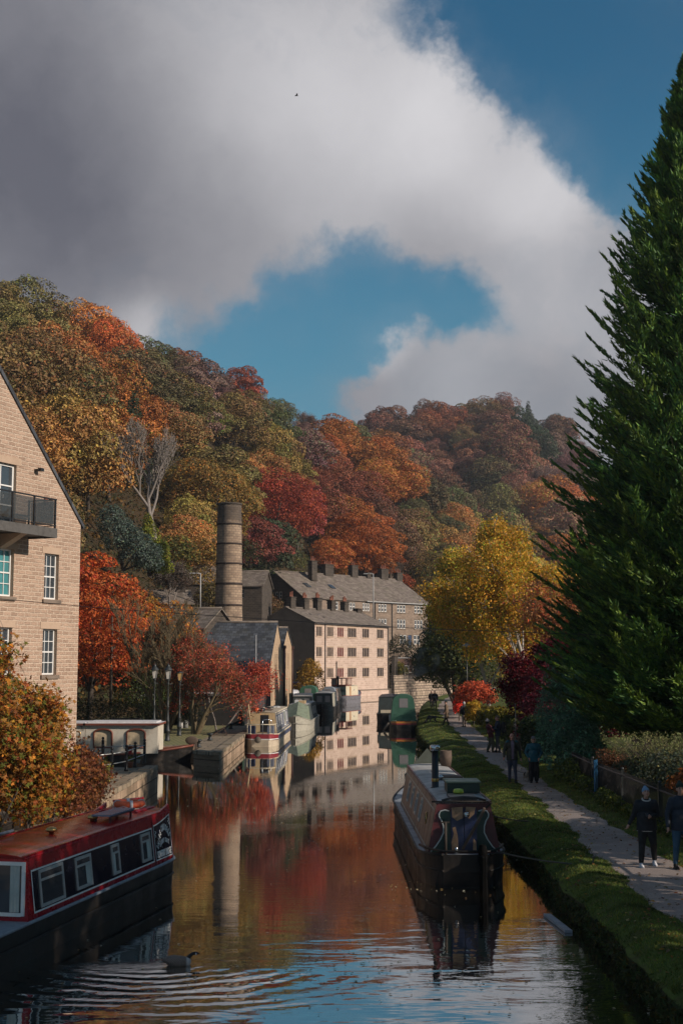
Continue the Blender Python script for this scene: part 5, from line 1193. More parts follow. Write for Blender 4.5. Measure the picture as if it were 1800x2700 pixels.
part(Bt, 'rudder', M['blackmatt'], lambda b: (b.box((-.22, -.36, .33), (.34, .14, .9)), b.lathe([(.09, 0), (.11, .3), (.08, .5)], (-.12, -.36, .5), 12)), bevel=.03)
part(Bt, 'stern_rim', M['hullworn'], lambda b: b.tube([(x, s*hull_w(x, 15.6, 1.04, 1.5)*.97, .83) for s, x in [(1, 1.2), (1, .7), (1, .35), (1, .1), (1, 0), (-1, 0), (-1, .1), (-1, .35), (-1, .7), (-1, 1.2)]], .03, 6))
fl = part(Bt, 'chimney', M['black'], lambda b: (b.lathe([(.14, 0), (.12, .05), (.09, .06), (.085, 1.0)], (3.75, .40, 1.88), 18)))
part(fl, 'cowl', M['chromebright'], lambda b: b.lathe([(.10, .98), (.135, .99), (.14, 1.1), (.11, 1.13)], (3.75, .40, 1.88), 18)); part(fl, 'brass_ring', M['brass'], lambda b: b.lathe([(.092, .2), (.095, .21), (.095, .27), (.092, .28)], (3.75, .40, 1.88), 18))
part(Bt, 'mushroom_vent', M['chromebright'], lambda b: b.lathe([(.05, 0), (.05, .05), (.11, .07), (.10, .12), (.03, .15)], (7.5, .10, 1.95), 14))
part(Bt, 'mushroom_vent', M['chromebright'], lambda b: b.lathe([(.05, 0), (.05, .05), (.11, .07), (.10, .12), (.03, .15)], (5.6, .12, 1.95), 14))
p = W2(Bt, (2.5, -.16, 1.94)); bx_ = empty('roof_box', (p.x, p.y, 1.95), math.pi/2, 'dark green storage box with pale lid on the near boat roof', 'box')
part(bx_, 'body', M['bottle'], lambda b: b.box((0, 0, .12), (.9, .80, .24)), bevel=.01); part(bx_, 'lid', M['sagepaint'], lambda b: b.box((.02, 0, .26), (1.0, .86, .04)), bevel=.008)
p = W2(Bt, (6.3, -.20, 1.94)); standalone('hatch_board', M['wood'], lambda b: b.box((0, 0, 0), (1.5, .55, .04), M=Matrix.Rotation(.05, 3, 'Y')), (p.x, p.y, 1.99), math.pi/2+.04, 'weathered plank board lying flat on the near boat roof', 'board')
p = W2(Bt, (4.6, -.22, 1.94))
def chain(b):
    rr = random.Random(5)
    for i in range(14): a = rr.uniform(0, 6.28); b.ell((rr.uniform(-.32, .32), rr.uniform(-.12, .12), .03+rr.uniform(0, .05)), (.05, .035, .03), 8, 5)
    for i in range(2): b.lathe([(.08, 0), (.09, .1), (.06, .13)], (-.18+.22*i, .05, .0), 10)
standalone('mooring_chain', M['rope'], chain, (p.x, p.y, 1.95), 0, 'heap of dark chain and small pots beside the roof box', 'chain')
p = W2(Bt, (1.55, .02, 2.02)); standalone('lime_tub', M['lime'], lambda b: b.lathe([(.12, 0), (.13, .02), (.11, .09), (.05, .1)], (0, 0, 0), 16), (p.x, p.y, 2.0), 0, 'small lime green plastic tub upside down on the stern hatch', 'tub')
p = W2(Bt, (.32, .2, .74)); standalone('deck_can', M['chromebright'], lambda b: b.lathe([(.045, 0), (.045, .12), (.03, .14)], (0, 0, 0), 12), (p.x, p.y, .745), 0, 'small metal can standing on the near boat stern deck', 'can')
part(Bt, 'cratch_cover', M['canvasgrey'], lambda b: (b.add([(11.7, .72, 1.6), (11.7, 0, 2.42), (11.7, -.72, 1.6), (13.2, .62, 1.3), (13.2, 0, 2.0), (13.2, -.62, 1.3)], [(0, 1, 2), (0, 3, 4, 1), (1, 4, 5, 2), (3, 5, 4)])))
p = W2(Bt, (10.9, -.52, 1.9)); standalone('barrel_planter', M['wood'], lambda b: b.lathe([(.15, 0), (.19, .25), (.18, .5), (.15, .5), (.14, .42)], (0, 0, 0), 14), (p.x, p.y, 1.9), 0, 'brown wooden tub standing at the bow end of the near boat roof', 'tub')
def ropeline(name, a, b_, sag, label, r=.018, mat=None):
    a, b_ = Vector(a), Vector(b_); q = MB(); q.tube([a.lerp(b_, t)-Vector((0, 0, sag*4*t*(1-t))) for t in np.linspace(0, 1, 14)], r, 5); return tag(q.build(name, mat or M['rope']), label, 'rope')
ropeline('mooring_rope', (3.7, 31.4, .76), (5.55, 30.2, .66), .05, 'dark mooring rope from the near boat stern across the grass')
ropeline('mooring_rope', (3.65, 38.8, 1.0), (5.6, 38.2, .68), .12, 'dark mooring rope from the middle of the near boat to the grass')
standalone('mooring_pin', M['rope'], lambda b: (b.tube([(0, 0, -.1), (.05, 0, .2)], .02, 6), b.lathe([(.05, .2), (.05, .23)], (.05, 0, 0), 8)), (5.55, 30.2, .62), 0, 'iron mooring pin hammered into the grass by the near boat rope', 'mooring pin')
# ---- C: blue and cream boat on the left quay
rc = math.atan2(16, .45)
Cb, sideC = narrowboat((-4.98, 82.4, 0), rc, 'blue and cream boat with red stern band and round black fender by the quay', 15.6, (2.0, 13.0), .70, 1.92, .9, .76,
    cols=dict(hull=M['creamhull'] if 'creamhull' in M else M['cream'], cabin=M['greyblue'], roof=M['buffroof'] if 'buffroof' in M else M['buff'], line=M['cream'], frame=M['white'], rail=M['cream'], strake=M['scuffed'], rear=M['buff'], handrail=M['cream']),
    panels=((2.3, 12.7, .06, .94, M['greyblue']),), wins=((2.7, 3.3, .3, .82, 0), (4.3, 4.9, .3, .82, 0), (6.2, 6.8, .3, .82, 0), (8.6, 10.2, .15, .95, 0), (11., 11.6, .3, .82, 0)), rise=.3)
M['maroonbright'] = paint('maroon_band', (.22, .02, .03), .35, .2)
def sternband(L, z0, z1, x1, off=.012, stern=1.1):
    def f(b):
        xs = [0, .05, .12, .25, .45, .75, 1.1]; xs = [x for x in xs if x < x1]+[x1]
        for s in (1, -1):
            V = [(x-(.012 if x == 0 else 0), s*(hull_w(x, L, 1.04, stern)+off), z) for x in xs for z in (z0, z1)]; b.add(V, [(2*i, 2*i+2, 2*i+3, 2*i+1) for i in range(len(xs)-1)])
        w = hull_w(0, L, 1.04, stern)+off; b.quad((-.012, -w, z0), (-.012, w, z0), (-.012, w, z1), (-.012, -w, z1))
    return f
part(Cb, 'stern_band', M['maroonbright'], sternband(15.6, .46, .74, 1.1)); part(Cb, 'stern_line', M['white'], sternband(15.6, .41, .45, 1.1, .02))
part(Cb, 'blue_band', M['blueboat'], lambda b: [b.add([(x, s*(hull_w(x, 15.6)+.014), z) for x in np.linspace(1.12, 12.6, 12) for z in (.36, .62)], [(2*i, 2*i+2, 2*i+3, 2*i+1) for i in range(11)]) for s in (1, -1)])
fd = part(Cb, 'fender', M['rope'], lambda b: b.ell((-.2, .12, .40), (.17, .2, .2), 14, 10)); part(Cb, 'fender_chain', M['black'], lambda b: b.tube([(-.15, .12, .55), (0, .12, .72)], .02, 5))
part(Cb, 'stern_rail', M['cream'], lambda b: (b.tube([(1.3, .9, 1.32), (.5, .86, 1.32), (.12, .6, 1.32), (.08, 0, 1.32), (.12, -.6, 1.32), (.5, -.86, 1.32), (1.3, -.9, 1.32)], .028, 6), [b.tube([(x, y, .68), (x, y, 1.32)], .022, 6) for x, y in ((.12, .6), (.12, -.6), (1.0, .88), (1.0, -.88))]))
part(Cb, 'tiller', M['chromebright'], lambda b: b.tube([(.0, -.15, .7), (.0, -.15, 1.5), (.1, -.15, 1.58), (.9, -.35, 1.6), (1., -.6, 1.55), (1., -.6, .75)], .024, 6))
for y, w, m_ in ((.55, .45, M['doorblue']), (-.62, .42, M['greyblue'])): part(Cb, 'stern_locker', m_, lambda b: b.box((.45, y, .98), (.4, w, .52)), bevel=.02)
part(Cb, 'open_door', M['buff'], lambda b: (b.box((1.6, .28, 1.35), (.06, .26, 1.1)), b.box((1.98, -.42, 1.7), (.04, .5, .3))))
part(Cb, 'doorway', M['black'], lambda b: b.box((1.98, -.05, 1.3), (.05, .62, 1.05)))
rs = random.Random(8)
for i, (x, y, w, d, h, m_, lb_) in enumerate(((2.5, .45, .4, .35, .3, 'orange', 'orange and black bag on the stern end of the blue boat roof'), (2.3, .1, .35, .35, .28, 'black', 'black bundle on the stern end of the blue boat roof'), (5., -.1, 1.8, .5, .12, 'wood', 'brown planks stacked on the blue boat roof'),
        (8.2, .2, .5, .4, .18, 'black', 'black crate on the middle of the blue boat roof'), (10.2, -.2, 1.6, .5, .14, 'greyroof', 'grey tarpaulin on the far end of the blue boat roof'))):
    p = W2(Cb, (x, y, 0)); standalone('roof_bundle', M[m_], lambda b: [b.ell((rs.uniform(-w, w)*.25, rs.uniform(-d, d)*.2, h*.4), (w*.45, d*.45, h*.6), 10, 6) for _ in range(3)] if i in (0, 1, 4) else [b.box((rs.uniform(-.1, .1), (k-1)*d*.33, h*.4+.03*k), (w, d*.3, h*.5)) for k in range(3)], (p.x, p.y, 1.99), rc, lb_, 'roof clutter', 'clutter on the blue boat roof')
part(Cb, 'roof_pole', M['buff'], lambda b: b.tube([(1.4, .72, 1.3), (1.3, .86, 2.5)], .045, 6))
# ---- further boats on the left bank
def capsule_hood(root, x0, x1, g, top, w1, w2, mat, front=None, win=True):
    def f(b):
        K = 12
        def ring(x, k=1.): return [(x, w1*k, g)]+[(x, w2*k*math.cos(math.pi*i/K)*(1 if i not in (0, K) else 1.02), lerp(g, top, .72)+(top-lerp(g, top, .72))*math.sin(math.pi*i/K)**.7) for i in range(K+1)]+[(x, -w1*k, g)]
        A_, B_ = ring(x0, .98), ring(x1); n = len(A_)
        b.smooth = True; b.add(A_+B_, [(i, i+1, n+i+1, n+i) for i in range(n-1)]); b.smooth = False; b.poly(A_); b.poly(B_[::-1])
    h = part(root, 'canvas_hood', mat, f)
    if win:
        part(h, 'plastic_window', M['plastic'], lambda b: b.box((x0-.012, 0, lerp(g, top, .68)), (.012, w2*.8, (top-g)*.34)))
    return h
b2_, s2 = narrowboat((-3.75, 100.8, 0), math.atan2(14, .6)+math.pi, 'boat with pale green folded front cover behind the blue boat', 14.5, (2., 11.2), .66, 1.8, cols=dict(hull=M['cream2'] if 'cream2' in M else M['sagepaint'], cabin=M['canvasdark'], roof=M['greyroof']), wins=((4, 4.6, .3, .8, 0), (6, 6.6, .3, .8, 0)), rise=.45)
b2_.location = (-2.85, 115, 0)
part(b2_, 'cratch_cover', M['sagepaint'], lambda b: b.add([(11.2, .8, 1.75), (11.2, 0, 2.1), (11.2, -.8, 1.75), (12.9, .8, .8), (12.9, 0, 1.2), (12.9, -.8, .8), (11.2, .92, .7), (11.2, -.92, .7)], [(0, 3, 4, 1), (1, 4, 5, 2), (0, 6, 3), (2, 5, 7), (3, 5, 4)]))
for (x, y, w, m_, lb_) in ((9.8, .2, .9, 'buff', 'tan box among clutter on the green covered boat roof'), (8.6, -.2, .7, 'white', 'white tarpaulin among clutter on the green covered boat roof')):
    p = W2(b2_, (x, y, 0)); standalone('roof_bundle', M[m_], lambda b: (b.box((0, 0, .12), (w, .5, .24)), b.ell((w*.6, .1, .1), (.3, .25, .14), 10, 6)), (p.x, p.y, 1.9), 1.5, lb_, 'roof clutter')
b3_, s3 = narrowboat((-3.7, 133.5, 0), math.atan2(15, -.2)+math.pi, 'dark boat with a yellow ring painted on its black front', 14., (1.5, 11.), .7, 2.0, b1=.95, b2=.85, cols=dict(hull=M['hullworn'], cabin=M['greyroof'], roof=M['greyroof'], front=M['canvasdark']), wins=((3, 3.7, .3, .8, 0), (6, 6.7, .3, .8, 0)), roof_over=.1)
part(b3_, 'painted_ring', M['brass'], lambda b: b.tube([(11.02, -.35+.2*math.cos(a), 1.55+.2*math.sin(a)) for a in np.linspace(0, 6.283, 20)], .025, 5))
b4_, s4 = narrowboat((-2.1, 131.5, 0), math.atan2(15, .9), 'boat under a rounded green canvas hood in the middle of the left row', 15., (3.0, 12.), .7, 1.9, cols=dict(hull=M['hullblack'], cabin=M['scuffed'], roof=M['greyroof'], rear=M['canvasdark']), wins=((4, 4.6, .3, .8, 0), (6, 6.6, .3, .8, 0)))
b4_.location = (-3.45, 136, 0); capsule_hood(b4_, .6, 3.0, .68, 2.75, .95, .85, M['canvasgreen'])
b4b, s4b = narrowboat((-1.2, 149, 0), math.atan2(15, .6)+math.pi, 'black fronted boat with square front windows below the green hood', 13., (1.5, 10.6), .7, 2.0, b2=.85, cols=dict(hull=M['hullblack'], cabin=M['cream2'], roof=M['greyroof'], front=M['canvasdark']), wins=((3, 3.7, .3, .8, 0),), roof_over=.1)
b4b.location = (-1.35, 143, 0)
b6_, s6 = narrowboat((-1.55, 151, 0), math.atan2(15, .9), 'grey canvas topped boat next to the wheelhouse boat', 13.5, (2.8, 11.), .7, 2.0, cols=dict(hull=M['hullblack'], cabin=M['scuffed'], roof=M['greyroof']), wins=((4, 4.6, .3, .8, 0),))
capsule_hood(b6_, .6, 2.8, .68, 2.35, .9, .75, M['greydeck'])
for bb, xf in ((b3_, 11.0), (b4b, 10.6)):
    for y in (-.4, .4): part(bb, 'front_window', M['plastic'], lambda b: b.box((xf+.015, y, 1.5), (.02, .5, .62)))
# ---- T: the broad wheelhouse boat
def wheelhouse_boat():
    root, sd = narrowboat((-.55, 165.5, 0), math.atan2(2.4, .85), 'cream wheelhouse boat with a red bow rail at the far end of the left row', 8., (.6, 5.2), .95, 2.1, .98, .95, cols=dict(hull=M['greyhull'], cabin=M['cream'], roof=M['sagepaint'], rear=M['greengrey'], rail=M['redband'], strake=M['greyhull']), B=1.25, wins=((3.6, 3.8, .5, .7, 0),), rise=.6, stern=.5, bow=3.5)
    w = part(root, 'wheelhouse', M['redwood'], lambda b: [b.box((x, y, z), d) for (x, y, z, d) in ((1.7, 0, 3.12, (2.5, 2.05, .1)), (1.7, .92, 2.2, (2.2, .05, .2)), (1.7, -.92, 2.2, (2.2, .05, .2)), (.62, 0, 2.2, (.05, 1.8, .2)), (2.78, 0, 2.2, (.05, 1.8, .2)))]+[b.box((x, y, 2.6), (.07, .07, .98)) for x in (.64, 1.35, 2.05, 2.76) for y in (.92, -.92)]+[b.box((x, y, 2.6), (.07, .07, .98)) for x in (.64, 2.76) for y in (-.3, .3)])
    part(w, 'pane', M['plastic'], lambda b: b.quad((.65, .3, 2.3), (.65, .9, 2.3), (.65, .9, 3.05), (.65, .3, 3.05)))
    part(root, 'cabin_door', M['orangewood'], lambda b: b.box((2.2, -.985, 1.45), (.34, .03, 1.25)))
    part(root, 'funnel', M['black'], lambda b: b.lathe([(.14, 0), (.13, 1.7), (.18, 1.72), (.18, 1.9), (.1, 2.)], (.35, 0, 1.4), 12))
    text(root, 'TEAL', .38, (.585, -.45, 1.62), (math.pi/2, 0, -math.pi/2), M['black'], sx=.85)
    return root
M['greyhull'] = paint('grey_hull', (.15, .145, .16), .5, .4); M['redband'] = paint('red_band', (.30, .045, .045), .45, .3); M['redwood'] = paint('red_wheelhouse', (.14, .03, .02), .5, .2); M['orangewood'] = paint('orange_wood', (.40, .16, .05), .5, .2)
M['greengrey'] = paint('grey_green_paint', (.11, .16, .14), .5, .2)
wheelhouse_boat()
# ---- right bank, far: green hooded boat and a black one beyond
G_, sG = narrowboat((4.62, 99.9, 0), math.pi/2-.03, 'green canvas hooded boat with an orange stern stripe by the grassy bank', 14., (3.4, 11.5), .72, 1.95, cols=dict(hull=M['hullblack'], cabin=M['sagepaint'], roof=M['sagepaint'], rail=M['sagepaint'], rear=M['canvasdark']), wins=((4.4, 5.1, .3, .8, 0), (6.4, 7.1, .3, .8, 0)))
hd = capsule_hood(G_, .35, 3.4, .74, 2.72, .98, .8, M['canvasgreen'])
M['canvasdeep'] = paint('deep_green_canvas', (.006, .035, .028), .6, .3, 2.)
part(hd, 'rear_flap', M['canvasdeep'], lambda b: b.poly([(.355, y, z) for y, z in ((.84, .8), (-.72, .8), (-.55, 2.1), (-.38, 2.52), (.42, 2.55), (.66, 2.1))]))
part(G_, 'orange_stripe', M['orangeline'], sternband(14., .60, .74, .6)); part(G_, 'red_stripe', M['maroonbright'], sternband(14., .50, .59, .6))
part(G_, 'side_fender', M['rope'], lambda b: b.tube([(.3, 1.1, .6), (.5, 1.45, .12)], .09, 8))
for (x, y, w, m_, lb_) in ((5.2, .3, .8, 'black', 'black crate on the green hooded boat roof'), (6.6, -.1, .9, 'maroon', 'red and black bundle on the green hooded boat roof'), (8.0, .2, .6, 'white', 'pale bundle of bags on the green hooded boat roof')):
    p = W2(G_, (x, y, 0)); standalone('roof_bundle', M[m_], lambda b: (b.box((0, 0, .15), (w, .6, .28)), b.ell((w*.4, .1, .3), (.4, .3, .16), 10, 6)), (p.x, p.y, 2.05), 1.5, lb_, 'roof clutter', 'clutter on the green hooded boat roof')
K_, sK = narrowboat((3.95, 113, 0), math.pi/2-.06, 'black boat with tall thin flue moored beyond the green hooded boat', 14., (1.2, 11.5), .72, 2.1, b2=.85, cols=dict(hull=M['hullblack'], cabin=M['canvasdark'], roof=M['black'], rear=M['canvasdark'], line=M['cream']), wins=((3, 3.7, .3, .8, 0),), group='narrowboats moored along the canal')
part(K_, 'stern_panel', M['cream'], lambda b: b.box((1.17, .05, .95), (.03, 1.3, .26))); part(K_, 'flue', M['rope'], lambda b: b.tube([(7.2, -.3, 2.1), (7.2, -.3, 3.3)], .05, 6))
# ---- W: old wooden boat with white deckhouse in the side arm
def arm_boat():
    root = empty('wooden_boat', (-7.75, 70.6, -.25), math.pi, 'old wooden boat with white deckhouse and arched brown windows in the side arm', 'canal boat'); rz = math.pi
    # local x runs from the bow (0) to the left
    b = MB(); n = 24; L = 16.; W0 = 1.55; R_ = []
    for i in range(n+1):
        x = L*i/n; w = W0*min(1, (x/4.5+.01))**.55; g = .62+.42*max(0, 1-x/5.)**2; R_.append((x, w, g))
    for s in (1, -1):
        V = [(x+.3*(1-k)*(i == 0), s*w*(.8+.2*k), lerp(-.3, g, k)) for i, (x, w, g) in enumerate(R_) for k in (0, .5, .8, 1.)]
        b.add(V, [(4*i+j, 4*i+4+j, 4*i+5+j, 4*i+1+j) for i in range(n) for j in range(3)])
    b.build('hull', M['hullblack'], root)
    b = MB(); [b.quad((R_[i][0], -R_[i][1], R_[i][2]-.12), (R_[i+1][0], -R_[i+1][1], R_[i+1][2]-.12), (R_[i+1][0], R_[i+1][1], R_[i+1][2]-.12), (R_[i][0], R_[i][1], R_[i][2]-.12)) for i in range(n)]; b.build('deck', M['wood'], root)
    b = MB()
    for s in (1, -1): b.tube([(x, s*w, g+.02) for x, w, g in R_], .06, 6)
    b.build('gunwale', M['redbrown'], root)
    part(root, 'rudder_head', M['wood'], lambda b: (b.box((-.12, 0, .6), (.1, .14, 1.1)), b.ell((.1, .0, 1.3), (.34, .05, .22), 12, 8)))
    # deckhouse: near face at y=+1.15 (towards the camera after the half turn), x 1.7..5.2
    ops = [(2.35, 3.35), (4.05, 5.05)]; x0, x1, zb, zt_ = 1.72, 5.45, .7, 2.16; y = 1.2
    b = MB(); wall(b, x0, x1, zb, flat_top(zt_), [(a, c, 1.0, 1.98) for a, c in ops], y, -.06)
    b.quad((x0, y, zb), (x0, -1., zb), (x0, -1., zt_), (x0, y, zt_)); b.quad((x1, y, zb), (x1, -1., zb), (x1, -1., zt_), (x1, y, zt_)); b.quad((x0, -1, zb), (x1, -1, zb), (x1, -1, zt_), (x0, -1, zt_)); b.build('deckhouse', M['creamworn'], root)
    r = part(root, 'roof', M['whiteroof'], lambda b: (b.box(((x0+x1)/2, .1, zt_+.06), (x1-x0+.2, 2.5, .07)), b.box(((x0+x1)/2, .1, zt_+.13), (x1-x0-.2, 1.9, .07)), b.box((8.2, .1, zt_+.02), (5.0, 2.4, .07)), b.box((6., .1, zt_+.08), (1.1, 2.5, .09))))
    part(r, 'roof_edge', M['redbrown'], lambda b: (b.box(((x0+x1)/2, 1.36, zt_+.03), (x1-x0+.2, .03, .1)), b.box((6., 1.36, zt_+.03), (1.1, .03, .1)), b.box((x0-.1, .1, zt_+.04), (.03, 2.5, .1))))
    for (a, c) in ops:
        w_ = c-a; m_ = (a+c)/2
        def fr(b):
            P = [(a+.03, 1.02)]+[(m_-(w_/2-.03)*math.cos(math.pi*i/10), 1.74+.2*math.sin(math.pi*i/10)) for i in range(11)]+[(c-.03, 1.02)]
            b.tube([(x, y+.02, z) for x, z in P]+[(a+.03, y+.02, 1.02)], .05, 6)
        f = part(root, 'window', M['redbrown'], fr); part(f, 'pane', M['goldglass'], lambda b: b.quad((a, y-.05, 1.), (c, y-.05, 1.), (c, y-.05, 1.98), (a, y-.05, 1.98)))
        part(f, 'corner', M['creamworn'], lambda b: [b.poly([(m_-s*w_/2, y+.004, 2.0), (m_-s*w_/2, y+.004, 1.72), (m_-s*w_*.40, y+.004, 1.87), (m_-s*w_*.2, y+.004, 1.95), (m_-s*w_*.1, y+.004, 2.)]) for s in (1, -1)])
    part(root, 'painted_panel', M['peeling'], lambda b: b.box((5.98, 1.18, 1.42), (1.0, .05, 1.5)))
    part(root, 'porthole', M['brass'], lambda b: b.tube([(5.85+.14*math.cos(a), 1.215, 1.7+.14*math.sin(a)) for a in np.linspace(0, 6.283, 16)], .02, 5))
    part(root, 'dark_side', M['black'], lambda b: b.box((8.5, 1.12, 1.4), (4.2, .05, 1.5)))
    return root
M['redbrown'] = paint('red_brown_paint', (.17, .045, .025), .5, .35); M['creamworn'] = paint('worn_cream_paint', (.60, .55, .45), .5, .45, 3., (.30, .22, .15)); M['whiteroof'] = paint('white_roof_paint', (.62, .60, .60), .5, .3)
M['goldglass'] = paint('curtained_glass', (.62, .50, .33), .3, .6, 4., (.16, .13, .09), spec=.6); M['peeling'] = paint('peeling_cream', (.58, .52, .42), .6, .95, 7., (.05, .04, .035))
arm_boat()
# ------------------------------------------------------------------ trees and shrubs one can tell apart
def tree_obj(name, loc, label, cat='tree', group=None, rz=0.): return empty(name, loc, rz, label, cat, group)
A3 = lambda *a: np.array(a, float)
# grown tree with leaves on its twigs
def grown(name, loc, label, seed, trunk, first_len, r, maxlev, leafn, leafs, color, bark, spreadl=.35, keep=1., alt=None, altf=0., amp=.35, stems=1, lean=(0, 0), cat='tree', droop=.15, gk=None, group=None, start=-.1, aspect=.55):
    root = tree_obj(name, loc, label, cat, group); rng = np.random.default_rng(seed); sk = Skel(); g_ = dict(up=.10, spread=.62, kidsn=(5, 7), wig=.12, lr=.66, rr=.55, first=.3, minr=.010); g_.update(gk or {})
    for k in range(stems):
        a = 6.283*k/stems+.5; sp = .0 if stems == 1 else .28
        d = A3(lean[0]+sp*math.cos(a), lean[1]+sp*math.sin(a), 1.); d /= np.linalg.norm(d)
        grow(sk, rng, A3(.12*math.cos(a)*(stems > 1), .12*math.sin(a)*(stems > 1), start), d, first_len*rng.uniform(.85, 1.1), r, 0, maxlev, **g_)
    wood_obj('trunk', sk, bark, root)
    if leafn: crown_obj('crown', leaves_on(sk, rng, leafn, leafs, spreadl, amp, alt, altf, droop, keep, aspect), M['leaf'], root, color)
    return root, sk
def bushy(name, loc, label, seed, lobes, n, size, color, alt=None, altf=0., amp=.35, cat='shrub', aspect=.55, spiky=0., updir=.4, trunk=None, group=None, mat='leaf'):
    root = tree_obj(name, loc, label, cat, group); crown_obj('foliage' if cat != 'tree' else 'crown', bush(seed, lobes, n, size, amp, alt, altf, updir, aspect, spiky), M[mat], root, color)
    b = MB(); rr = random.Random(seed); base = Vector((0, 0, -.2))
    for l in lobes[:6]: b.tube([base, Vector((l[0]*.5, l[1]*.5, l[2]*.55)), Vector((l[0], l[1], l[2]))], [trunk or .05, (trunk or .05)*.7, .015], 5)
    b.build('trunk' if cat == 'tree' else 'stems', M['bark'], root); return root
# --- the giant evergreen on the right: upswept plumes
def plume_tree(name, loc, label, seed, H, prof, n_br, color, side=None, fin=1.):
    root = tree_obj(name, loc, label); rng = np.random.default_rng(seed)
    b = MB(); b.tube([(0, 0, -.3), (.1, 0, H*.5), (0, 0, H-.5)], [.55, .3, .05], 10); b.build('trunk', M['bark'], root)
    P, N, A, T, S = [], [], [], [], []; bb = MB()
    for k in range(n_br):
        z = 1.9+(H-1.9)*(rng.uniform(0, 1)**.9)*.985; rad = float(np.interp(z/H, [p[0] for p in prof], [p[1] for p in prof]))*rng.uniform(.80, 1.22); th = rng.uniform(0, 2*math.pi)
        if side is not None and rng.uniform() < .35: th = side+rng.normal()*.8
        rise = .12+.80*z/H+rng.normal()*.07; tone = rng.uniform(.5, 1.35); hue = rng.uniform(-.18, .22)
        nseg = 9; out = np.array([math.cos(th), math.sin(th), 0.]); tan = np.array([-math.sin(th), math.cos(th), 0]); prev = None; pts = []
        for i in range(nseg+1):
            t = i/nseg; s = rad*t; p = out*s+np.array([0, 0, z+rad*rise*(t**1.9)*.75-.10*rad*math.sin(t*math.pi)])+tan*rng.normal()*.05*rad*t; pts.append(p)
        if k % 3 == 0: bb.tube([tuple(p) for p in pts[::3]], [.05, .035, .02, .01], 3, caps=False)
        for i in range(2, nseg+1):
            p, q = pts[i-1], pts[i]; d = q-p; L = np.linalg.norm(d); d /= L; t = i/nseg
            wmax = (.80*(1-t)**.6+.10)*(rad/4.2)**.5
            m = int(fin*(30+38*(1-t))*max(.55, rad/4))
            u = rng.uniform(size=(m, 1)); w = rng.normal(size=(m, 1))*.5*wmax; sub = np.sin(w*17+k)*.12
            h_ = rng.normal(size=(m, 1))*.085*wmax+sub*wmax
            pos = p+d*L*u+tan*w+np.array([0, 0, 1.])*(h_-abs(w)*.30+.08*wmax)+d*abs(w)*.35
            dirv = d*1.25+tan*np.sign(w)*.5+np.array([0, 0, .18])+rng.normal(size=(m, 3))*.22
            P.append(pos); A.append(dirv); N.append(np.array([0, 0, 1.])*.8+out*.25+rng.normal(size=(m, 3))*.4)
            tt = (tone*rng.uniform(.7, 1.35, (m, 1)))*np.array([1+hue, 1., 1-hue*.8]); tip = rng.uniform(size=(m, 1)) < .10+.45*t*t; tt = np.where(tip, tt*np.array([2.1, 1.7, .9]), tt); T.append(tt); S.append(np.full((m, 1), .20+.10*(1-t)))
    P, A, N, T, S = map(np.concatenate, (P, A, N, T, S)); A /= np.linalg.norm(A, axis=1, keepdims=True)
    N -= A*(N*A).sum(1, keepdims=True); N /= np.linalg.norm(N, axis=1, keepdims=True); B = np.cross(N, A); s = S*rng.uniform(.7, 1.5, S.shape)
    V = np.empty((len(P), 3, 3)); V[:, 0] = P-B*s*.17; V[:, 1] = P+B*s*.17; V[:, 2] = P+A*s
    F = np.arange(len(P)*3).reshape(-1, 3); me = np_mesh('crown', V.reshape(-1, 3), F, M['needle'], np.repeat(T, 3, axis=0)); o = link('crown', me, root); o.color = C4(color); bb.build('limbs', M['bark'], root)
    return root
GP = [(0, 3.9), (.08, 5.4), (.25, 5.5), (.4, 4.6), (.55, 3.65), (.7, 2.6), (.85, 1.35), (1, .12)]
plume_tree('tall_conifer', (13.6, 49.3, .8), 'giant dark green conifer with upswept plumes towering over the towpath', 5, 27.9, GP, 820, (.072, .150, .045), side=math.pi*1.12, fin=1.35)
plume_tree('broad_conifer', (12.9, 57.5, .8), 'lower broad green conifer tucked behind the giant one', 6, 13.5, [(0, 3.2), (.2, 3.9), (.5, 3.2), (.8, 1.8), (1, .2)], 380, (.035, .085, .025), side=math.pi*1.1)
# --- laurel / rhododendron by the path
bushy('laurel_bush', (9.15, 53.5, .7), 'dense laurel bush with blue green leaves under the conifer beside the path', 21, [(0, 0, 1.2, 1.4, 1.6, 1.4), (.2, 1.6, 2.0, 1.3, 1.5, 1.8), (-.2, -2, 1.0, 1.1, 1.5, 1.2), (.5, 3.2, 2.6, 1.2, 1.6, 2.0), (.9, 0, 2.8, 1.1, 1.2, 1.4), (-.1, -4, .7, .9, 1.3, .9)], 15000, .17, (.085, .17, .105), ((1.7, 1.9, 1.9)), .14, aspect=.35, updir=.6)
# --- maroon Japanese maple
grown('maroon_maple', (11.7, 71, .8), 'dark maroon maple overhanging the fence between conifer and birches', 31, 1, 3.7, .14, 4, 9, .16, (.085, .007, .012), M['bark'], .30, alt=(2.2, 1.2, 1.2), altf=.2, stems=3, gk=dict(up=.04, spread=.72, kidsn=(4, 6), lr=.66, wig=.16))
bushy('maroon_shrub', (10.0, 66, .7), 'low dark maroon shrub under the maroon maple', 32, [(0, 0, 1.6, 1.4, 2.0, 1.5), (.6, 2, 2.6, 1.4, 1.6, 1.6)], 7000, .16, (.10, .012, .022), (2., 1.6, 1.), .12)
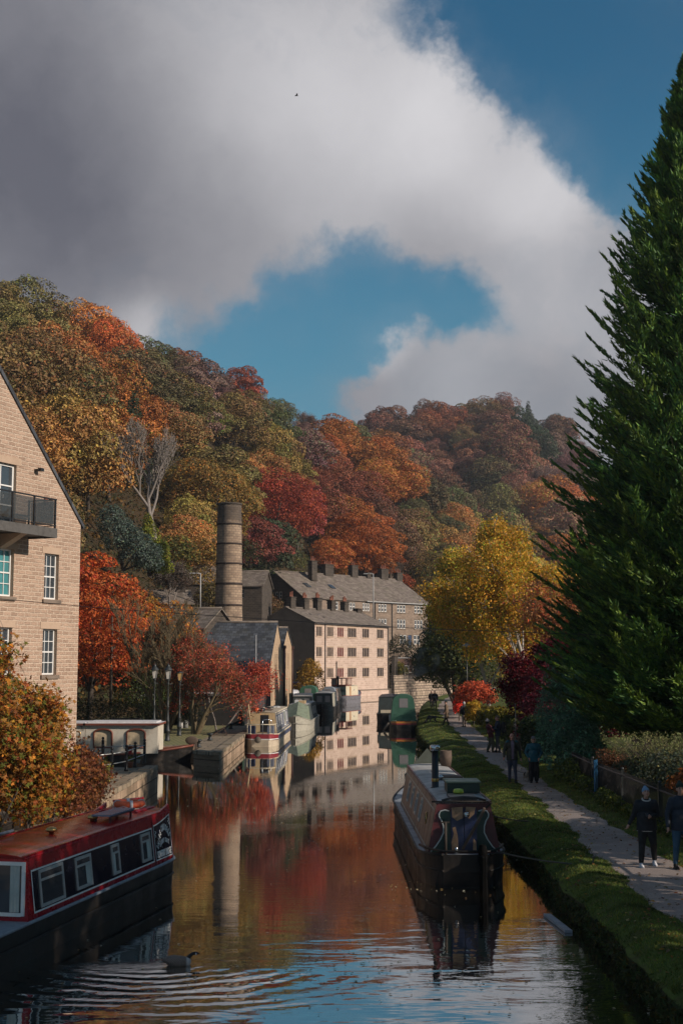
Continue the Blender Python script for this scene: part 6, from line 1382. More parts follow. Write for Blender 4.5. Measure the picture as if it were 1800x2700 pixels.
# --- birches
for i, (px, py, Y, s, lab, col, sd) in enumerate(((1385, 1850, 106, 1.12, 'tall birch with pale trunk and yellow leaves leaning left over the towpath', (.62, .33, .035), 41), (1285, 1850, 122, .98, 'smaller yellow birch in front of the dark green tree', (.60, .38, .05), 42), (1450, 1850, 118, 1.0, 'orange yellow birch behind the maroon maple', (.60, .30, .04), 43), (1440, 1850, 150, 1.2, 'pale golden birch far behind the others near the conifer', (.58, .38, .09), 44))):
    x = (px-900)/FPX*Y; root, sk = grown('birch_tree', (x, Y, 1.0), lab, sd, 1, 9.6*s, .20, 4, 8, .20+.03*i, col, M['birch'], .42, alt=(.5, .9, .7), altf=.30, lean=(-.04 if i == 0 else .0, 0), gk=dict(up=.06, spread=.60, kidsn=(5, 8), lr=.56, wig=.10, first=.12, droop=.035), droop=.5, amp=.4)
    root.scale = (1, 1, 1.03)
# --- cherry with hanging orange leaves
grown('cherry_tree', (13.6, 80, .9), 'cherry tree with hanging orange and pink leaves between birches and conifer', 45, 1, 6.0, .15, 4, 4, .26, (.44, .20, .08), M['bark'], .4, keep=.5, alt=(1.1, .5, .5), altf=.3, aspect=.3, gk=dict(kidsn=(4, 6)))
# --- dark green tree over the path's far end
bushy('dark_green_tree', (11.5, 136, .9), 'broad dark green tree hanging over the far end of the towpath', 46, [(0, 0, 5, 3.2, 4, 3.0), (-1.6, 2, 3.6, 2.4, 3, 2.4), (1.8, 0, 6.5, 2.8, 3.5, 2.8), (3.2, 3, 8.5, 2.6, 3, 2.8), (-.6, 0, 7, 2.2, 2.4, 2.2), (-2.6, 0, 4.6, 1.6, 2, 1.4), (2.2, -2, 3.2, 2.2, 2.6, 2.8), (-2.2, 1, 3.2, 1.8, 2.4, 1.7), (.2, 1, 2.8, 2.4, 3, 2.4), (4.4, 2, 5.5, 2.4, 3, 3.6)], 30000, .25, (.065, .085, .028), ((2.4, 1.9, .8)), .1, cat='tree', trunk=.2)
bushy('dark_fir', (15.2, 222, 3.5), 'dark conical fir directly right of the hillside terrace', 47, [(0, 0, 1.5+k*1.35, 3.0*(1-k/8.5), 3.0*(1-k/8.5), 1.5) for k in range(8)], 7000, .33, (.022, .045, .028), cat='tree', spiky=.8, trunk=.2)
# --- scarlet shrub, orange and yellow understorey on the right verge
bushy('scarlet_shrub', (9.7, 99, .9), 'bright scarlet orange shrub glowing behind the towpath fence', 51, [(0, 0, 1.9, 1.25, 1.2, .8), (.7, 1, 1.6, 1.0, 1, .8), (-.5, 0, 1.5, .7, .8, .6)], 4200, .17, (.60, .11, .045), ((.5, .7, .8)), .25, amp=.5, spiky=.6)
bushy('yellow_shrub', (9.15, 93, .8), 'low yellow shrub at the foot of the fence by the beige trousered walker', 52, [(0, 0, .7, .6, 1.2, .8), (.2, 2, .8, .6, 1, .8)], 2200, .17, (.44, .24, .02), ((.6, .8, 1.)), .3)
bushy('scarlet_climber', (9.0, 103, .8), 'narrow scarlet climbing plant hanging on the fence', 53, [(0, 0, .9, .42, .6, .85)], 900, .17, (.75, .06, .03), spiky=.2)
olv = [(9.9, 108, 2.3, (.11, .10, .03)), (9.9, 90, 1.5, (.15, .12, .03)), (9.8, 84.5, 1.6, (.16, .135, .02)), (9.8, 78.5, 1.7, (.15, .13, .02)), (9.2, 72, 1.6, (.07, .08, .025)), (9.2, 64, 1.9, (.035, .055, .02)), (9.0, 60, 1.7, (.04, .05, .02)), (10.6, 114, 2.6, (.05, .06, .02)), (11.6, 124, 3.0, (.05, .06, .02)), (12.6, 97, 3.0, (.12, .11, .025)), (12.5, 86, 3.2, (.20, .15, .02))]
for k, (x, y, h, c) in enumerate(olv):
    lab = ['olive hedge shrub beyond the scarlet shrub', 'olive gold shrub on the fence right of the scarlet shrub', 'yellow flecked shrub behind the two photographers', 'yellow green shrub over the fence right of the photographers', 'dull green brambles on the fence behind the bald man', 'dark brambles left of the laurel bush', 'dark ivy clump between brambles and laurel', 'dark shrub by the path near the brown coat walker', 'dark shrub on the right where the path bends away', 'tall olive bush between the scarlet shrub and birches', 'tall yellow olive bush under the leaning birch'][k]
    bushy('fence_shrub', (x, y, .7), lab, 60+k, [(0, 0, h*.45, .8, 1.3, h*.5), (.4, 1.2, h*.55, .7, .9, h*.4), (.2, -1.1, h*.5, .65, .9, h*.4)], 4200, .17 if y < 90 else .2, c, ((2.0, 1.8, .8)), .15, group='shrubs along the towpath fence', spiky=.2)
# --- behind the near fence: pale broom, orange foliage, brambles
def broom(name, loc, label, n, h, spread, color, seed):
    root = tree_obj(name, loc, label, 'shrub'); rng = np.random.default_rng(seed); sk = Skel(); P = []
    for k in range(n):
        th = rng.uniform(0, 6.28); t = rng.uniform(.05, .9)**.7*spread; L = h*rng.uniform(.65, 1.1); q = A3(0, 0, 0)+A3(math.cos(th)*.4*t, math.sin(th)*.4*t, 0); pts = [q]
        for i in range(5): q = q+A3(math.cos(th)*t*(.35+.2*i)*L*.12, math.sin(th)*t*(.35+.2*i)*L*.12, L/5); pts.append(q)
        sk.tube(pts, [.012, .010, .009, .007, .005, .004]); P += [p+rng.normal(size=3)*.05 for p in pts[2:] for _ in range(6)]
    wood_obj('stems', sk, M['bark'], root); P = np.array(P); d = leaves(P, rng.normal(size=P.shape), .085, rng, mktint(len(P), rng, .4), .35); crown_obj('foliage', d, M['leaf'], root, color)
broom('broom_bush', (10.6, 43.5, .9), 'pale feathery broom bush behind the railings above the blue beanie walker', 620, 1.75, 1.9, (.22, .23, .09), 71)
broom('dry_weeds', (9.4, 46.5, .9), 'rusty dry weeds standing behind the fence left of the broom', 160, 1.15, .9, (.22, .10, .05), 72)
bushy('grey_bush', (10.2, 41, .9), 'grey green bush directly below the broom behind the railings', 73, [(0, 0, .8, 1.2, 1.4, .7), (1, -2, .8, 1.3, 1.6, .8), (-.4, 3, .6, .9, 1.6, .7)], 6000, .11, (.07, .09, .06), ((1.8, 1.3, .8)), .15)
bushy('orange_bush', (10.0, 36.5, .9), 'low rusty orange bush behind the railings at the right edge', 74, [(0, 0, .9, 1.0, 1.5, .5), (.6, -2, .9, 1., 1.6, .55), (.2, 2, .7, .9, 1.2, .4)], 5200, .13, (.27, .085, .02), ((.4, .6, 1.)), .3)
bushy('bramble_patch', (8.25, 45, .65), 'green bramble patch climbing the foot of the railings', 75, [(0, 0, .35, .35, 1.5, .4), (.05, 3, .5, .4, 1.6, .55), (0, -3, .25, .35, 1.6, .3), (.05, 5, .4, .4, 1.4, .5)], 4600, .09, (.07, .10, .025), ((2.2, 1.7, .8)), .2)
bushy('bramble_patch', (8.3, 38, .65), 'low mossy bramble patch behind the blue beanie walker', 76, [(0, 0, .2, .35, 1.6, .25), (.1, -3, .2, .3, 1.6, .25), (0, 3, .25, .35, 1.5, .28)], 3200, .08, (.08, .10, .02), ((2., 1.6, .8)), .2)
# --- trees outside the frame on the right that shade the near water and path
for k, (x, y, h) in enumerate(((13.4, 7.5, 12.), (13.2, 14.2, 12.2), (13.0, 21.2, 12.), (13.4, 31.2, 9.5))):
    root = empty('garden_tree', (x, y, .8), k*1.3, ['garden tree beyond the railings, nearest the bridge', 'tall garden tree beyond the railings', 'garden tree beyond the railings near the walkers', 'garden tree beyond the railings by the orange bush'][k], 'tree', 'garden trees beyond the railings')
    crown_obj('crown', lobes_crown(300+k, h, 4.0, n_lobes=20, n=8200, size=.42, z0=.06, core=1.4), M['leaf'], root, PAL['olive']); b = MB(); b.tube([(0, 0, -.3), (0, 0, h*.7)], [.25, .1], 8); b.build('trunk', M['bark'], root)
# --- left: brown-gold maple bush on the terrace edge
def lobed_leaves(P, size, rng, tint):
    """five-pointed maple leaves"""
    n = len(P); N = rng.normal(size=(n, 3))*.8+np.array([.25, -.35, .35]); N /= np.linalg.norm(N, axis=1, keepdims=True); A = rng.normal(size=(n, 3))+np.array([0, 0, -.6]); A -= N*(A*N).sum(1, keepdims=True); A /= np.linalg.norm(A, axis=1, keepdims=True); B = np.cross(N, A)
    s = size*rng.uniform(.55, 1.35, (n, 1)); shp = [(0, -.45), (.16, -.12), (.5, -.22), (.26, .12), (.42, .42), (.12, .26), (0, .62), (-.12, .26), (-.42, .42), (-.26, .12), (-.5, -.22), (-.16, -.12)]
    k = len(shp); V = np.empty((n, k+1, 3)); V[:, k] = P
    for i, (a, b_) in enumerate(shp): V[:, i] = P+B*s*a+A*s*b_+N*s*(.12*math.sin(i*2.1)-.15*abs(a))
    F = (np.arange(n)[:, None, None]*(k+1)+np.array([[i, (i+1) % k, k] for i in range(k)])[None]).reshape(-1, 3); return V.reshape(-1, 3), F, np.repeat(tint, k+1, axis=0)
def maple_bush(loc, label, seed, stems, n, color, size, topz, name='maple_bush', alts=((.5, 1.1, .9), (1.5, 1.35, .9), (.8, .45, .5)), twigs=True, keepz=None):
    root = tree_obj(name, loc, label, 'shrub'); rng = np.random.default_rng(seed); sk = Skel()
    for (x, y, L, lx) in stems:
        d = A3(lx, rng.uniform(-.1, .1), 1); d /= np.linalg.norm(d); grow(sk, rng, A3(x, y, 0), d, L, .035, 0, 2, up=.07, spread=.62, kidsn=(7, 10), wig=.09, lr=.40, rr=.5, first=.15, minr=.006)
    wood_obj('stems', sk, M['bark'], root); tips = np.array(sk.tips); idx = rng.integers(0, len(tips), n); P = tips[idx]+rng.normal(size=(n, 3))*np.array([.20, .25, .17])
    t = mktint(n, rng, .35, rng.uniform(.7, 1.3, (len(tips), 1))[idx]); q = rng.uniform(size=n)
    for i, a in enumerate(alts): m = (q > .22*i) & (q < .22*(i+1)); t[m] *= np.array(a)
    crown_obj('foliage', lobed_leaves(P, size, rng, t), M['leaf'], root, color); return root
maple_bush((-8.35, 35.2, .7), 'large golden brown maple bush in front of the sandstone building', 81, [(x, y, L, lx) for x, y, L, lx in ((-.2, 0, 3.3, .12), (-.6, .4, 4.3, .05), (-.9, .2, 4.9, .02), (-.1, .9, 3.2, .16), (-1.2, .5, 5.0, .05), (.3, -.4, 2.3, .2), (-.7, -.7, 4.0, .08), (.4, 1.4, 2.6, .18), (-1.4, -.4, 4.6, -.05), (.1, 2.0, 2.9, .12), (-1.0, 1.5, 4.6, .1), (-.3, -1.3, 3.0, .12), (.5, -1.6, 1.9, .2), (.0, -2.4, 2.4, .15), (.7, .5, 1.7, .2), (-.6, -2.4, 3.2, .1))], 21000, (.31, .145, .028), .135, 4)
maple_bush((-7.75, 39.5, .5), 'dark red brown shrub at the end of the gold maple bush by the wall', 82, [(x, y, L, .1) for x, y, L in ((-.1, 0, 1.6), (-.3, .8, 1.8), (.2, -.9, 1.5), (-.2, 1.8, 1.5), (.1, -2, 1.5), (-.5, -1, 1.8), (.3, .4, 1.2), (.3, -3, 1.3))], 7500, (.19, .06, .025), .10, 2, name='russet_shrub', alts=((.5, .5, .7), (1.4, 1.6, 1.), (.6, .8, .5)))
bushy('wall_weeds', (-7.95, 41, .9), 'straggling green weeds and thin saplings on top of the stone wall', 83, [(0, 0, .2, .25, .9, .28), (.05, 2, .15, .2, .7, .2), (-.3, 4, .25, .35, .8, .35), (.0, -2, .3, .3, .9, .35), (-.4, 6.5, .3, .3, .6, .4)], 2600, .075, (.12, .13, .035), ((2.2, 1.6, .9)), .25, spiky=.5)
grown('thin_sapling', (-8.7, 40.5, .9), 'thin bare sapling stems against the sandstone wall', 84, 1, 2.6, .018, 2, 2, .09, (.28, .15, .04), M['bark'], .12, keep=.5, stems=5, cat='shrub', gk=dict(up=.12, spread=.4, kidsn=(3, 5), lr=.5, minr=.005))
# --- orange and red trees behind the sandstone building
def lobed_tree(name, loc, label, seed, h, r, n, size, color, alt=None, altf=.0, **k):
    root = tree_obj(name, loc, label); crown_obj('crown', lobes_crown(seed, h, r, n=n, size=size, alt=alt, altf=altf, **k), M['leaf'], root, color); b = MB(); b.tube([(0, 0, -.5), (.15, 0, h*.3), (0, .1, h*.7)], [r*.055, r*.04, r*.015], 8)
    for a in range(5): b.tube([(0, 0, h*.2), (math.cos(a*1.3)*r*.4, math.sin(a*1.3)*r*.4, h*.45), (math.cos(a*1.3)*r*.6, math.sin(a*1.3)*r*.6, h*.62)], [r*.03, r*.02, .02], 5)
    b.build('trunk', M['bark'], root); return root
lobed_tree('orange_beech', (-17.3, 92, .62), 'fiery orange red tree directly right of the sandstone building', 101, 12.6, 4.3, 19000, .22, (.52, .13, .03), (.7, .35, .6), .3, n_lobes=34, layered=True, z0=.06, amp=.4, egg=.2)
lobed_tree('red_maple', (-22.5, 97, .62), 'dark red tree peeping over the shoulder of the sandstone building', 102, 15.5, 4.2, 10000, .26, (.34, .03, .022), (1.5, 2.2, 1.), .2, n_lobes=26, layered=True, z0=.1, egg=.3)
lobed_tree('amber_tree', (-16.4, 116, 1.2), 'round amber gold tree left of the mill chimney', 103, 9.5, 4.6, 8500, .28, (.55, .26, .03), (1., .5, .7), .25, n_lobes=26, z0=.1)
lobed_tree('amber_shrub', (-19.8, 128, 4.), 'golden shrub on the slope behind the fiery orange tree', 104, 8, 3.2, 5000, .28, (.42, .22, .04), n_lobes=20, z0=.1)
bushy('yellow_cypress', (at(392, 1500, 142).x, 142, at(392, 1515, 142).z), 'yellow green ivy covered cypress at the foot of the bare tree', 105, [(0, 0, 3.2, 1.1, 1.1, 2.6), (-.3, 0, 1.5, 1.3, 1.3, 1.8), (1.2, 0, 1.8, 1.0, 1.2, 1.9), (-.2, 0, 5., .55, .55, 1.5), (1.4, 0, .6, 1.2, 1.2, .9)], 5600, .24, (.25, .25, .03), ((.5, .65, .8)), .3, cat='tree', trunk=.1)
bushy('silver_willow', (at(325, 1440, 132).x, 132, at(325, 1500, 132).z), 'grey green shrubby tree left of the yellow cypress', 106, [(0, 0, 3.0, 2.2, 2, 2.2), (1.4, 0, 1.6, 2.2, 2, 1.8), (-1.2, 0, 4.6, 1.5, 1.5, 1.7), (2.4, 0, .6, 1.6, 1.6, 1.4)], 8000, .22, (.075, .105, .085), ((2., 1.9, 1.8)), .2, cat='tree', trunk=.12)
for x, Y, h, r, lab, c, sd, al in ((-13.0, 236, 17.5, 9.4, 'very large dark crimson beech above the hillside terrace roofs', (.30, .055, .03), 121, (1.5, 1.9, 1.)), (3.6, 268, 18, 8.6, 'large orange beech behind the crimson beech', (.46, .14, .035), 122, (.7, .8, .8)), (-19.5, 192, 14, 7.2, 'large olive gold oak behind the top of the mill chimney', (.24, .16, .045), 123, (1.7, 1.2, .8))):
    px_ = 900+FPX*x/Y; lobed_tree('great_beech' if sd < 123 else 'great_oak', (x, Y, near_z(px_, Y)-.5), lab, sd, h, r, 30000, .34, c, al, .22, n_lobes=30, layered=sd < 123, z0=.10, amp=.45, core=.25)
# the pale bare tree on the slope
grown('pale_bare_tree', (at(408, 1425, 150).x, 150, at(408, 1425, 150).z), 'pale grey leafless tree with fanning limbs on the dark slope', 107, 1, 8.6, .34, 4, 1, .20, (.10, .085, .035), M['palebark'], .4, keep=.25, stems=1, gk=dict(up=.16, spread=.48, kidsn=(5, 7), wig=.10, lr=.72, rr=.6, first=.28, minr=.022))
# --- quay trees
grown('pollard_willow', (-11.2, 86, .62), 'leafless multi stemmed tree behind the street lamps on the quay', 111, 1, 5.6, .13, 4, 0, .1, (.1, .1, .1), M['barkolive'], stems=7, lean=(0, 0), gk=dict(up=.09, spread=.42, kidsn=(4, 6), lr=.64, wig=.10, minr=.015, first=.25))
grown('red_leaved_tree', (-9.2, 84.5, .62), 'small spreading tree with sparse red leaves on the quay by the black shed', 112, 1, 4.1, .15, 4, 2, .12, (.46, .095, .055), M['barkolive'], .25, keep=.42, stems=4, lean=(.18, 0), gk=dict(up=.04, spread=.62, kidsn=(4, 6), lr=.68, wig=.12, minr=.010), alt=(1.1, 2.0, 1.), altf=.15)
grown('leaning_tree', (-7.9, 86.5, .62), 'slim leaning tree with scarlet leaves overhanging the shed roof', 113, 1, 4.6, .07, 3, 6, .12, (.50, .095, .055), M['palebark'], .3, stems=2, lean=(.28, 0), gk=dict(up=.02, spread=.62, kidsn=(5, 7), lr=.58, minr=.010), alt=(1.1, 1.8, 1.), altf=.12)
bushy('clipped_hedge', (-15.0, 90.0, .62), 'long clipped dark hedge behind the bench on the quay', 114, [(x, 0, .95, 1.3, .8, 1.0) for x in np.arange(-4.5, 4.6, 1.1)]+[(4.9, -.5, .9, .8, .9, .95)], 9500, .12, (.035, .045, .018), ((3., 2.2, 1.2)), .12, spiky=.15)
bushy('dark_holly', (-14.3, 95, .62), 'round dark green holly behind the hedge and lamps', 115, [(0, 0, 2.2, 2.0, 1.6, 2.2), (1.8, 0, 1.6, 1.4, 1.4, 1.6), (-.4, 0, 3.9, 1.3, 1.2, 1.2)], 8000, .17, (.045, .065, .018), ((3., 2.4, 1.)), .14, cat='tree', trunk=.1)
bushy('gold_shrub', (at(816, 1850, 146).x, 146, .9), 'small golden shrub in front of the cottages dark end wall', 116, [(0, 0, 1.9, 1.5, 1.3, 1.9), (.2, 0, 3.2, 1.0, 1., 1.3), (-.5, 0, 1., 1.5, 1.2, 1.)], 4200, .19, (.42, .24, .04), ((.6, .7, .8)), .2, spiky=.35)
# --- slope gardens round the terraces
rr = random.Random(21)
SL = [(700, 1590, 204, 4.2, 'brown', 'pinkish brown bush beside the hillside terrace gable'), (735, 1622, 200, 3.2, 'green', 'green bush below the hillside terrace gable'), (860, 1515, 262, 5.0, 'olive', 'pale olive bush above the hillside terrace roof'), (905, 1520, 262, 4.2, 'golden', 'golden green bush behind the terrace chimney stacks'),
      (1060, 1530, 268, 4., 'rust', 'russet hedge on the slope right of the terrace chimneys'), (1020, 1480, 275, 6.5, 'mauve', 'purplish bare tree behind the terrace chimneys'), (1130, 1480, 278, 6.5, 'olive', 'sparse olive tree on the slope above the fir'), (1100, 1560, 262, 3.6, 'olive', 'clipped olive bush on the slope above the fir'), (1150, 1560, 262, 3.6, 'green', 'round green bush on the slope above the fir'),
      (1050, 1700, 232, 4.6, 'dark_green', 'dark shrub beside the right end of the hillside terrace'), (1085, 1745, 224, 4.2, 'dark_green', 'dark green shrub above the canal wall hut'), (1045, 1760, 220, 2.6, 'olive', 'olive bush beside the brown garden shed'), (1130, 1770, 228, 5.5, 'olive', 'olive shrub on the allotments above the canal wall'), (1170, 1720, 214, 6., 'dark_green', 'dark green shrub on the bank beyond the path end'),
      (460, 1440, 158, 4.2, 'green', 'green bush left of the mill chimney top cottage'), (540, 1455, 160, 4.6, 'olive', 'olive bush right beside the mill chimney'), (560, 1560, 150, 3.4, 'green', 'weedy green bush behind the mill chimney foot'), (690, 1440, 222, 6, 'dark_green', 'dark evergreen bush over the terrace roof end'), (770, 1470, 245, 5, 'green', 'green bush on the slope above the terrace gable'),
      (620, 1440, 196, 6, 'dark_green', 'dark bush on the slope right of the mill chimney'), (300, 1560, 128, 5, 'brown', 'brown thicket on the slope behind the orange tree'), (380, 1560, 138, 4.4, 'mauve', 'bare grey thicket left of the blackened house'), (450, 1510, 146, 5, 'mauve', 'bare twiggy tree in front of the blackened house'), (1220, 1560, 262, 7, 'olive', 'olive bush on the far slope behind the birches'), (1300, 1560, 268, 8, 'golden', 'golden bush on the far slope behind the birches'), (1390, 1570, 280, 8, 'green', 'green bush on the far slope beside the conifer'),
      (980, 1740, 236, 3, 'dark_green', 'ivy shrub at the foot of the hillside terrace'), (330, 1640, 110, 4.5, 'rust', 'rust red bush under the fiery orange tree'), (560, 1660, 134, 4.2, 'mauve', 'bare bush at the foot of the mill chimney')]
for k, (px, py, Y, s, cn, lab) in enumerate(SL):
    p = at(px, py, Y); sd = 400+k; c = PAL[cn]; r = s*.5
    if cn == 'mauve':
        grown('bare_shrub', (p.x, Y, p.z-s*.75), lab, sd, 1, s*.62, .09, 3, 3, .2, (.10, .07, .05), M['palebark'], .3, keep=.4, stems=3, cat='shrub', gk=dict(minr=.018, up=.1))
    else: bushy('slope_shrub', (p.x, Y, p.z-s*.6), lab, sd, [(0, 0, s*.45, r, r, s*.45), (r*.7, 0, s*.35, r*.7, r*.7, s*.35), (-r*.6, .3, s*.3, r*.7, r*.7, s*.35), (0, 0, -.6, r*1.1, r, 1.2)], 2600, .30, tuple(x*rr.uniform(.7, 1.05) for x in c), ((2.2, 1.8, 1.1)), .15, spiky=.25)
# undergrowth across the dark lower slope: nobody could count it
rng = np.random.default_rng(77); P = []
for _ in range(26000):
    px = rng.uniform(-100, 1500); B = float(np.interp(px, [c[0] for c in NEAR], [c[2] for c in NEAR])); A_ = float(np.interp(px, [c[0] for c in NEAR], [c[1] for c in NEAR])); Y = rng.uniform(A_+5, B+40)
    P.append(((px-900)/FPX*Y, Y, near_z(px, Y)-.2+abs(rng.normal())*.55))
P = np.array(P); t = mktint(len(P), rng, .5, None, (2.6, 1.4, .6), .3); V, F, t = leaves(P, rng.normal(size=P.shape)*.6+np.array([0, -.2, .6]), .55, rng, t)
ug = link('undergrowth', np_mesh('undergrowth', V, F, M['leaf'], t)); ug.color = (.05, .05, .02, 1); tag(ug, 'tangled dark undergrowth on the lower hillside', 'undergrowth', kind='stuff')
# ------------------------------------------------------------------ people and animals
def limb(b, pts, rad, n=12):
    b.tube(pts, rad, n); 
    for p, r in zip(pts, rad): b.ell(p, (r*.995, r*.995, r*.995), n, 8)
def fleshed(name, fn, mat, parent, voxel, smooth=2):
    b = MB(); fn(b); o = b.build(name, mat, parent); md = o.modifiers.new('union', 'REMESH'); md.mode = 'VOXEL'; md.voxel_size = voxel; md.use_smooth_shade = True
    sm = o.modifiers.new('soft', 'SMOOTH'); sm.iterations = smooth; sm.factor = .6; return o
def V3(*a): return Vector(a)
SKIN = paint('skin', (.46, .25, .18), .55, .1, 8.); SKINR = paint('ruddy_skin', (.48, .23, .17), .5, .1, 8.)
EYE = paint('eye', (.02, .015, .012), .2, 0.); LIP = paint('lip', (.33, .10, .09), .5, .1)
def hand(b, w, d, side, u, curl=.5, hold=False):
    """w: wrist, d: hand direction, side: towards the thumb, u: back of the hand"""
    d, side, u = d.normalized(), side.normalized(), u.normalized(); palm = w+d*.05
    b.tube([w, w+d*.03, w+d*.085], [.024, .030, .030], 10); b.ell(palm, (.034, .034, .034), 10, 8)
    for i, (off, L) in enumerate(((-.030, .058), (-.010, .072), (.010, .078), (.028, .070))):
        a = w+d*.085+side*off; c = .35+curl; p1 = a+d*L*.42-u*L*.15*c; p2 = p1+(d*(1-c*.7)-u*c*.9).normalized()*L*.32; p3 = p2+(d*(1-c*1.4)-u*c).normalized()*L*.26
        b.tube([a-d*.02, a, p1, p2, p3], [.010, .0095, .009, .0085, .0065], 7)
    t0 = w+d*.03+side*.026; t1 = t0+(side*.8+d*.8).normalized()*.035; b.tube([w+d*.015+side*.01, t0, t1, t1+(d-u*.5*curl).normalized()*.03], [.012, .012, .010, .0075], 7)
def person(feet, face, label, H=1.75, lean=(0, 0), head=(0, 0, 0), legs=None, arms=None, top=('black', 'jacket', 0.), bottom='black', shoes='black', hair=None, hat=None, skin=None, vox=.016, group=None, build=1., hands=True, wide=1., beard=False, glasses=False):
    s = H/1.75; root = empty('person', feet, face-math.pi/2, label, 'person', group); sk = skin or SKIN
    lx, ly = lean
    P = lambda x, y, z: V3(x+lx*max(0, z-.9), y+ly*max(0, z-.9), z)*s
    legs = legs or (((.10, .10, .50), (.10, .22, .09), .0), ((-.10, -.02, .49), (-.10, -.20, .12), .25))
    arms = arms or (((.27, -.04, 1.13), (.27, .10, .88)), ((-.27, .0, 1.13), (-.27, .06, .87)))
    hipz = .93; neck = P(0, 0, 1.49); hc = P(0, .02, 1.635)+V3(*[0, 0, 0]); hx, hy, hz_ = head       # pitch, yaw, roll
    HM = Matrix.Translation(hc) @ Matrix.Rotation(hy, 4, 'Z') @ Matrix.Rotation(-hx, 4, 'X') @ Matrix.Rotation(hz_, 4, 'Y')
    def hp(x, y, z): return (HM @ V3(x*s, y*s, z*s))
    R3 = HM.to_3x3()
    def body(b):
        b.ell(P(0, 0, .97), (.155*s, .11*s, .13*s)); b.ell(P(0, 0, 1.15), (.14*s, .10*s, .16*s)); b.ell(P(0, 0, 1.33), (.165*s, .105*s, .15*s)); b.tube([P(-.17, 0, 1.43), P(0, 0, 1.45), P(.17, 0, 1.43)], [.05*s, .06*s, .05*s], 10)
        b.tube([P(0, 0, 1.40), P(0, .005, 1.48), P(0, .015, 1.56)], [.06*s, .052*s, .052*s], 12)
        for (kn, an, ht), sg in zip(legs, (1, -1)):
            limb(b, [P(.085*sg, 0, hipz), P((.085*sg+kn[0])/2, kn[1]*.5, (hipz+kn[2])/2), P(*kn), P((kn[0]+an[0])/2, (kn[1]+an[1])/2-.02, (kn[2]+an[2])/2+.03), P(*an)], [.085*s, .072*s, .052*s, .05*s, .036*s])
        for (el, wr), sg in zip(arms, (1, -1)):
            limb(b, [P(.175*sg, 0, 1.42), P(*el), P(*wr)], [.047*s, .037*s, .026*s]); e, w = P(*el), P(*wr); d = (w-e).normalized(); side = V3(0, 1, 0) if abs(d.z) > .6 else V3(0, 0, 1); side = (side-d*side.dot(d)).normalized(); u = d.cross(side)*(1 if sg < 0 else -1); hand(b, w, d, side, u*(1), .55)
        # head: skull, jaw, nose, ears, brow
        b.ell(hp(0, -.012, .035), (.076*s, .094*s, .088*s), 18, 14, M=R3); b.ell(hp(0, .022, -.03), (.060*s, .066*s, .082*s), 16, 12, M=R3); b.ell(hp(0, .045, -.085), (.030*s, .028*s, .024*s), 10, 8, M=R3)
        b.tube([hp(0, .078, .03), hp(0, .094, .0), hp(0, .104, -.022), hp(0, .085, -.03)], [.008*s, .011*s, .015*s, .012*s], 8); b.ell(hp(.03, .075, .034), (.026*s, .012*s, .009*s), 8, 6, M=R3); b.ell(hp(-.03, .075, .034), (.026*s, .012*s, .009*s), 8, 6, M=R3)
        b.ell(hp(.035, .055, -.02), (.022*s, .022*s, .022*s), 8, 6); b.ell(hp(-.035, .055, -.02), (.022*s, .022*s, .022*s), 8, 6)
        for e in (1, -1): b.ell(hp(.078*e, -.01, -.002), (.010*s, .022*s, .032*s), 8, 8, M=R3)
    fleshed('body', body, sk, root, vox*.75, 1)
    eb = MB()
    for e in (1, -1): eb.ell(hp(.030*e, .079, .012), (.011*s, .006*s, .0065*s), 8, 6, M=R3); eb.tube([hp(.016*e, .086, .034), hp(.046*e, .078, .036)], .0045*s, 5)
    eb.build('eyes', EYE, root); mb_ = MB(); mb_.tube([hp(-.022, .084, -.055), hp(0, .091, -.053), hp(.022, .084, -.055)], [.003*s, .006*s, .003*s], 6); mb_.build('mouth', LIP, root)
    if glasses:
        q = MB()
        for e in (1, -1): q.tube([hp(.031*e+.023*math.cos(a), .094, .012+.018*math.sin(a)) for a in np.linspace(0, 6.283, 14)], .003*s, 4)
        q.tube([hp(-.008, .096, .014), hp(.008, .096, .014)], .003*s, 4); q.build('glasses', M['black'], root)
    # trousers
    def trou(b):
        b.ell(P(0, 0, .97), (.17*s*build, .125*s*build, .13*s))
        for (kn, an, ht), sg in zip(legs, (1, -1)):
            k0 = P(*kn); a0 = P(an[0], an[1], an[2]+.035); limb(b, [P(.088*sg, 0, hipz), P((.088*sg+kn[0])/2, kn[1]*.5, (hipz+kn[2])/2), k0, k0.lerp(a0, .5), a0], [.105*s*build, .092*s*build, .070*s*wide, .062*s*wide, .052*s*wide])
    fleshed('trousers', trou, PAINTS[bottom], root, vox)
    for (kn, an, ht), sg in zip(legs, (1, -1)):
        a = P(*an); pitch = ht; q = MB(); fw = Matrix.Rotation(-pitch, 3, 'X')
        def F(x, y, z): return a+fw @ (V3(x, y, z)*s)
        q.ell(F(0, .02, -.035), (.045*s, .075*s, .05*s), 12, 8, M=fw); q.ell(F(0, .10, -.055), (.046*s, .09*s, .033*s), 12, 8, M=fw); q.tube([F(0, 0, .05), F(0, 0, -.04)], [.045*s, .048*s], 10)
        sh = fleshed('shoe', lambda b: (b.v.extend(q.v), b.f.extend(q.f), b.m.extend(q.m), b.sm.extend(q.sm)), PAINTS[shoes], root, vox*.8, 1)
        so = MB(); so.prism([F(-.044, -.07, -.088), F(.044, -.07, -.088), F(.05, .10, -.088), F(.03, .185, -.086), F(-.03, .185, -.086), F(-.05, .10, -.088)], fw @ V3(0, 0, .022*s)); so.build('sole', PAINTS['white' if shoes == 'white' else 'black'], sh)
    # coat / jacket
    col, kind, ex = top; low = {'jacket': .86, 'hip': .80, 'coat': .52}[kind]
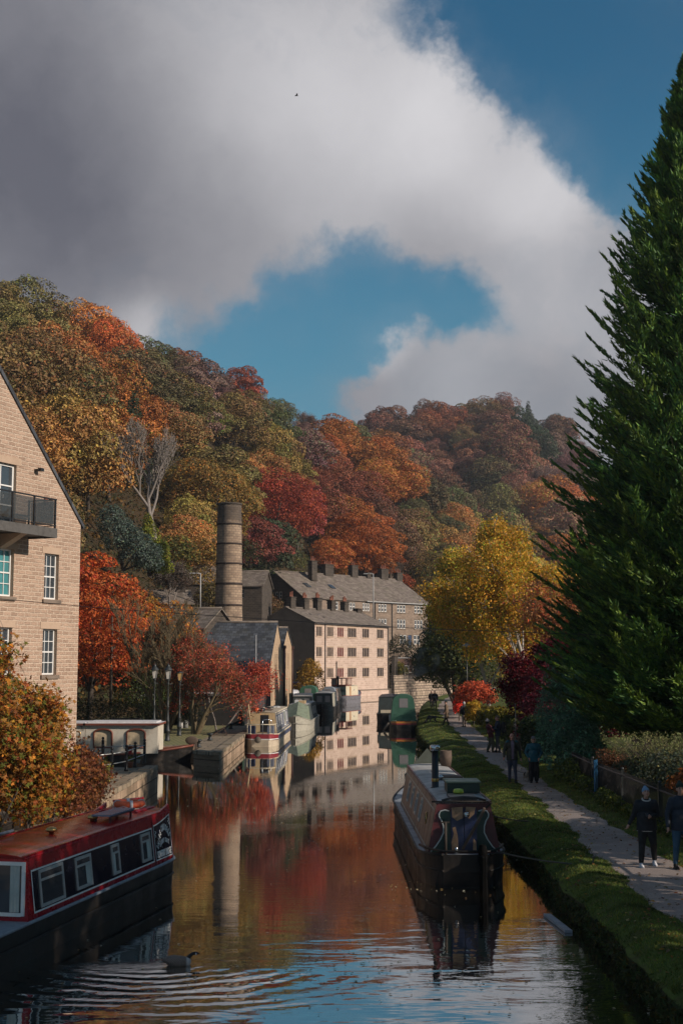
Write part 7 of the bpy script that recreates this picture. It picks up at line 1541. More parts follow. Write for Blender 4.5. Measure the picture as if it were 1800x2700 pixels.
    def coat(b):
        g_ = 1+ex
        b.ell(P(0, 0, 1.33), (.205*s*build, .135*s*g_*build, .17*s), 16, 12); b.ell(P(0, .0, 1.12), (.185*s*build, .145*s*g_*build, .20*s), 16, 12); b.tube([P(-.185, 0, 1.42), P(0, 0, 1.45), P(.185, 0, 1.42)], [.062*s, .075*s, .062*s], 12); b.tube([P(0, 0, 1.42), P(0, .01, 1.52)], [.085*s, .068*s], 14)
        z = 1.12
        hem = P(0, 0, low); mid = P(0, 0, (1.12+low)/2); k = (.19 if kind != 'coat' else .215)*s*build
        prof = [(k*.97, 1.12), (k, lerp(1.12, low, .5)), (k*1.04, low)]
        base_ = len(b.v); n = 18; m_ = 5
        for i in range(m_+1):
            t = i/m_; zz = lerp(1.15, low, t); kk = lerp(.185, .20 if kind != 'coat' else .235, t)*s*build; c = P(0, 0, zz)
            for j in range(n): a = 2*math.pi*j/n; b.v.append((c.x+kk*math.cos(a), c.y+kk*.74*math.sin(a), c.z))
        for i in range(m_):
            for j in range(n): b.f.append([base_+(i+1)*n+j, base_+(i+1)*n+(j+1) % n, base_+i*n+(j+1) % n, base_+i*n+j]); b.m.append(0); b.sm.append(True)
        b.f.append([base_+j for j in range(n)]); b.m.append(0); b.sm.append(True); b.f.append([base_+m_*n+j for j in range(n)][::-1]); b.m.append(0); b.sm.append(True)
        for (el, wr), sg in zip(arms, (1, -1)):
            e, w = P(*el), P(*wr); limb(b, [P(.182*sg, 0, 1.415), P(.182*sg, 0, 1.415).lerp(e, .5), e, e.lerp(w, .5), w+(e-w)*.06], [.073*s*build, .070*s*build, .060*s, .052*s, .042*s])
    fleshed('coat' if kind == 'coat' else 'jacket', coat, PAINTS[col], root, vox)
    if hair:
        def hr(b):
            b.ell(hp(0, -.03, .045), (.084*s, .095*s, .090*s), 14, 10, M=R3)
            if hair[1] > 0:
                for e in (1, -1): b.tube([hp(.066*e, -.015, .05), hp(.078*e, -.01, -.02), hp(.070*e, -.02, -.05-hair[1])], [.025*s, .028*s, .015*s], 8)
                b.tube([hp(0, -.07, .04), hp(0, -.08, -.04), hp(0, -.06, -.05-hair[1])], [.06*s, .06*s, .04*s], 10)
        fleshed('hair', hr, PAINTS[hair[0]], root, vox*.8, 1)
    if hat:
        kind_, c_ = hat
        def ht(b):
            if kind_ == 'beanie': b.ell(hp(0, -.018, .066), (.088*s, .104*s, .088*s), 16, 12, M=R3); b.ell(hp(0, -.03, .135), (.05*s, .055*s, .06*s), 12, 8, M=R3)
            if kind_ == 'round': b.ell(hp(0, -.018, .07), (.092*s, .106*s, .075*s), 16, 12, M=R3)
            if kind_ == 'cap': b.ell(hp(0, -.018, .07), (.086*s, .10*s, .06*s), 16, 12, M=R3); b.ell(hp(0, .10, .055), (.055*s, .055*s, .010*s), 12, 8, M=R3)
            if kind_ == 'fluffy': b.ell(hp(0, -.01, .06), (.11*s, .12*s, .085*s), 16, 12, M=R3); b.ell(hp(0, -.02, .16), (.05*s, .05*s, .045*s), 12, 8, M=R3)
        fleshed('hat', ht, PAINTS[c_], root, vox*.8, 1)
    root['s'] = s
    return root, P, hp
PAINTS = {k: paint('cloth_'+k, c, .85, .25, 6., tuple(x*.5 for x in c), bmp=.3) for k, c in dict(black=(.012, .012, .014), puffer=(.014, .015, .02), navy=(.015, .022, .04), bluepuff=(.02, .028, .045), jeans=(.03, .085, .15), denim=(.035, .045, .075), white=(.55, .56, .60), beanie=(.16, .27, .42), olive=(.035, .038, .028), teal=(.012, .085, .12),
    grey=(.12, .13, .15), fair=(.42, .34, .25), silver=(.5, .47, .45), brown=(.13, .085, .05), darkgreen=(.012, .03, .022), beige=(.26, .20, .16), maroon=(.085, .012, .018), khaki=(.08, .07, .045), shirt=(.16, .12, .17), pale=(.55, .42, .38), dark=(.02, .018, .016), greytrou=(.07, .07, .075), tan=(.30, .20, .12)).items()}
FC = -math.pi/2
def ft(px, py, z=.655): return tuple(onz(px, py, z))
# 1 woman with phone
f = ft(1706, 2284); pr, P, hp = person(f, FC-.05, 'person in pale blue beanie and black puffer jacket looking down at a phone', 1.70, head=(-.42, .05, 0), vox=.012, legs=(((.13, .10, .50), (.17, .17, .095), .0), ((-.12, .12, .52), (-.17, -.06, .13), .3)),
    arms=(((.27, -.06, 1.15), (.40, .0, .93)), ((-.25, .03, 1.14), (-.05, .27, 1.14))), top=('puffer', 'hip', .1), bottom='black', shoes='white', hat=('beanie', 'beanie'), wide=1.15, build=1.18)
part(pr, 'collar', PAINTS['silver'], lambda b: b.tube([P(.085*math.cos(a), .02+.075*math.sin(a), 1.50-.04*math.sin(a)) for a in np.linspace(-.4, 3.54, 12)], .02, 8))
part(pr, 'jacket_hem', PAINTS['silver'], lambda b: b.tube([P(.215*math.cos(a), .16*math.sin(a), .80) for a in np.linspace(0, 6.283, 22)], .012, 6))
ph = MB(); ph.box((0, 0, 0), (.07, .145, .009), M=Matrix.Rotation(-.5, 3, 'X')); c = pr.matrix_basis @ P(.035, .32, 1.185); o = ph.build('phone', M['black'], None, tuple(c), FC-math.pi/2); tag(o, 'black phone held by the person in the pale blue beanie', 'phone')
# 2 man at the right edge
f = ft(1797, 2292); pr, P, hp = person(f, FC+.06, 'person in dark green beanie, navy puffer jacket and blue jeans at the right edge', 1.83, vox=.013, head=(-.15, -.1, 0), legs=(((.11, .0, .50), (.12, -.05, .09), .0), ((-.12, .16, .55), (-.14, .06, .20), -.25)), arms=(((.28, 0, 1.14), (.30, .08, .88)), ((-.28, -.05, 1.14), (-.33, .06, .90))), top=('bluepuff', 'hip', .1), bottom='jeans', shoes='dark', hat=('beanie', 'darkgreen'), build=1.08)
part(pr, 'backpack_strap', M['black'], lambda b: b.tube([P(-.13, -.10, 1.44), P(-.13, .02, 1.50), P(-.135, .13, 1.38), P(-.14, .15, 1.2)], .022, 6))
# 3 bald man with leash
f = ft(1350, 2062); pr, P, hp = person(f, FC+.02, 'bald person in open dark olive jacket and purple checked shirt walking with a terrier', 1.80, skin=SKINR, vox=.014, legs=(((.10, .06, .50), (.11, .04, .09), .0), ((-.09, .10, .50), (-.10, .20, .09), .1)), arms=(((.28, -.03, 1.14), (.31, .10, .90)), ((-.28, -.03, 1.14), (-.31, .04, .87))), top=('olive', 'hip', .05), bottom='denim', shoes='dark', build=1.08)
part(pr, 'shirt', PAINTS['shirt'], lambda b: b.add([P(x*w, y, z) for (z, w, y) in ((1.50, .05, .085), (1.38, .055, .158), (1.2, .05, .178), (1.0, .045, .165), (.84, .04, .16)) for x in (-1, 0, 1)], [(3*i+j, 3*i+j+1, 3*i+j+4, 3*i+j+3) for i in range(4) for j in range(2)]))
for e in (1, -1): part(pr, 'shoulder_patch', PAINTS['teal'], lambda b: b.tube([P(.10*e, .05, 1.47), P(.16*e, .03, 1.465), P(.21*e, .02, 1.42)], [.04, .052, .05], 10))
lead_from = pr.matrix_basis @ P(.32, .16, .82)
# 4 woman in teal
f = ft(1407, 2064); pr, P, hp = person(f, FC-.04, 'person in teal jacket, grey knitted hat and wide black trousers with hands in pockets', 1.70, vox=.014, legs=(((.10, .03, .50), (.12, .06, .09), .0), ((-.09, .04, .50), (-.10, -.02, .09), .0)), arms=(((.30, -.06, 1.14), (.20, .10, .95)), ((-.30, -.06, 1.14), (-.20, .10, .95))), top=('teal', 'hip', .12), bottom='black', shoes='dark', hair=('fair', .04), hat=('round', 'grey'), glasses=True, wide=1.7, build=1.12)
# 5 terrier
def dog(loc, face, label, L, H, col, headdown=0., coat=None, vox=.012, tailup=.5, shaggy=1., straight=False):
    root = empty('dog', loc, face-math.pi/2, label, 'dog')
    def body(b):
        hz, cz = H*.82, H*.80
        b.ell((0, L*.24, cz-.02*H), (H*.21, L*.24, H*.25)); b.ell((0, -L*.02, cz+.0*H), (H*.18, L*.26, H*.19)); b.ell((0, -L*.27, hz), (H*.18, L*.20, H*.21))
        for e in (1, -1):
            limb(b, [(e*H*.12, L*.30, H*.75), (e*H*.13, L*.27, H*.45), (e*H*.13, L*.29, H*.22), (e*H*.13, L*.29, H*.05)], [H*.11, H*.075, H*.05, H*.045], 10); b.ell((e*H*.13, L*.33, H*.04), (H*.055, H*.09, H*.04), 10, 6)
            limb(b, [(e*H*.12, -L*.30, H*.74), (e*H*.13, -L*.24, H*.48), (e*H*.13, -L*.42, H*.27), (e*H*.13, -L*.38, H*.05)], [H*.15, H*.10, H*.05, H*.045], 10); b.ell((e*H*.13, -L*.34, H*.04), (H*.055, H*.09, H*.04), 10, 6)
        n0 = V3(0, L*.36, H*.92); hd = V3(0, L*(.62+.1*headdown), H*(1.18-1.02*headdown)); limb(b, [n0, n0.lerp(hd, .5)+V3(0, 0, H*.05*(1-headdown)), hd], [H*.17, H*.135, H*.12], 12)
        mz = V3(0, H*.34, -H*(.06+.12*headdown)); b.ell(hd, (H*.135, H*.16, H*.135), 14, 10); limb(b, [hd+mz*.3, hd+mz], [H*.085, H*.06], 10)
        for e in (1, -1):
            if coat: b.ell(hd+V3(e*H*.10, -H*.02, H*.12), (H*.035, H*.05, H*.10), 8, 8)
            else: b.ell(hd+V3(e*H*.135, -H*.03, -H*.02), (H*.03, H*.08, H*.12), 8, 8)
        t0 = V3(0, -L*.46, H*.90); limb(b, [t0, t0+V3(0, -L*.12, H*.18*tailup), t0+V3(0, -L*.26, H*.24*tailup)], [H*.055, H*.04, H*.02], 8)
    o = fleshed('body', body, col, root, vox, 1)
    hd = V3(0, L*(.62+.1*headdown), H*(1.18-1.02*headdown)); mz = V3(0, H*.34, -H*(.06+.12*headdown))
    q = MB(); q.ell(hd+mz*1.15, (H*.03, H*.03, H*.025), 8, 6); q.build('nose', M['black'], root); q = MB(); [q.ell(hd+V3(e*H*.06, H*.13, H*.04), (H*.02, H*.02, H*.02), 8, 6) for e in (1, -1)]; q.build('eyes', EYE, root)
    if coat:
        c = MB(); c.ell((0, 0, H*.81), (H*.225, L*.34, H*.25), 16, 12); c.build('dog_coat', coat, root)
    return root
M['terrier'] = paint('terrier_fur', (.40, .32, .25), .95, .7, 14., (.10, .07, .05), bmp=.8); M['labrador'] = paint('black_fur', (.010, .010, .011), .6, .2, 9., (.03, .03, .03), bmp=.4)
f = ft(1386, 2061); dog(f, FC+.15, 'small scruffy cream terrier in a dark coat on a lead', .42, .34, M['terrier'], coat=PAINTS['dark'], tailup=1.)
ropeline('dog_lead', lead_from, (f[0]-.02, f[1]-.12, .655+.33), .12, 'thin dark dog lead from the bald person to the terrier', .008, M['black'])
f = ft(1140, 1908, .60); dog(f, math.pi-.15, 'black labrador sniffing the grass edge beside the towpath', .72, .58, M['labrador'], headdown=.92, vox=.022, tailup=-.2)
# 6 the pair: maroon coat and backpacker
f = ft(1294, 1984); person(f, .35, 'person in maroon coat and pale fluffy hat leaning towards the backpacker', 1.62, lean=(-.0, -.28), vox=.018, head=(-.1, .2, 0), legs=(((.09, .08, .48), (.10, .04, .09), .0), ((-.09, -.02, .48), (-.10, -.16, .09), .1)), arms=(((.25, .05, 1.15), (.12, .30, 1.18)), ((-.25, .05, 1.15), (-.12, .28, 1.1))), top=('maroon', 'hip', .1), bottom='khaki', shoes='black', hair=('dark', .06), hat=('fluffy', 'pale'), wide=1.35)
f = ft(1312, 1984); pr, P, hp = person(f, math.pi-.25, 'person in navy jacket and brown cap with a big black backpack', 1.80, skin=SKINR, vox=.018, head=(-.1, 0, 0), legs=(((.10, .05, .50), (.11, .08, .09), .0), ((-.09, .0, .50), (-.10, -.10, .09), .0)), arms=(((.25, .08, 1.18), (.10, .36, 1.22)), ((-.25, .06, 1.15), (-.08, .34, 1.12))), top=('navy', 'hip', .05), bottom='greytrou', shoes='black', hat=('cap', 'brown'), wide=1.1)
fleshed('backpack', lambda b: (b.ell(P(0, -.27, 1.22), (.17, .15, .27), 14, 10), b.ell(P(0, -.30, 1.05), (.15, .13, .14), 12, 8)), PAINTS['black'], pr, .02)
# 7, 8, 9, 10
f = ft(1223, 1917); pr, P, hp = person(f, math.pi*.62, 'person with white hair, black jacket and beige trousers standing by the fence', 1.74, vox=.022, legs=(((.09, .0, .5), (.10, .02, .09), 0.), ((-.09, .0, .5), (-.10, -.03, .09), 0.)), top=('black', 'jacket', .0), bottom='beige', shoes='black', hair=('silver', .03), wide=1.1)
f = ft(1177, 1913); person(f, math.pi*.98, 'person in long brown coat and dark green hat looking down at the labrador', 1.74, lean=(0, .06), head=(-.4, 0, 0), vox=.022, legs=(((.09, .10, .5), (.10, .22, .09), 0.), ((-.09, .0, .5), (-.10, -.12, .11), .2)), arms=(((.26, .02, 1.15), (.18, .18, .98)), ((-.26, .02, 1.15), (-.20, .12, .95))), top=('brown', 'coat', .1), bottom='black', shoes='black', hat=('round', 'darkgreen'))
f = ft(1137, 1868); person(f, FC+.1, 'person with pale hair and black clothes, left one of the far couple', 1.70, vox=.028, top=('black', 'hip', .05), bottom='black', hair=('silver', .03))
f = ft(1146, 1870); pr, P, hp = person(f, FC-.1, 'person in black jacket with a grey waist band, right one of the far couple', 1.76, vox=.028, top=('black', 'hip', .05), bottom='black', hair=('dark', .0))
part(pr, 'waist_band', PAINTS['grey'], lambda b: b.tube([P(.20*math.cos(a), .155*math.sin(a), 1.16) for a in np.linspace(0, 6.283, 18)], .045, 8))
# goose
def goose():
    root = empty('goose', (GOOSE.x+.14, GOOSE.y, 0), .12, 'swimming goose with black neck, white cheek and brown back', 'goose'); k = 1.0
    def body(b):
        b.ell((0, 0, .09), (.30, .155, .145), 22, 14); b.ell((-.22, 0, .13), (.17, .10, .08), 14, 10); b.ell((.20, 0, .08), (.14, .125, .125), 14, 10); b.ell((-.10, 0, .17), (.2, .12, .08), 14, 10)
        limb(b, [(.24, 0, .14), (.30, 0, .215), (.36, 0, .265), (.43, 0, .285)], [.062, .048, .040, .040], 12); b.ell((.455, 0, .283), (.062, .036, .036), 14, 10); b.tube([(.50, 0, .275), (.565, 0, .255)], [.020, .009], 8)
    fleshed('body', body, M['goosefur'], root, .012, 2)
    q = MB(); [q.ell((.455, e*.030, .268), (.018, .012, .030), 10, 8) for e in (1, -1)]; q.tube([(.455, -.03, .25), (.455, 0, .243), (.455, .03, .25)], .012, 6); q.build('cheek_patch', PAINTS['white'], root)
    q = MB(); [q.ell((-.06, e*.115, .13), (.25, .045, .085), 14, 10) for e in (1,)]; q.build('wing', M['goosewing'], root); q = MB(); q.ell((-.06, -.115, .13), (.25, .045, .085), 14, 10); q.build('wing', M['goosewing'], root)
    q = MB(); q.prism([(-.30, -.07, .15), (-.42, 0, .17), (-.30, .07, .15)], (0, 0, .02)); q.build('tail', M['black'], root); root.scale = (.68, .68, .68)
m, T, b, o = base('goose_plumage'); oc = T.node('ShaderNodeTexCoord').outputs['Object']; s_ = T.node('ShaderNodeSeparateXYZ'); T.set(s_, 0, oc)
wv_ = T.node('ShaderNodeTexWave', wave_type='BANDS', bands_direction='X'); T.set(wv_, 'Vector', oc); wv_.inputs['Scale'].default_value = 9.; wv_.inputs['Distortion'].default_value = 4.
br = T.mix(wv_.outputs[1], (.11, .08, .065, 1), (.20, .15, .12, 1)); br = T.mix(T.mrange(s_.outputs[0], .19, .25), br, (.42, .38, .36, 1))
T.set(b, 'Base Color', T.mix(T.mrange(T.math('ADD', s_.outputs[2], T.math('MULTIPLY', s_.outputs[0], .5)), .305, .32), br, (.008, .008, .009, 1))); b.inputs['Roughness'].default_value = .7; M['goosefur'] = m
m, T, b, o = base('goose_wing'); oc = T.node('ShaderNodeTexCoord').outputs['Object']; wv_ = T.node('ShaderNodeTexWave', wave_type='BANDS', bands_direction='DIAGONAL'); T.set(wv_, 'Vector', oc); wv_.inputs['Scale'].default_value = 11.; wv_.inputs['Distortion'].default_value = 3.
T.set(b, 'Base Color', T.mix(wv_.outputs[1], (.10, .072, .058, 1), (.24, .18, .15, 1))); b.inputs['Roughness'].default_value = .75; M['goosewing'] = m
goose()
p = at(782, 252, 130); q = MB(); q.ell((0, 0, 0), (.19, .05, .05), 10, 8); [q.add([(.08, 0, .02), (-.06, 0, .02), (-.13, e*.36, .07), (.03, e*.33, .08)], [(0, 1, 2, 3)]) for e in (1, -1)]; tag(q.build('bird', M['black'], None, tuple(p), .3), 'tiny dark bird flying high in front of the cloud', 'bird')
# ------------------------------------------------------------------ street furniture and small things
M['lampglass'] = paint('milky_lamp_glass', (.62, .58, .52), .3, .3, 4., (.4, .35, .3)); M['castiron'] = paint('cast_iron', (.02, .024, .024), .45, .4, 3., (.08, .08, .08))
M['amberglass'] = paint('amber_lamp_glass', (.60, .38, .15), .3, .2)
def street_lamp(x, y, z, H, label, hood=True, glass='lampglass'):
    root = empty('street_lamp', (x, y, z), 0, label, 'street lamp', 'old street lamps on the quay'); k = H/4.3
    part(root, 'post', M['castiron'], lambda b: b.lathe([(r*1.0, h*k) for r, h in ((.16, 0), (.16, .08), (.13, .12), (.12, .5), (.15, .55), (.15, .62), (.10, .68), (.085, 1.1), (.11, 1.14), (.07, 1.2), (.05, 1.9), (.075, 1.95), (.045, 2.0), (.038, 3.15), (.07, 3.2), (.05, 3.28), (.06, 3.4), (.10, 3.46), (.05, 3.5))], n=14))
    part(root, 'ladder_bar', M['castiron'], lambda b: b.tube([(-.2, 0, 3.22*k), (.2, 0, 3.22*k)], .018, 6))
    h = part(root, 'lantern', M[glass], lambda b: b.lathe([(.11, 3.5*k), (.115, 3.52*k), (.205, 4.0*k), (.2, 4.01*k)], n=4, a0=math.pi/4))
    def cage(b):
        for q in range(4): a = math.pi/4+q*math.pi/2; b.tube([(.12*math.cos(a), .12*math.sin(a), 3.5*k), (.215*math.cos(a), .215*math.sin(a), 4.0*k)], .014, 4)
        for (r, z_) in ((.12, 3.5), (.215, 4.0)): b.tube([(r*math.cos(math.pi/4+q*math.pi/2), r*math.sin(math.pi/4+q*math.pi/2), z_*k) for q in range(5)], .016, 4)
    part(root, 'frame', M['castiron'], cage)
    if hood: part(root, 'hood', M['castiron'], lambda b: b.lathe([(.26, 4.0*k), (.25, 4.03*k), (.14, 4.14*k), (.10, 4.2*k), (.07, 4.24*k), (.09, 4.28*k), (.03, 4.32*k), (.015, 4.42*k)], n=12))
    else: part(root, 'hood', M['castiron'], lambda b: b.lathe([(.24, 4.0*k), (.23, 4.05*k), (.05, 4.07*k)], n=8))
    return root
street_lamp(-11.15, 80, .62, 4.35, 'old street lamp with pale lantern, leftmost on the quay, behind the white deckhouse')
street_lamp(-9.98, 77.2, .62, 4.35, 'old street lamp with pale lantern, second from left, its base on the setts')
street_lamp(-9.97, 82.7, .62, 4.15, 'hoodless street lamp with amber lantern, third from left on the quay', hood=False, glass='amberglass')
street_lamp(-10.6, 95, .62, 4.3, 'old street lamp half hidden in branches by the lean-to store')
M['grit'] = paint('dull_grey_plastic', (.17, .17, .16), .7, .4)
def bench(loc, rz):
    root = empty('park_bench', loc, rz, 'dark wooden park bench in front of the clipped hedge', 'bench')
    part(root, 'seat', M['darkwood'], lambda b: [b.box((0, y, .45), (1.9, .11, .04)) for y in (-.2, -.06, .08)]); part(root, 'backrest', M['darkwood'], lambda b: [b.box((0, .2, z), (1.9, .035, .10)) for z in (.62, .76, .9)])
    for x in (-.85, .85): part(root, 'leg', M['darkwood'], lambda b: (b.box((x, -.2, .22), (.07, .07, .44)), b.box((x, .2, .46), (.07, .07, .92)), b.box((x, 0, .42), (.07, .45, .06)), b.box((x, -.02, .66), (.07, .48, .05)), b.box((x, -.22, .55), (.06, .06, .22))))
M['darkwood'] = paint('dark_wood', (.035, .03, .027), .8, .5)
bench((at(328, 1880, 85).x, 85.6, .63), .05)
def planter(px, Y, w, label, seed):
    x = (px-900)/FPX*Y; root = empty('planter', (x, Y, .63), 0, label, 'planter'); part(root, 'box', M['wood'], lambda b: [b.box((0, 0, .1+.15*k), (w, .9, .13)) for k in range(4)]+[b.box((sx*w/2, sy*.42, .32), (.09, .09, .66)) for sx in (1, -1) for sy in (1, -1)])
    rng = np.random.default_rng(seed); P = np.stack([rng.uniform(-w/2, w/2, 500), rng.uniform(-.4, .4, 500), .64+abs(rng.normal(size=500))*.08], 1); o = crown_obj('plants', leaves(P, rng.normal(size=P.shape)+A3(0, 0, .8), .09, rng, mktint(500, rng, .4, None, (3., 1.2, 1.5), .08)), M['leaf'], root, (.12, .22, .04))
planter(305, 83, 1.5, 'wooden planter box with low green plants in front of the bench', 1); planter(262, 80.5, 1.9, 'wooden planter with yellow flowers peeping over the white roof', 2)
def bollard(x, y, label):
    o = standalone('mooring_bollard', M['castiron'], lambda b: b.lathe([(.17, 0), (.17, .04), (.10, .08), (.09, .26), (.13, .30), (.18, .33), (.18, .38), (.08, .42)], n=14), (x, y, .64), 0, label, 'bollard', 'mooring bollards on the quay'); return o
for (px, py, lab) in ((524, 1970, 'mooring bollard nearest the quay end, beside the wooden bow'), (554, 1952, 'mooring bollard on the flagstones left of the folded board'), (609, 1922, 'mooring bollard just behind the folded board'), (628, 1912, 'mooring bollard by the foot of the black shed')):
    p = onz(px, py, .64); bollard(p.x, p.y, lab)
p = onz(588, 1938, .63); tb = MB(); tb.prism([(-.75, -.45, .02), (.3, -.45, .02), (-.1, -.45, .62)], (0, .05, 0)); tb = MB(); tb.box((-.35, 0, .2), (.9, .9, .03), M=Matrix.Rotation(-.55, 3, 'Y')); tb.box((.12, 0, .32), (.75, .9, .03), M=Matrix.Rotation(1.15, 3, 'Y')); o = tb.build('folded_board', M['rustplate'] if 'rustplate' in M else M['scuffed'], None, (p.x, p.y, .63), .1); tag(o, 'rusty brown board propped like a tent on the quay edge', 'board')
for k, (px, c) in enumerate(((483, 'white2'), (495, 'grit'))):
    x = (px-900)/FPX*92; standalone('gas_bottle', M[c], lambda b: b.lathe([(.15, 0), (.16, .05), (.16, .42), (.11, .5), (.05, .55), (.05, .62)], n=14), (x, 92, .63), 0, ['pale gas bottle left of its twin in front of the lean-to', 'grey gas bottle right of its twin in front of the lean-to'][k], 'gas bottle')
def pole(name, px, Y, ytop, ybot, r, label, arm=0., mat='whitegutter', cat='pole'):
    a, c = at(px, ytop, Y), at(px, ybot, Y); root = empty(name, (c.x, Y, c.z), 0, label, cat); H = a.z-c.z
    part(root, 'post', M[mat], lambda b: b.tube([(0, 0, 0), (0, 0, H)], [r, r*.7], 8))
    if arm: part(root, 'lamp_arm', M[mat], lambda b: (b.tube([(0, 0, H), (-arm*.9, 0, H+.05)], .05, 6), b.box((-arm, 0, H+.02), (.7, .25, .14))))
    return root
pole('road_lamp', 984, 214, 1513, 1640, .10, 'tall grey road lamp standing in front of the hillside terrace roof', 1.2)
pole('flagpole', 674, 112, 1674, 1850, .05, 'thin pale mast in front of the slate mill roof'); pole('road_lamp', 528, 148, 1512, 1612, .09, 'grey road lamp in front of the low house left of the chimney', 1.0)
pole('telegraph_pole', 292, 90.5, 1620, 1860, .10, 'brown telegraph pole in the fiery orange tree', 0, 'bark')
p = at(1226, 1698, 104); root = empty('towpath_lamp', (p.x+.1, 104, .9), 0, 'white headed lamp hidden among the birch leaves', 'lamp'); part(root, 'post', M['castiron'], lambda b: b.tube([(0, 0, 0), (0, 0, p.z-1.05)], [.06, .04], 8)); part(root, 'head', M['whitegutter'], lambda b: b.lathe([(.1, p.z-1.15), (.36, p.z-1.05), (.30, p.z-.95), (.1, p.z-.85)], n=14))
# overhead cable
a, c = Vector((-24, 47, 6)), Vector((15, 47, 5.15+(1745-1687)/FPX*47)); q = MB()
q.tube([(lerp(a.x, c.x, t), 47, CAMZ+(1745-interp(900+FPX*lerp(a.x, c.x, t)/47, [(-900, 1530), (0, 1580), (300, 1607), (800, 1640), (1100, 1658), (1600, 1676), (2100, 1684)]))/FPX*47) for t in np.linspace(0, 1, 40)], .011, 4); tag(q.build('overhead_cable', M['black']), 'thin black cable strung across the whole valley', 'cable')
# ---- terrace railing: black posts with pale rails, plant pots
RP = [(381, 2013), (356, 2023), (333, 2033), (295, 2041), (261, 2045), (242, 2050), (222, 2058)]
pts = [onz(px, py, .73) for px, py in RP]
def bpost(p, label, H=1.06): 
    r = empty('railing_post', (p.x, p.y, .73), 0, label, 'post', 'black railing posts on the terrace'); part(r, 'shaft', M['black'], lambda b: b.lathe([(.085, 0), (.085, .06), (.065, .1), (.062, .45), (.075, .48), (.062, .51), (.06, H-.2), (.075, H-.17), (.045, H-.13)], n=12)); part(r, 'ball', M['black'], lambda b: b.ell((0, 0, H-.06), (.065, .065, .07), 12, 8)); return r
names = ['at the wall end', 'second from the wall end', 'beside the terracotta pot', 'between the red and terracotta pots', 'left of the red pot', 'beside the building corner', 'hidden in weeds at the building corner']
for p, n_ in zip(pts, names): bpost(p, f'black railing post with ball top {n_}')
for px, py, n_ in ((271, 2032, 'just behind the red pot'), (271, 2006, 'at the back against the side arm')):
    bpost(onz(px, py, .73), f'black railing post with ball top {n_}')
rl = MB()
for a, c in zip(pts, pts[1:]):
    for z in (1.52, 1.12): rl.tube([(a.x, a.y, z), (c.x, c.y, z)], .022, 6)
a = onz(271, 2006, .93); rl.tube([(a.x, a.y, 1.52), (pts[0].x, pts[0].y, 1.52)], .022, 6); tag(rl.build('railing', M['chrome']), 'grey metal rails running between the black posts', 'railing')
def pot(px, py, r, h, m_, label, seed, col=(.14, .17, .04), hang=0.):
    p = onz(px, py, .73); root = empty('plant_pot', (p.x, p.y, .73+hang), 0, label, 'plant pot', 'plant pots on the terrace'); part(root, 'pot', M[m_] if m_ in M else PAINTS[m_], lambda b: b.lathe([(r*.7, 0), (r*.98, h*.85), (r*1.08, h*.86), (r*1.08, h), (r*.95, h), (r*.9, h*.9)], n=16))
    crown_obj('plant', bush(seed, [(0, 0, h+.09, r*1.0, r*1.0, .13)], 420, .06, .4, (2., 1.4, .8), .2, spiky=.4), M['leaf'], root, col)
M['redpot'] = paint('red_pot', (.55, .02, .015), .4, .1); M['terracotta'] = paint('terracotta', (.42, .17, .11), .8, .3)
pot(276, 2026, .12, .20, 'redpot', 'bright red plant pot with green plant on the railing', 201, hang=.08); pot(344, 2024, .13, .24, 'terracotta', 'square terracotta pot with trailing plant between two posts', 202); pot(365, 2012, .10, .16, 'white2', 'small white pot near the wall end', 203); pot(250, 2030, .12, .22, 'terracotta', 'brown clay pot beside the building corner', 204, (.10, .12, .03)); pot(343, 2003, .10, .16, 'redpot', 'red pot with pink flowers hung high on the railing', 205, (.25, .09, .05), hang=.25)
# ---- right side railings along the verge: fence panels of thin bars
def fence_run(Ya, Yb, label, step=.13, H=1.18, bars=True, sign=False):
    n = int((Yb-Ya)/step); x = lambda Y: interp(Y, FE)-.12; zb = .72
    root = empty('fence', (x((Ya+Yb)/2), (Ya+Yb)/2, zb), 0, label, 'fence', 'dark railings along the towpath'); ox, oy = x((Ya+Yb)/2), (Ya+Yb)/2
    part(root, 'bars', M['black'], lambda b: [b.box((x(Y)-ox, Y-oy, H/2+.01), (.022, .022, H)) for Y in np.arange(Ya+step/2, Yb, step)])
    for z in (H-.10, .16): part(root, 'rail', M['fencerail'], lambda b: b.tube([(x(Y)-ox-.01, Y-oy, z) for Y in np.linspace(Ya, Yb, 5)], .024, 5))
    part(root, 'post', M['castiron'], lambda b: (b.box((x(Ya)-ox, Ya-oy, H/2+.03), (.09, .09, H+.08)), b.ell((x(Ya)-ox, Ya-oy, H+.1), (.05, .05, .05), 8, 6)))
    return root
M['fencerail'] = paint('worn_rail', (.07, .055, .05), .6, .6, 5., (.2, .15, .13))
fl_ = [(22, 26.5, 'beyond the right frame edge'), (26.5, 31, 'at the right frame edge behind the navy puffer jacket'), (31, 35.5, 'directly behind the pale blue beanie'), (35.5, 40, 'between the blue beanie and the blue sign'), (40, 44.5, 'just right of the blue sign'), (44.5, 49, 'left of the blue sign below the laurel'), (62, 70, 'behind the bald person'), (70, 79, 'behind the backpacker'), (79, 88, 'between backpacker and yellow shrub'), (88, 100, 'at the scarlet shrub')]
for Ya, Yb, lab in fl_: fence_run(Ya, Yb, 'dark iron railing section '+lab, step=.13 if Yb < 50 else .2)
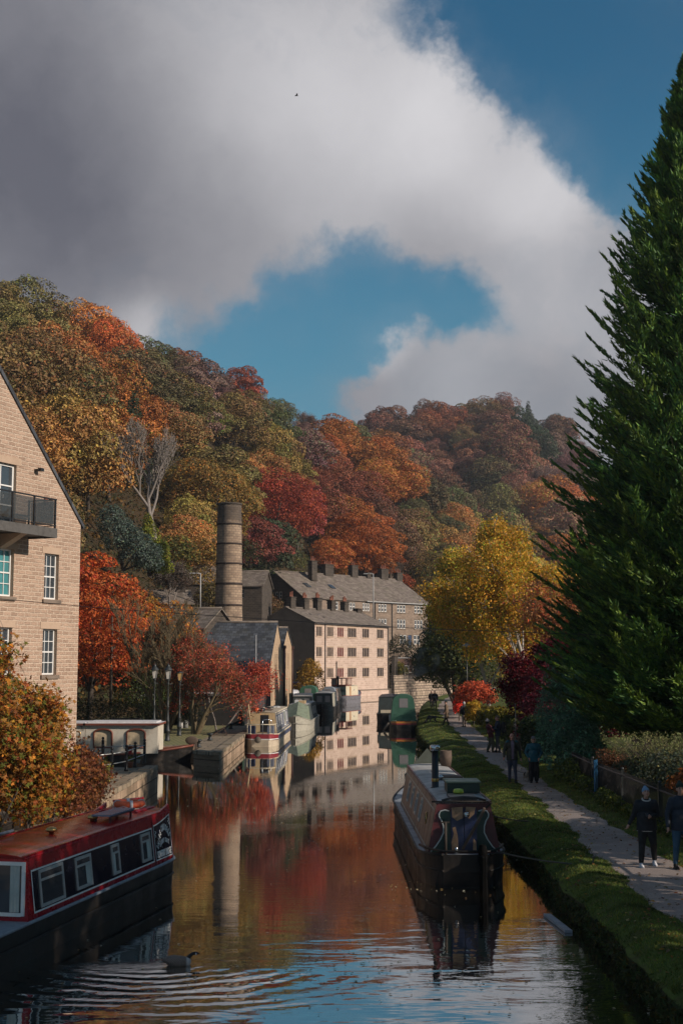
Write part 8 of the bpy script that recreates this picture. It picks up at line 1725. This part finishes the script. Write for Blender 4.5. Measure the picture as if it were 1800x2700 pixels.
# blue and white sign panel on the fence
p = at(1604, 2030, 43.5); s_ = empty('fence_sign', (interp(43.5, FE)-.22, 43.5, 1.02), -math.pi/2-.45, 'narrow blue sign with white lettering panels fixed to the railings', 'sign')
part(s_, 'board', M['signblue'] if 'signblue' in M else M['doorblue'], lambda b: b.box((0, 0, .48), (.42, .02, 1.0)))
part(s_, 'white_panel', M['white'], lambda b: (b.box((0, -.014, .20), (.38, .006, .24)),)); part(s_, 'white_panel', M['white'], lambda b: b.box((0, -.014, .44), (.36, .006, .09))); part(s_, 'white_panel', M['white'], lambda b: b.box((0, -.014, .62), (.36, .006, .12)))
q = MB(); q.tube([(0, 0, -.1), (0, 0, 2.5)], .022, 6); tag(q.build('steel_post', M['steelgrey'], None, (8.15, 63.0, .7)), 'slim grey steel post between the bald person and the teal jacket', 'post')
# ---- cars by the mill
def car(loc, rz, m_, label):
    root = empty('parked_car', loc, rz, label, 'car', 'cars parked beyond the mill')
    def bd(b):
        prof = [(-2.05, .35), (-2.1, .75), (-1.9, .95), (-1.55, 1.02), (-1.0, 1.42), (.5, 1.45), (1.1, 1.0), (1.95, .85), (2.1, .6), (2.05, .35)]; n = len(prof); V = []
        for y, k in ((-.85, .0), (-.80, 1), (.80, 1), (.85, 0)): V += [(x, y*(1 if z < 1.03 else .82), z) for x, z in prof]
        V = [(x, y*(1 if z < 1.03 else .82), z) for y in (-.85, .85) for x, z in prof]; b.add(V, [tuple(range(n))[::-1], tuple(range(n, 2*n))]+[(i, (i+1) % n, n+(i+1) % n, n+i) for i in range(n)])
    part(root, 'body', m_, bd, bevel=.06)
    part(root, 'rear_window', M['glass'], lambda b: b.quad((-1.56, -.62, 1.06), (-1.56, .62, 1.06), (-1.08, .58, 1.39), (-1.08, -.58, 1.39))); part(root, 'windscreen', M['glass'], lambda b: b.quad((1.06, -.62, 1.06), (.56, -.58, 1.42), (.56, .58, 1.42), (1.06, .62, 1.06)))
    for s in (1, -1):
        part(root, 'side_window', M['glass'], lambda b: b.quad((-1.3, s*.79, 1.06), (.85, s*.79, 1.06), (.4, s*.715, 1.38), (-.95, s*.715, 1.38)))
        part(root, 'tail_light', M['redpot'], lambda b: b.box((-2.08, s*.66, .82), (.06, .3, .16)))
        for x in (-1.3, 1.3): w = part(root, 'wheel', M['black'], lambda b: b.tube([(x, s*.70, .32), (x, s*.88, .32)], .32, 16)); part(w, 'hubcap', M['chromebright'], lambda b: b.tube([(x, s*.87, .32), (x, s*.89, .32)], .2, 12))
    return root
M['carwhite'] = paint('silver_car_paint', (.50, .52, .56), .25, .1, spec=.8); M['carblue'] = paint('blue_car_paint', (.02, .06, .20), .22, .1, spec=.8)
x = (752-900)/FPX*146; car((x-.3, 146, 1.25), -.9, M['carwhite'], 'silver car parked between the mill and the cottages'); car((x+1.2, 152, 1.45), -.6, M['carblue'], 'blue car parked behind the silver car'); 
# ---- right water edge: pipe / white outfall splash stone
p = onz(1466, 2440, .02); standalone('pale_plank', M['greydeck'], lambda b: b.box((0, 0, 0), (.15, 1.7, .05), M=Matrix.Rotation(.04, 3, 'Y')), (p.x+.05, p.y+.2, .03), .09, 'pale wet plank lying in the water against the right bank', 'plank')
# ------------------------------------------------------------------ stuff: grass, fallen leaves, floating leaves
rng = np.random.default_rng(9)
def turf_points(n, Y0, Y1, zone):
    Y = Y0+(Y1-Y0)*rng.uniform(size=n)**1.35; out = []
    for y in Y:
        e, l, r, fe = interp(y, EDGE), interp(y, PL), interp(y, PR), interp(y, FE)
        if zone == 0: x = rng.uniform(e+.02, l+.10*math.sin(y*.9)+.07*math.sin(y*2.7)+rng.exponential(.03))
        else: x = rng.uniform(r-rng.exponential(.03), fe+.3)
        out.append((x, y, bank_h(x, y)-.015))
    return np.array(out)
def blades(P, h, w, color, name, label, tall=1.):
    n = len(P); a = rng.uniform(0, 6.283, n); d = np.stack([np.cos(a), np.sin(a), np.zeros(n)], 1); H = h*rng.uniform(.5, 1.4, (n, 1)); ln = rng.normal(size=(n, 3))*.45*np.array([1, 1, 0]); V = np.empty((n, 3, 3)); k = 1+P[:, 1:2]/45.
    V[:, 0] = P-d*w*k; V[:, 1] = P+d*w*k; V[:, 2] = P+np.array([0, 0, 1.])*H+ln*H
    cl = .8+.35*np.sin(P[:, :1]*2.3+1)*np.sin(P[:, 1:2]*1.7)+.2*np.sin(P[:, 1:2]*5.1+P[:, :1]*4); t = mktint(n, rng, .35, cl, (1.7, 1.2, .7), .16)
    o = link(name, np_mesh(name, V.reshape(-1, 3), np.arange(3*n).reshape(-1, 3), M['leaf'], np.repeat(t, 3, axis=0))); o.color = C4(color); return tag(o, label, 'grass', kind='stuff')
P = np.concatenate([turf_points(62000, 16, 60, 0), turf_points(24000, 55, 130, 0), turf_points(22000, 22, 60, 1), turf_points(9000, 55, 130, 1)])
blades(P, .05, .007, (.145, .20, .045), 'grass', 'short green grass on the canal bank and verge')
def scatter(n, fn, size, name, label, cols, flat=True):
    P = np.array([fn() for _ in range(n)]); N = rng.normal(size=(n, 3))*(.25 if name != 'floating_leaves' else .03)+np.array([0, 0, 1.]); t = np.array([cols[i] for i in rng.integers(0, len(cols), n)])*rng.uniform(.6, 1.3, (n, 1)); V, F, t = leaves(P, N, size, rng, t, .7, .15)
    o = link(name, np_mesh(name, V, F, M['leaf'], t)); o.color = (1, 1, 1, 1); return tag(o, label, 'leaves', kind='stuff')
def on_bank():
    y = 18+110*rng.uniform()**1.6; e, fe = interp(y, EDGE), interp(y, FE); x = rng.uniform(e+.1, fe); return (x, y, bank_h(x, y)+.03)
LC = [(.30, .13, .03), (.42, .24, .06), (.20, .07, .03), (.35, .30, .12), (.15, .09, .05)]
scatter(3600, on_bank, .075, 'fallen_leaves', 'brown and yellow fallen leaves scattered over grass and path', LC)
def on_water():
    y = 20+93*rng.uniform()**1.3; x = rng.uniform(max(-7.5, -y*.27), interp(y, EDGE)-.1); return (x, y, .010)
clus = [(rng.uniform(-2, 3.5), rng.uniform(20, 60)) for _ in range(14)]
def on_water2():
    if rng.uniform() < .45: c = clus[int(rng.integers(0, 14))]; x, y = c[0]+rng.normal()*.9, c[1]+rng.normal()*.8; return (min(x, interp(y, EDGE)-.05), y, .010)
    return on_water()
scatter(1300, on_water2, .06, 'floating_leaves', 'small pale leaves floating on the canal', [(.60, .50, .28), (.50, .36, .14), (.65, .60, .45), (.35, .2, .08)])
# moss and hanging weeds along the right bank's face
Pm = []
for _ in range(16000):
    y = 16+90*rng.uniform()**1.5; e = interp(y, EDGE)+(.10*math.sin(y*.83)+.07*math.sin(y*2.1+2)+.03*math.sin(y*5.3+1))*.6; z = rng.uniform(.02, .42); Pm.append((e+.0+rng.normal()*.05, y, z))
Pm = np.array(Pm); t = mktint(len(Pm), rng, .5, None, (1.5, .9, .5), .3); V, F, t = leaves(Pm, rng.normal(size=Pm.shape)+np.array([-.8, -.2, .2]), .10, rng, t, .35); o = link('bank_weeds', np_mesh('bank_weeds', V, F, M['leaf'], t)); o.color = (.05, .065, .02, 1); tag(o, 'mossy weeds hanging over the right bank edge', 'weeds', kind='stuff')
# smoke from the far flue
m = bpy.data.materials.new('flue_smoke'); m.use_nodes = True; T = NT(m.node_tree); T.n.clear(); o_ = T.node('ShaderNodeOutputMaterial'); pv_ = T.node('ShaderNodeVolumePrincipled'); pv_.inputs['Color'].default_value = (.85, .85, .9, 1)
oc = T.node('ShaderNodeTexCoord').outputs['Object']; T.set(pv_, 'Density', T.mrange(T.noise(oc, .8, 4, .6), .45, .75, 0., .55)); T.l.new(pv_.outputs[0], o_.inputs[1])
q = MB(); [q.ell((.4+k*.9, 0, .2+k*.6), (.5+k*.28, .5+.2*k, .45+k*.25), 12, 8) for k in range(4)]; b2 = q.build('smoke', m, None, (4.6, 121, 3.3)); b2.modifiers.new('u', 'REMESH').voxel_size = .15; b2.modifiers[0].mode = 'VOXEL'; tag(b2, 'thin pale smoke drifting from the black boat flue', 'smoke', kind='stuff')
# ------------------------------------------------------------------ lettering: text turned into plain meshes, one per sign
bpy.context.view_layer.update(); dg = bpy.context.evaluated_depsgraph_get(); SG = {}
for parent, o, mtx, mat in TEXTS:
    me = bpy.data.meshes.new_from_object(o.evaluated_get(dg)); V = [tuple(mtx @ v.co) for v in me.vertices]; F = [tuple(p.vertices) for p in me.polygons]
    b = SG.setdefault(parent.name, (parent, MB(), mat)); b[1].add(V, F)
for parent, b, mat in SG.values(): b.build('lettering', mat, parent)
for _, o, _, _ in TEXTS:
    cu = o.data; bpy.data.objects.remove(o); bpy.data.curves.remove(cu)
# ------------------------------------------------------------------ the air in the valley
m = bpy.data.materials.new('valley_air'); m.use_nodes = True; T = NT(m.node_tree); T.n.clear(); o_ = T.node('ShaderNodeOutputMaterial'); v_ = T.node('ShaderNodeVolumePrincipled')
v_.inputs['Color'].default_value = (.86, .90, 1., 1); v_.inputs['Density'].default_value = .00017; v_.inputs['Anisotropy'].default_value = .2; T.l.new(v_.outputs[0], o_.inputs[1])
hb = MB(); hb.box((0, 950, 78.8), (6200, 5900, 162)); tag(hb.build('haze', m), 'pale autumn haze filling the valley', 'haze', kind='stuff')
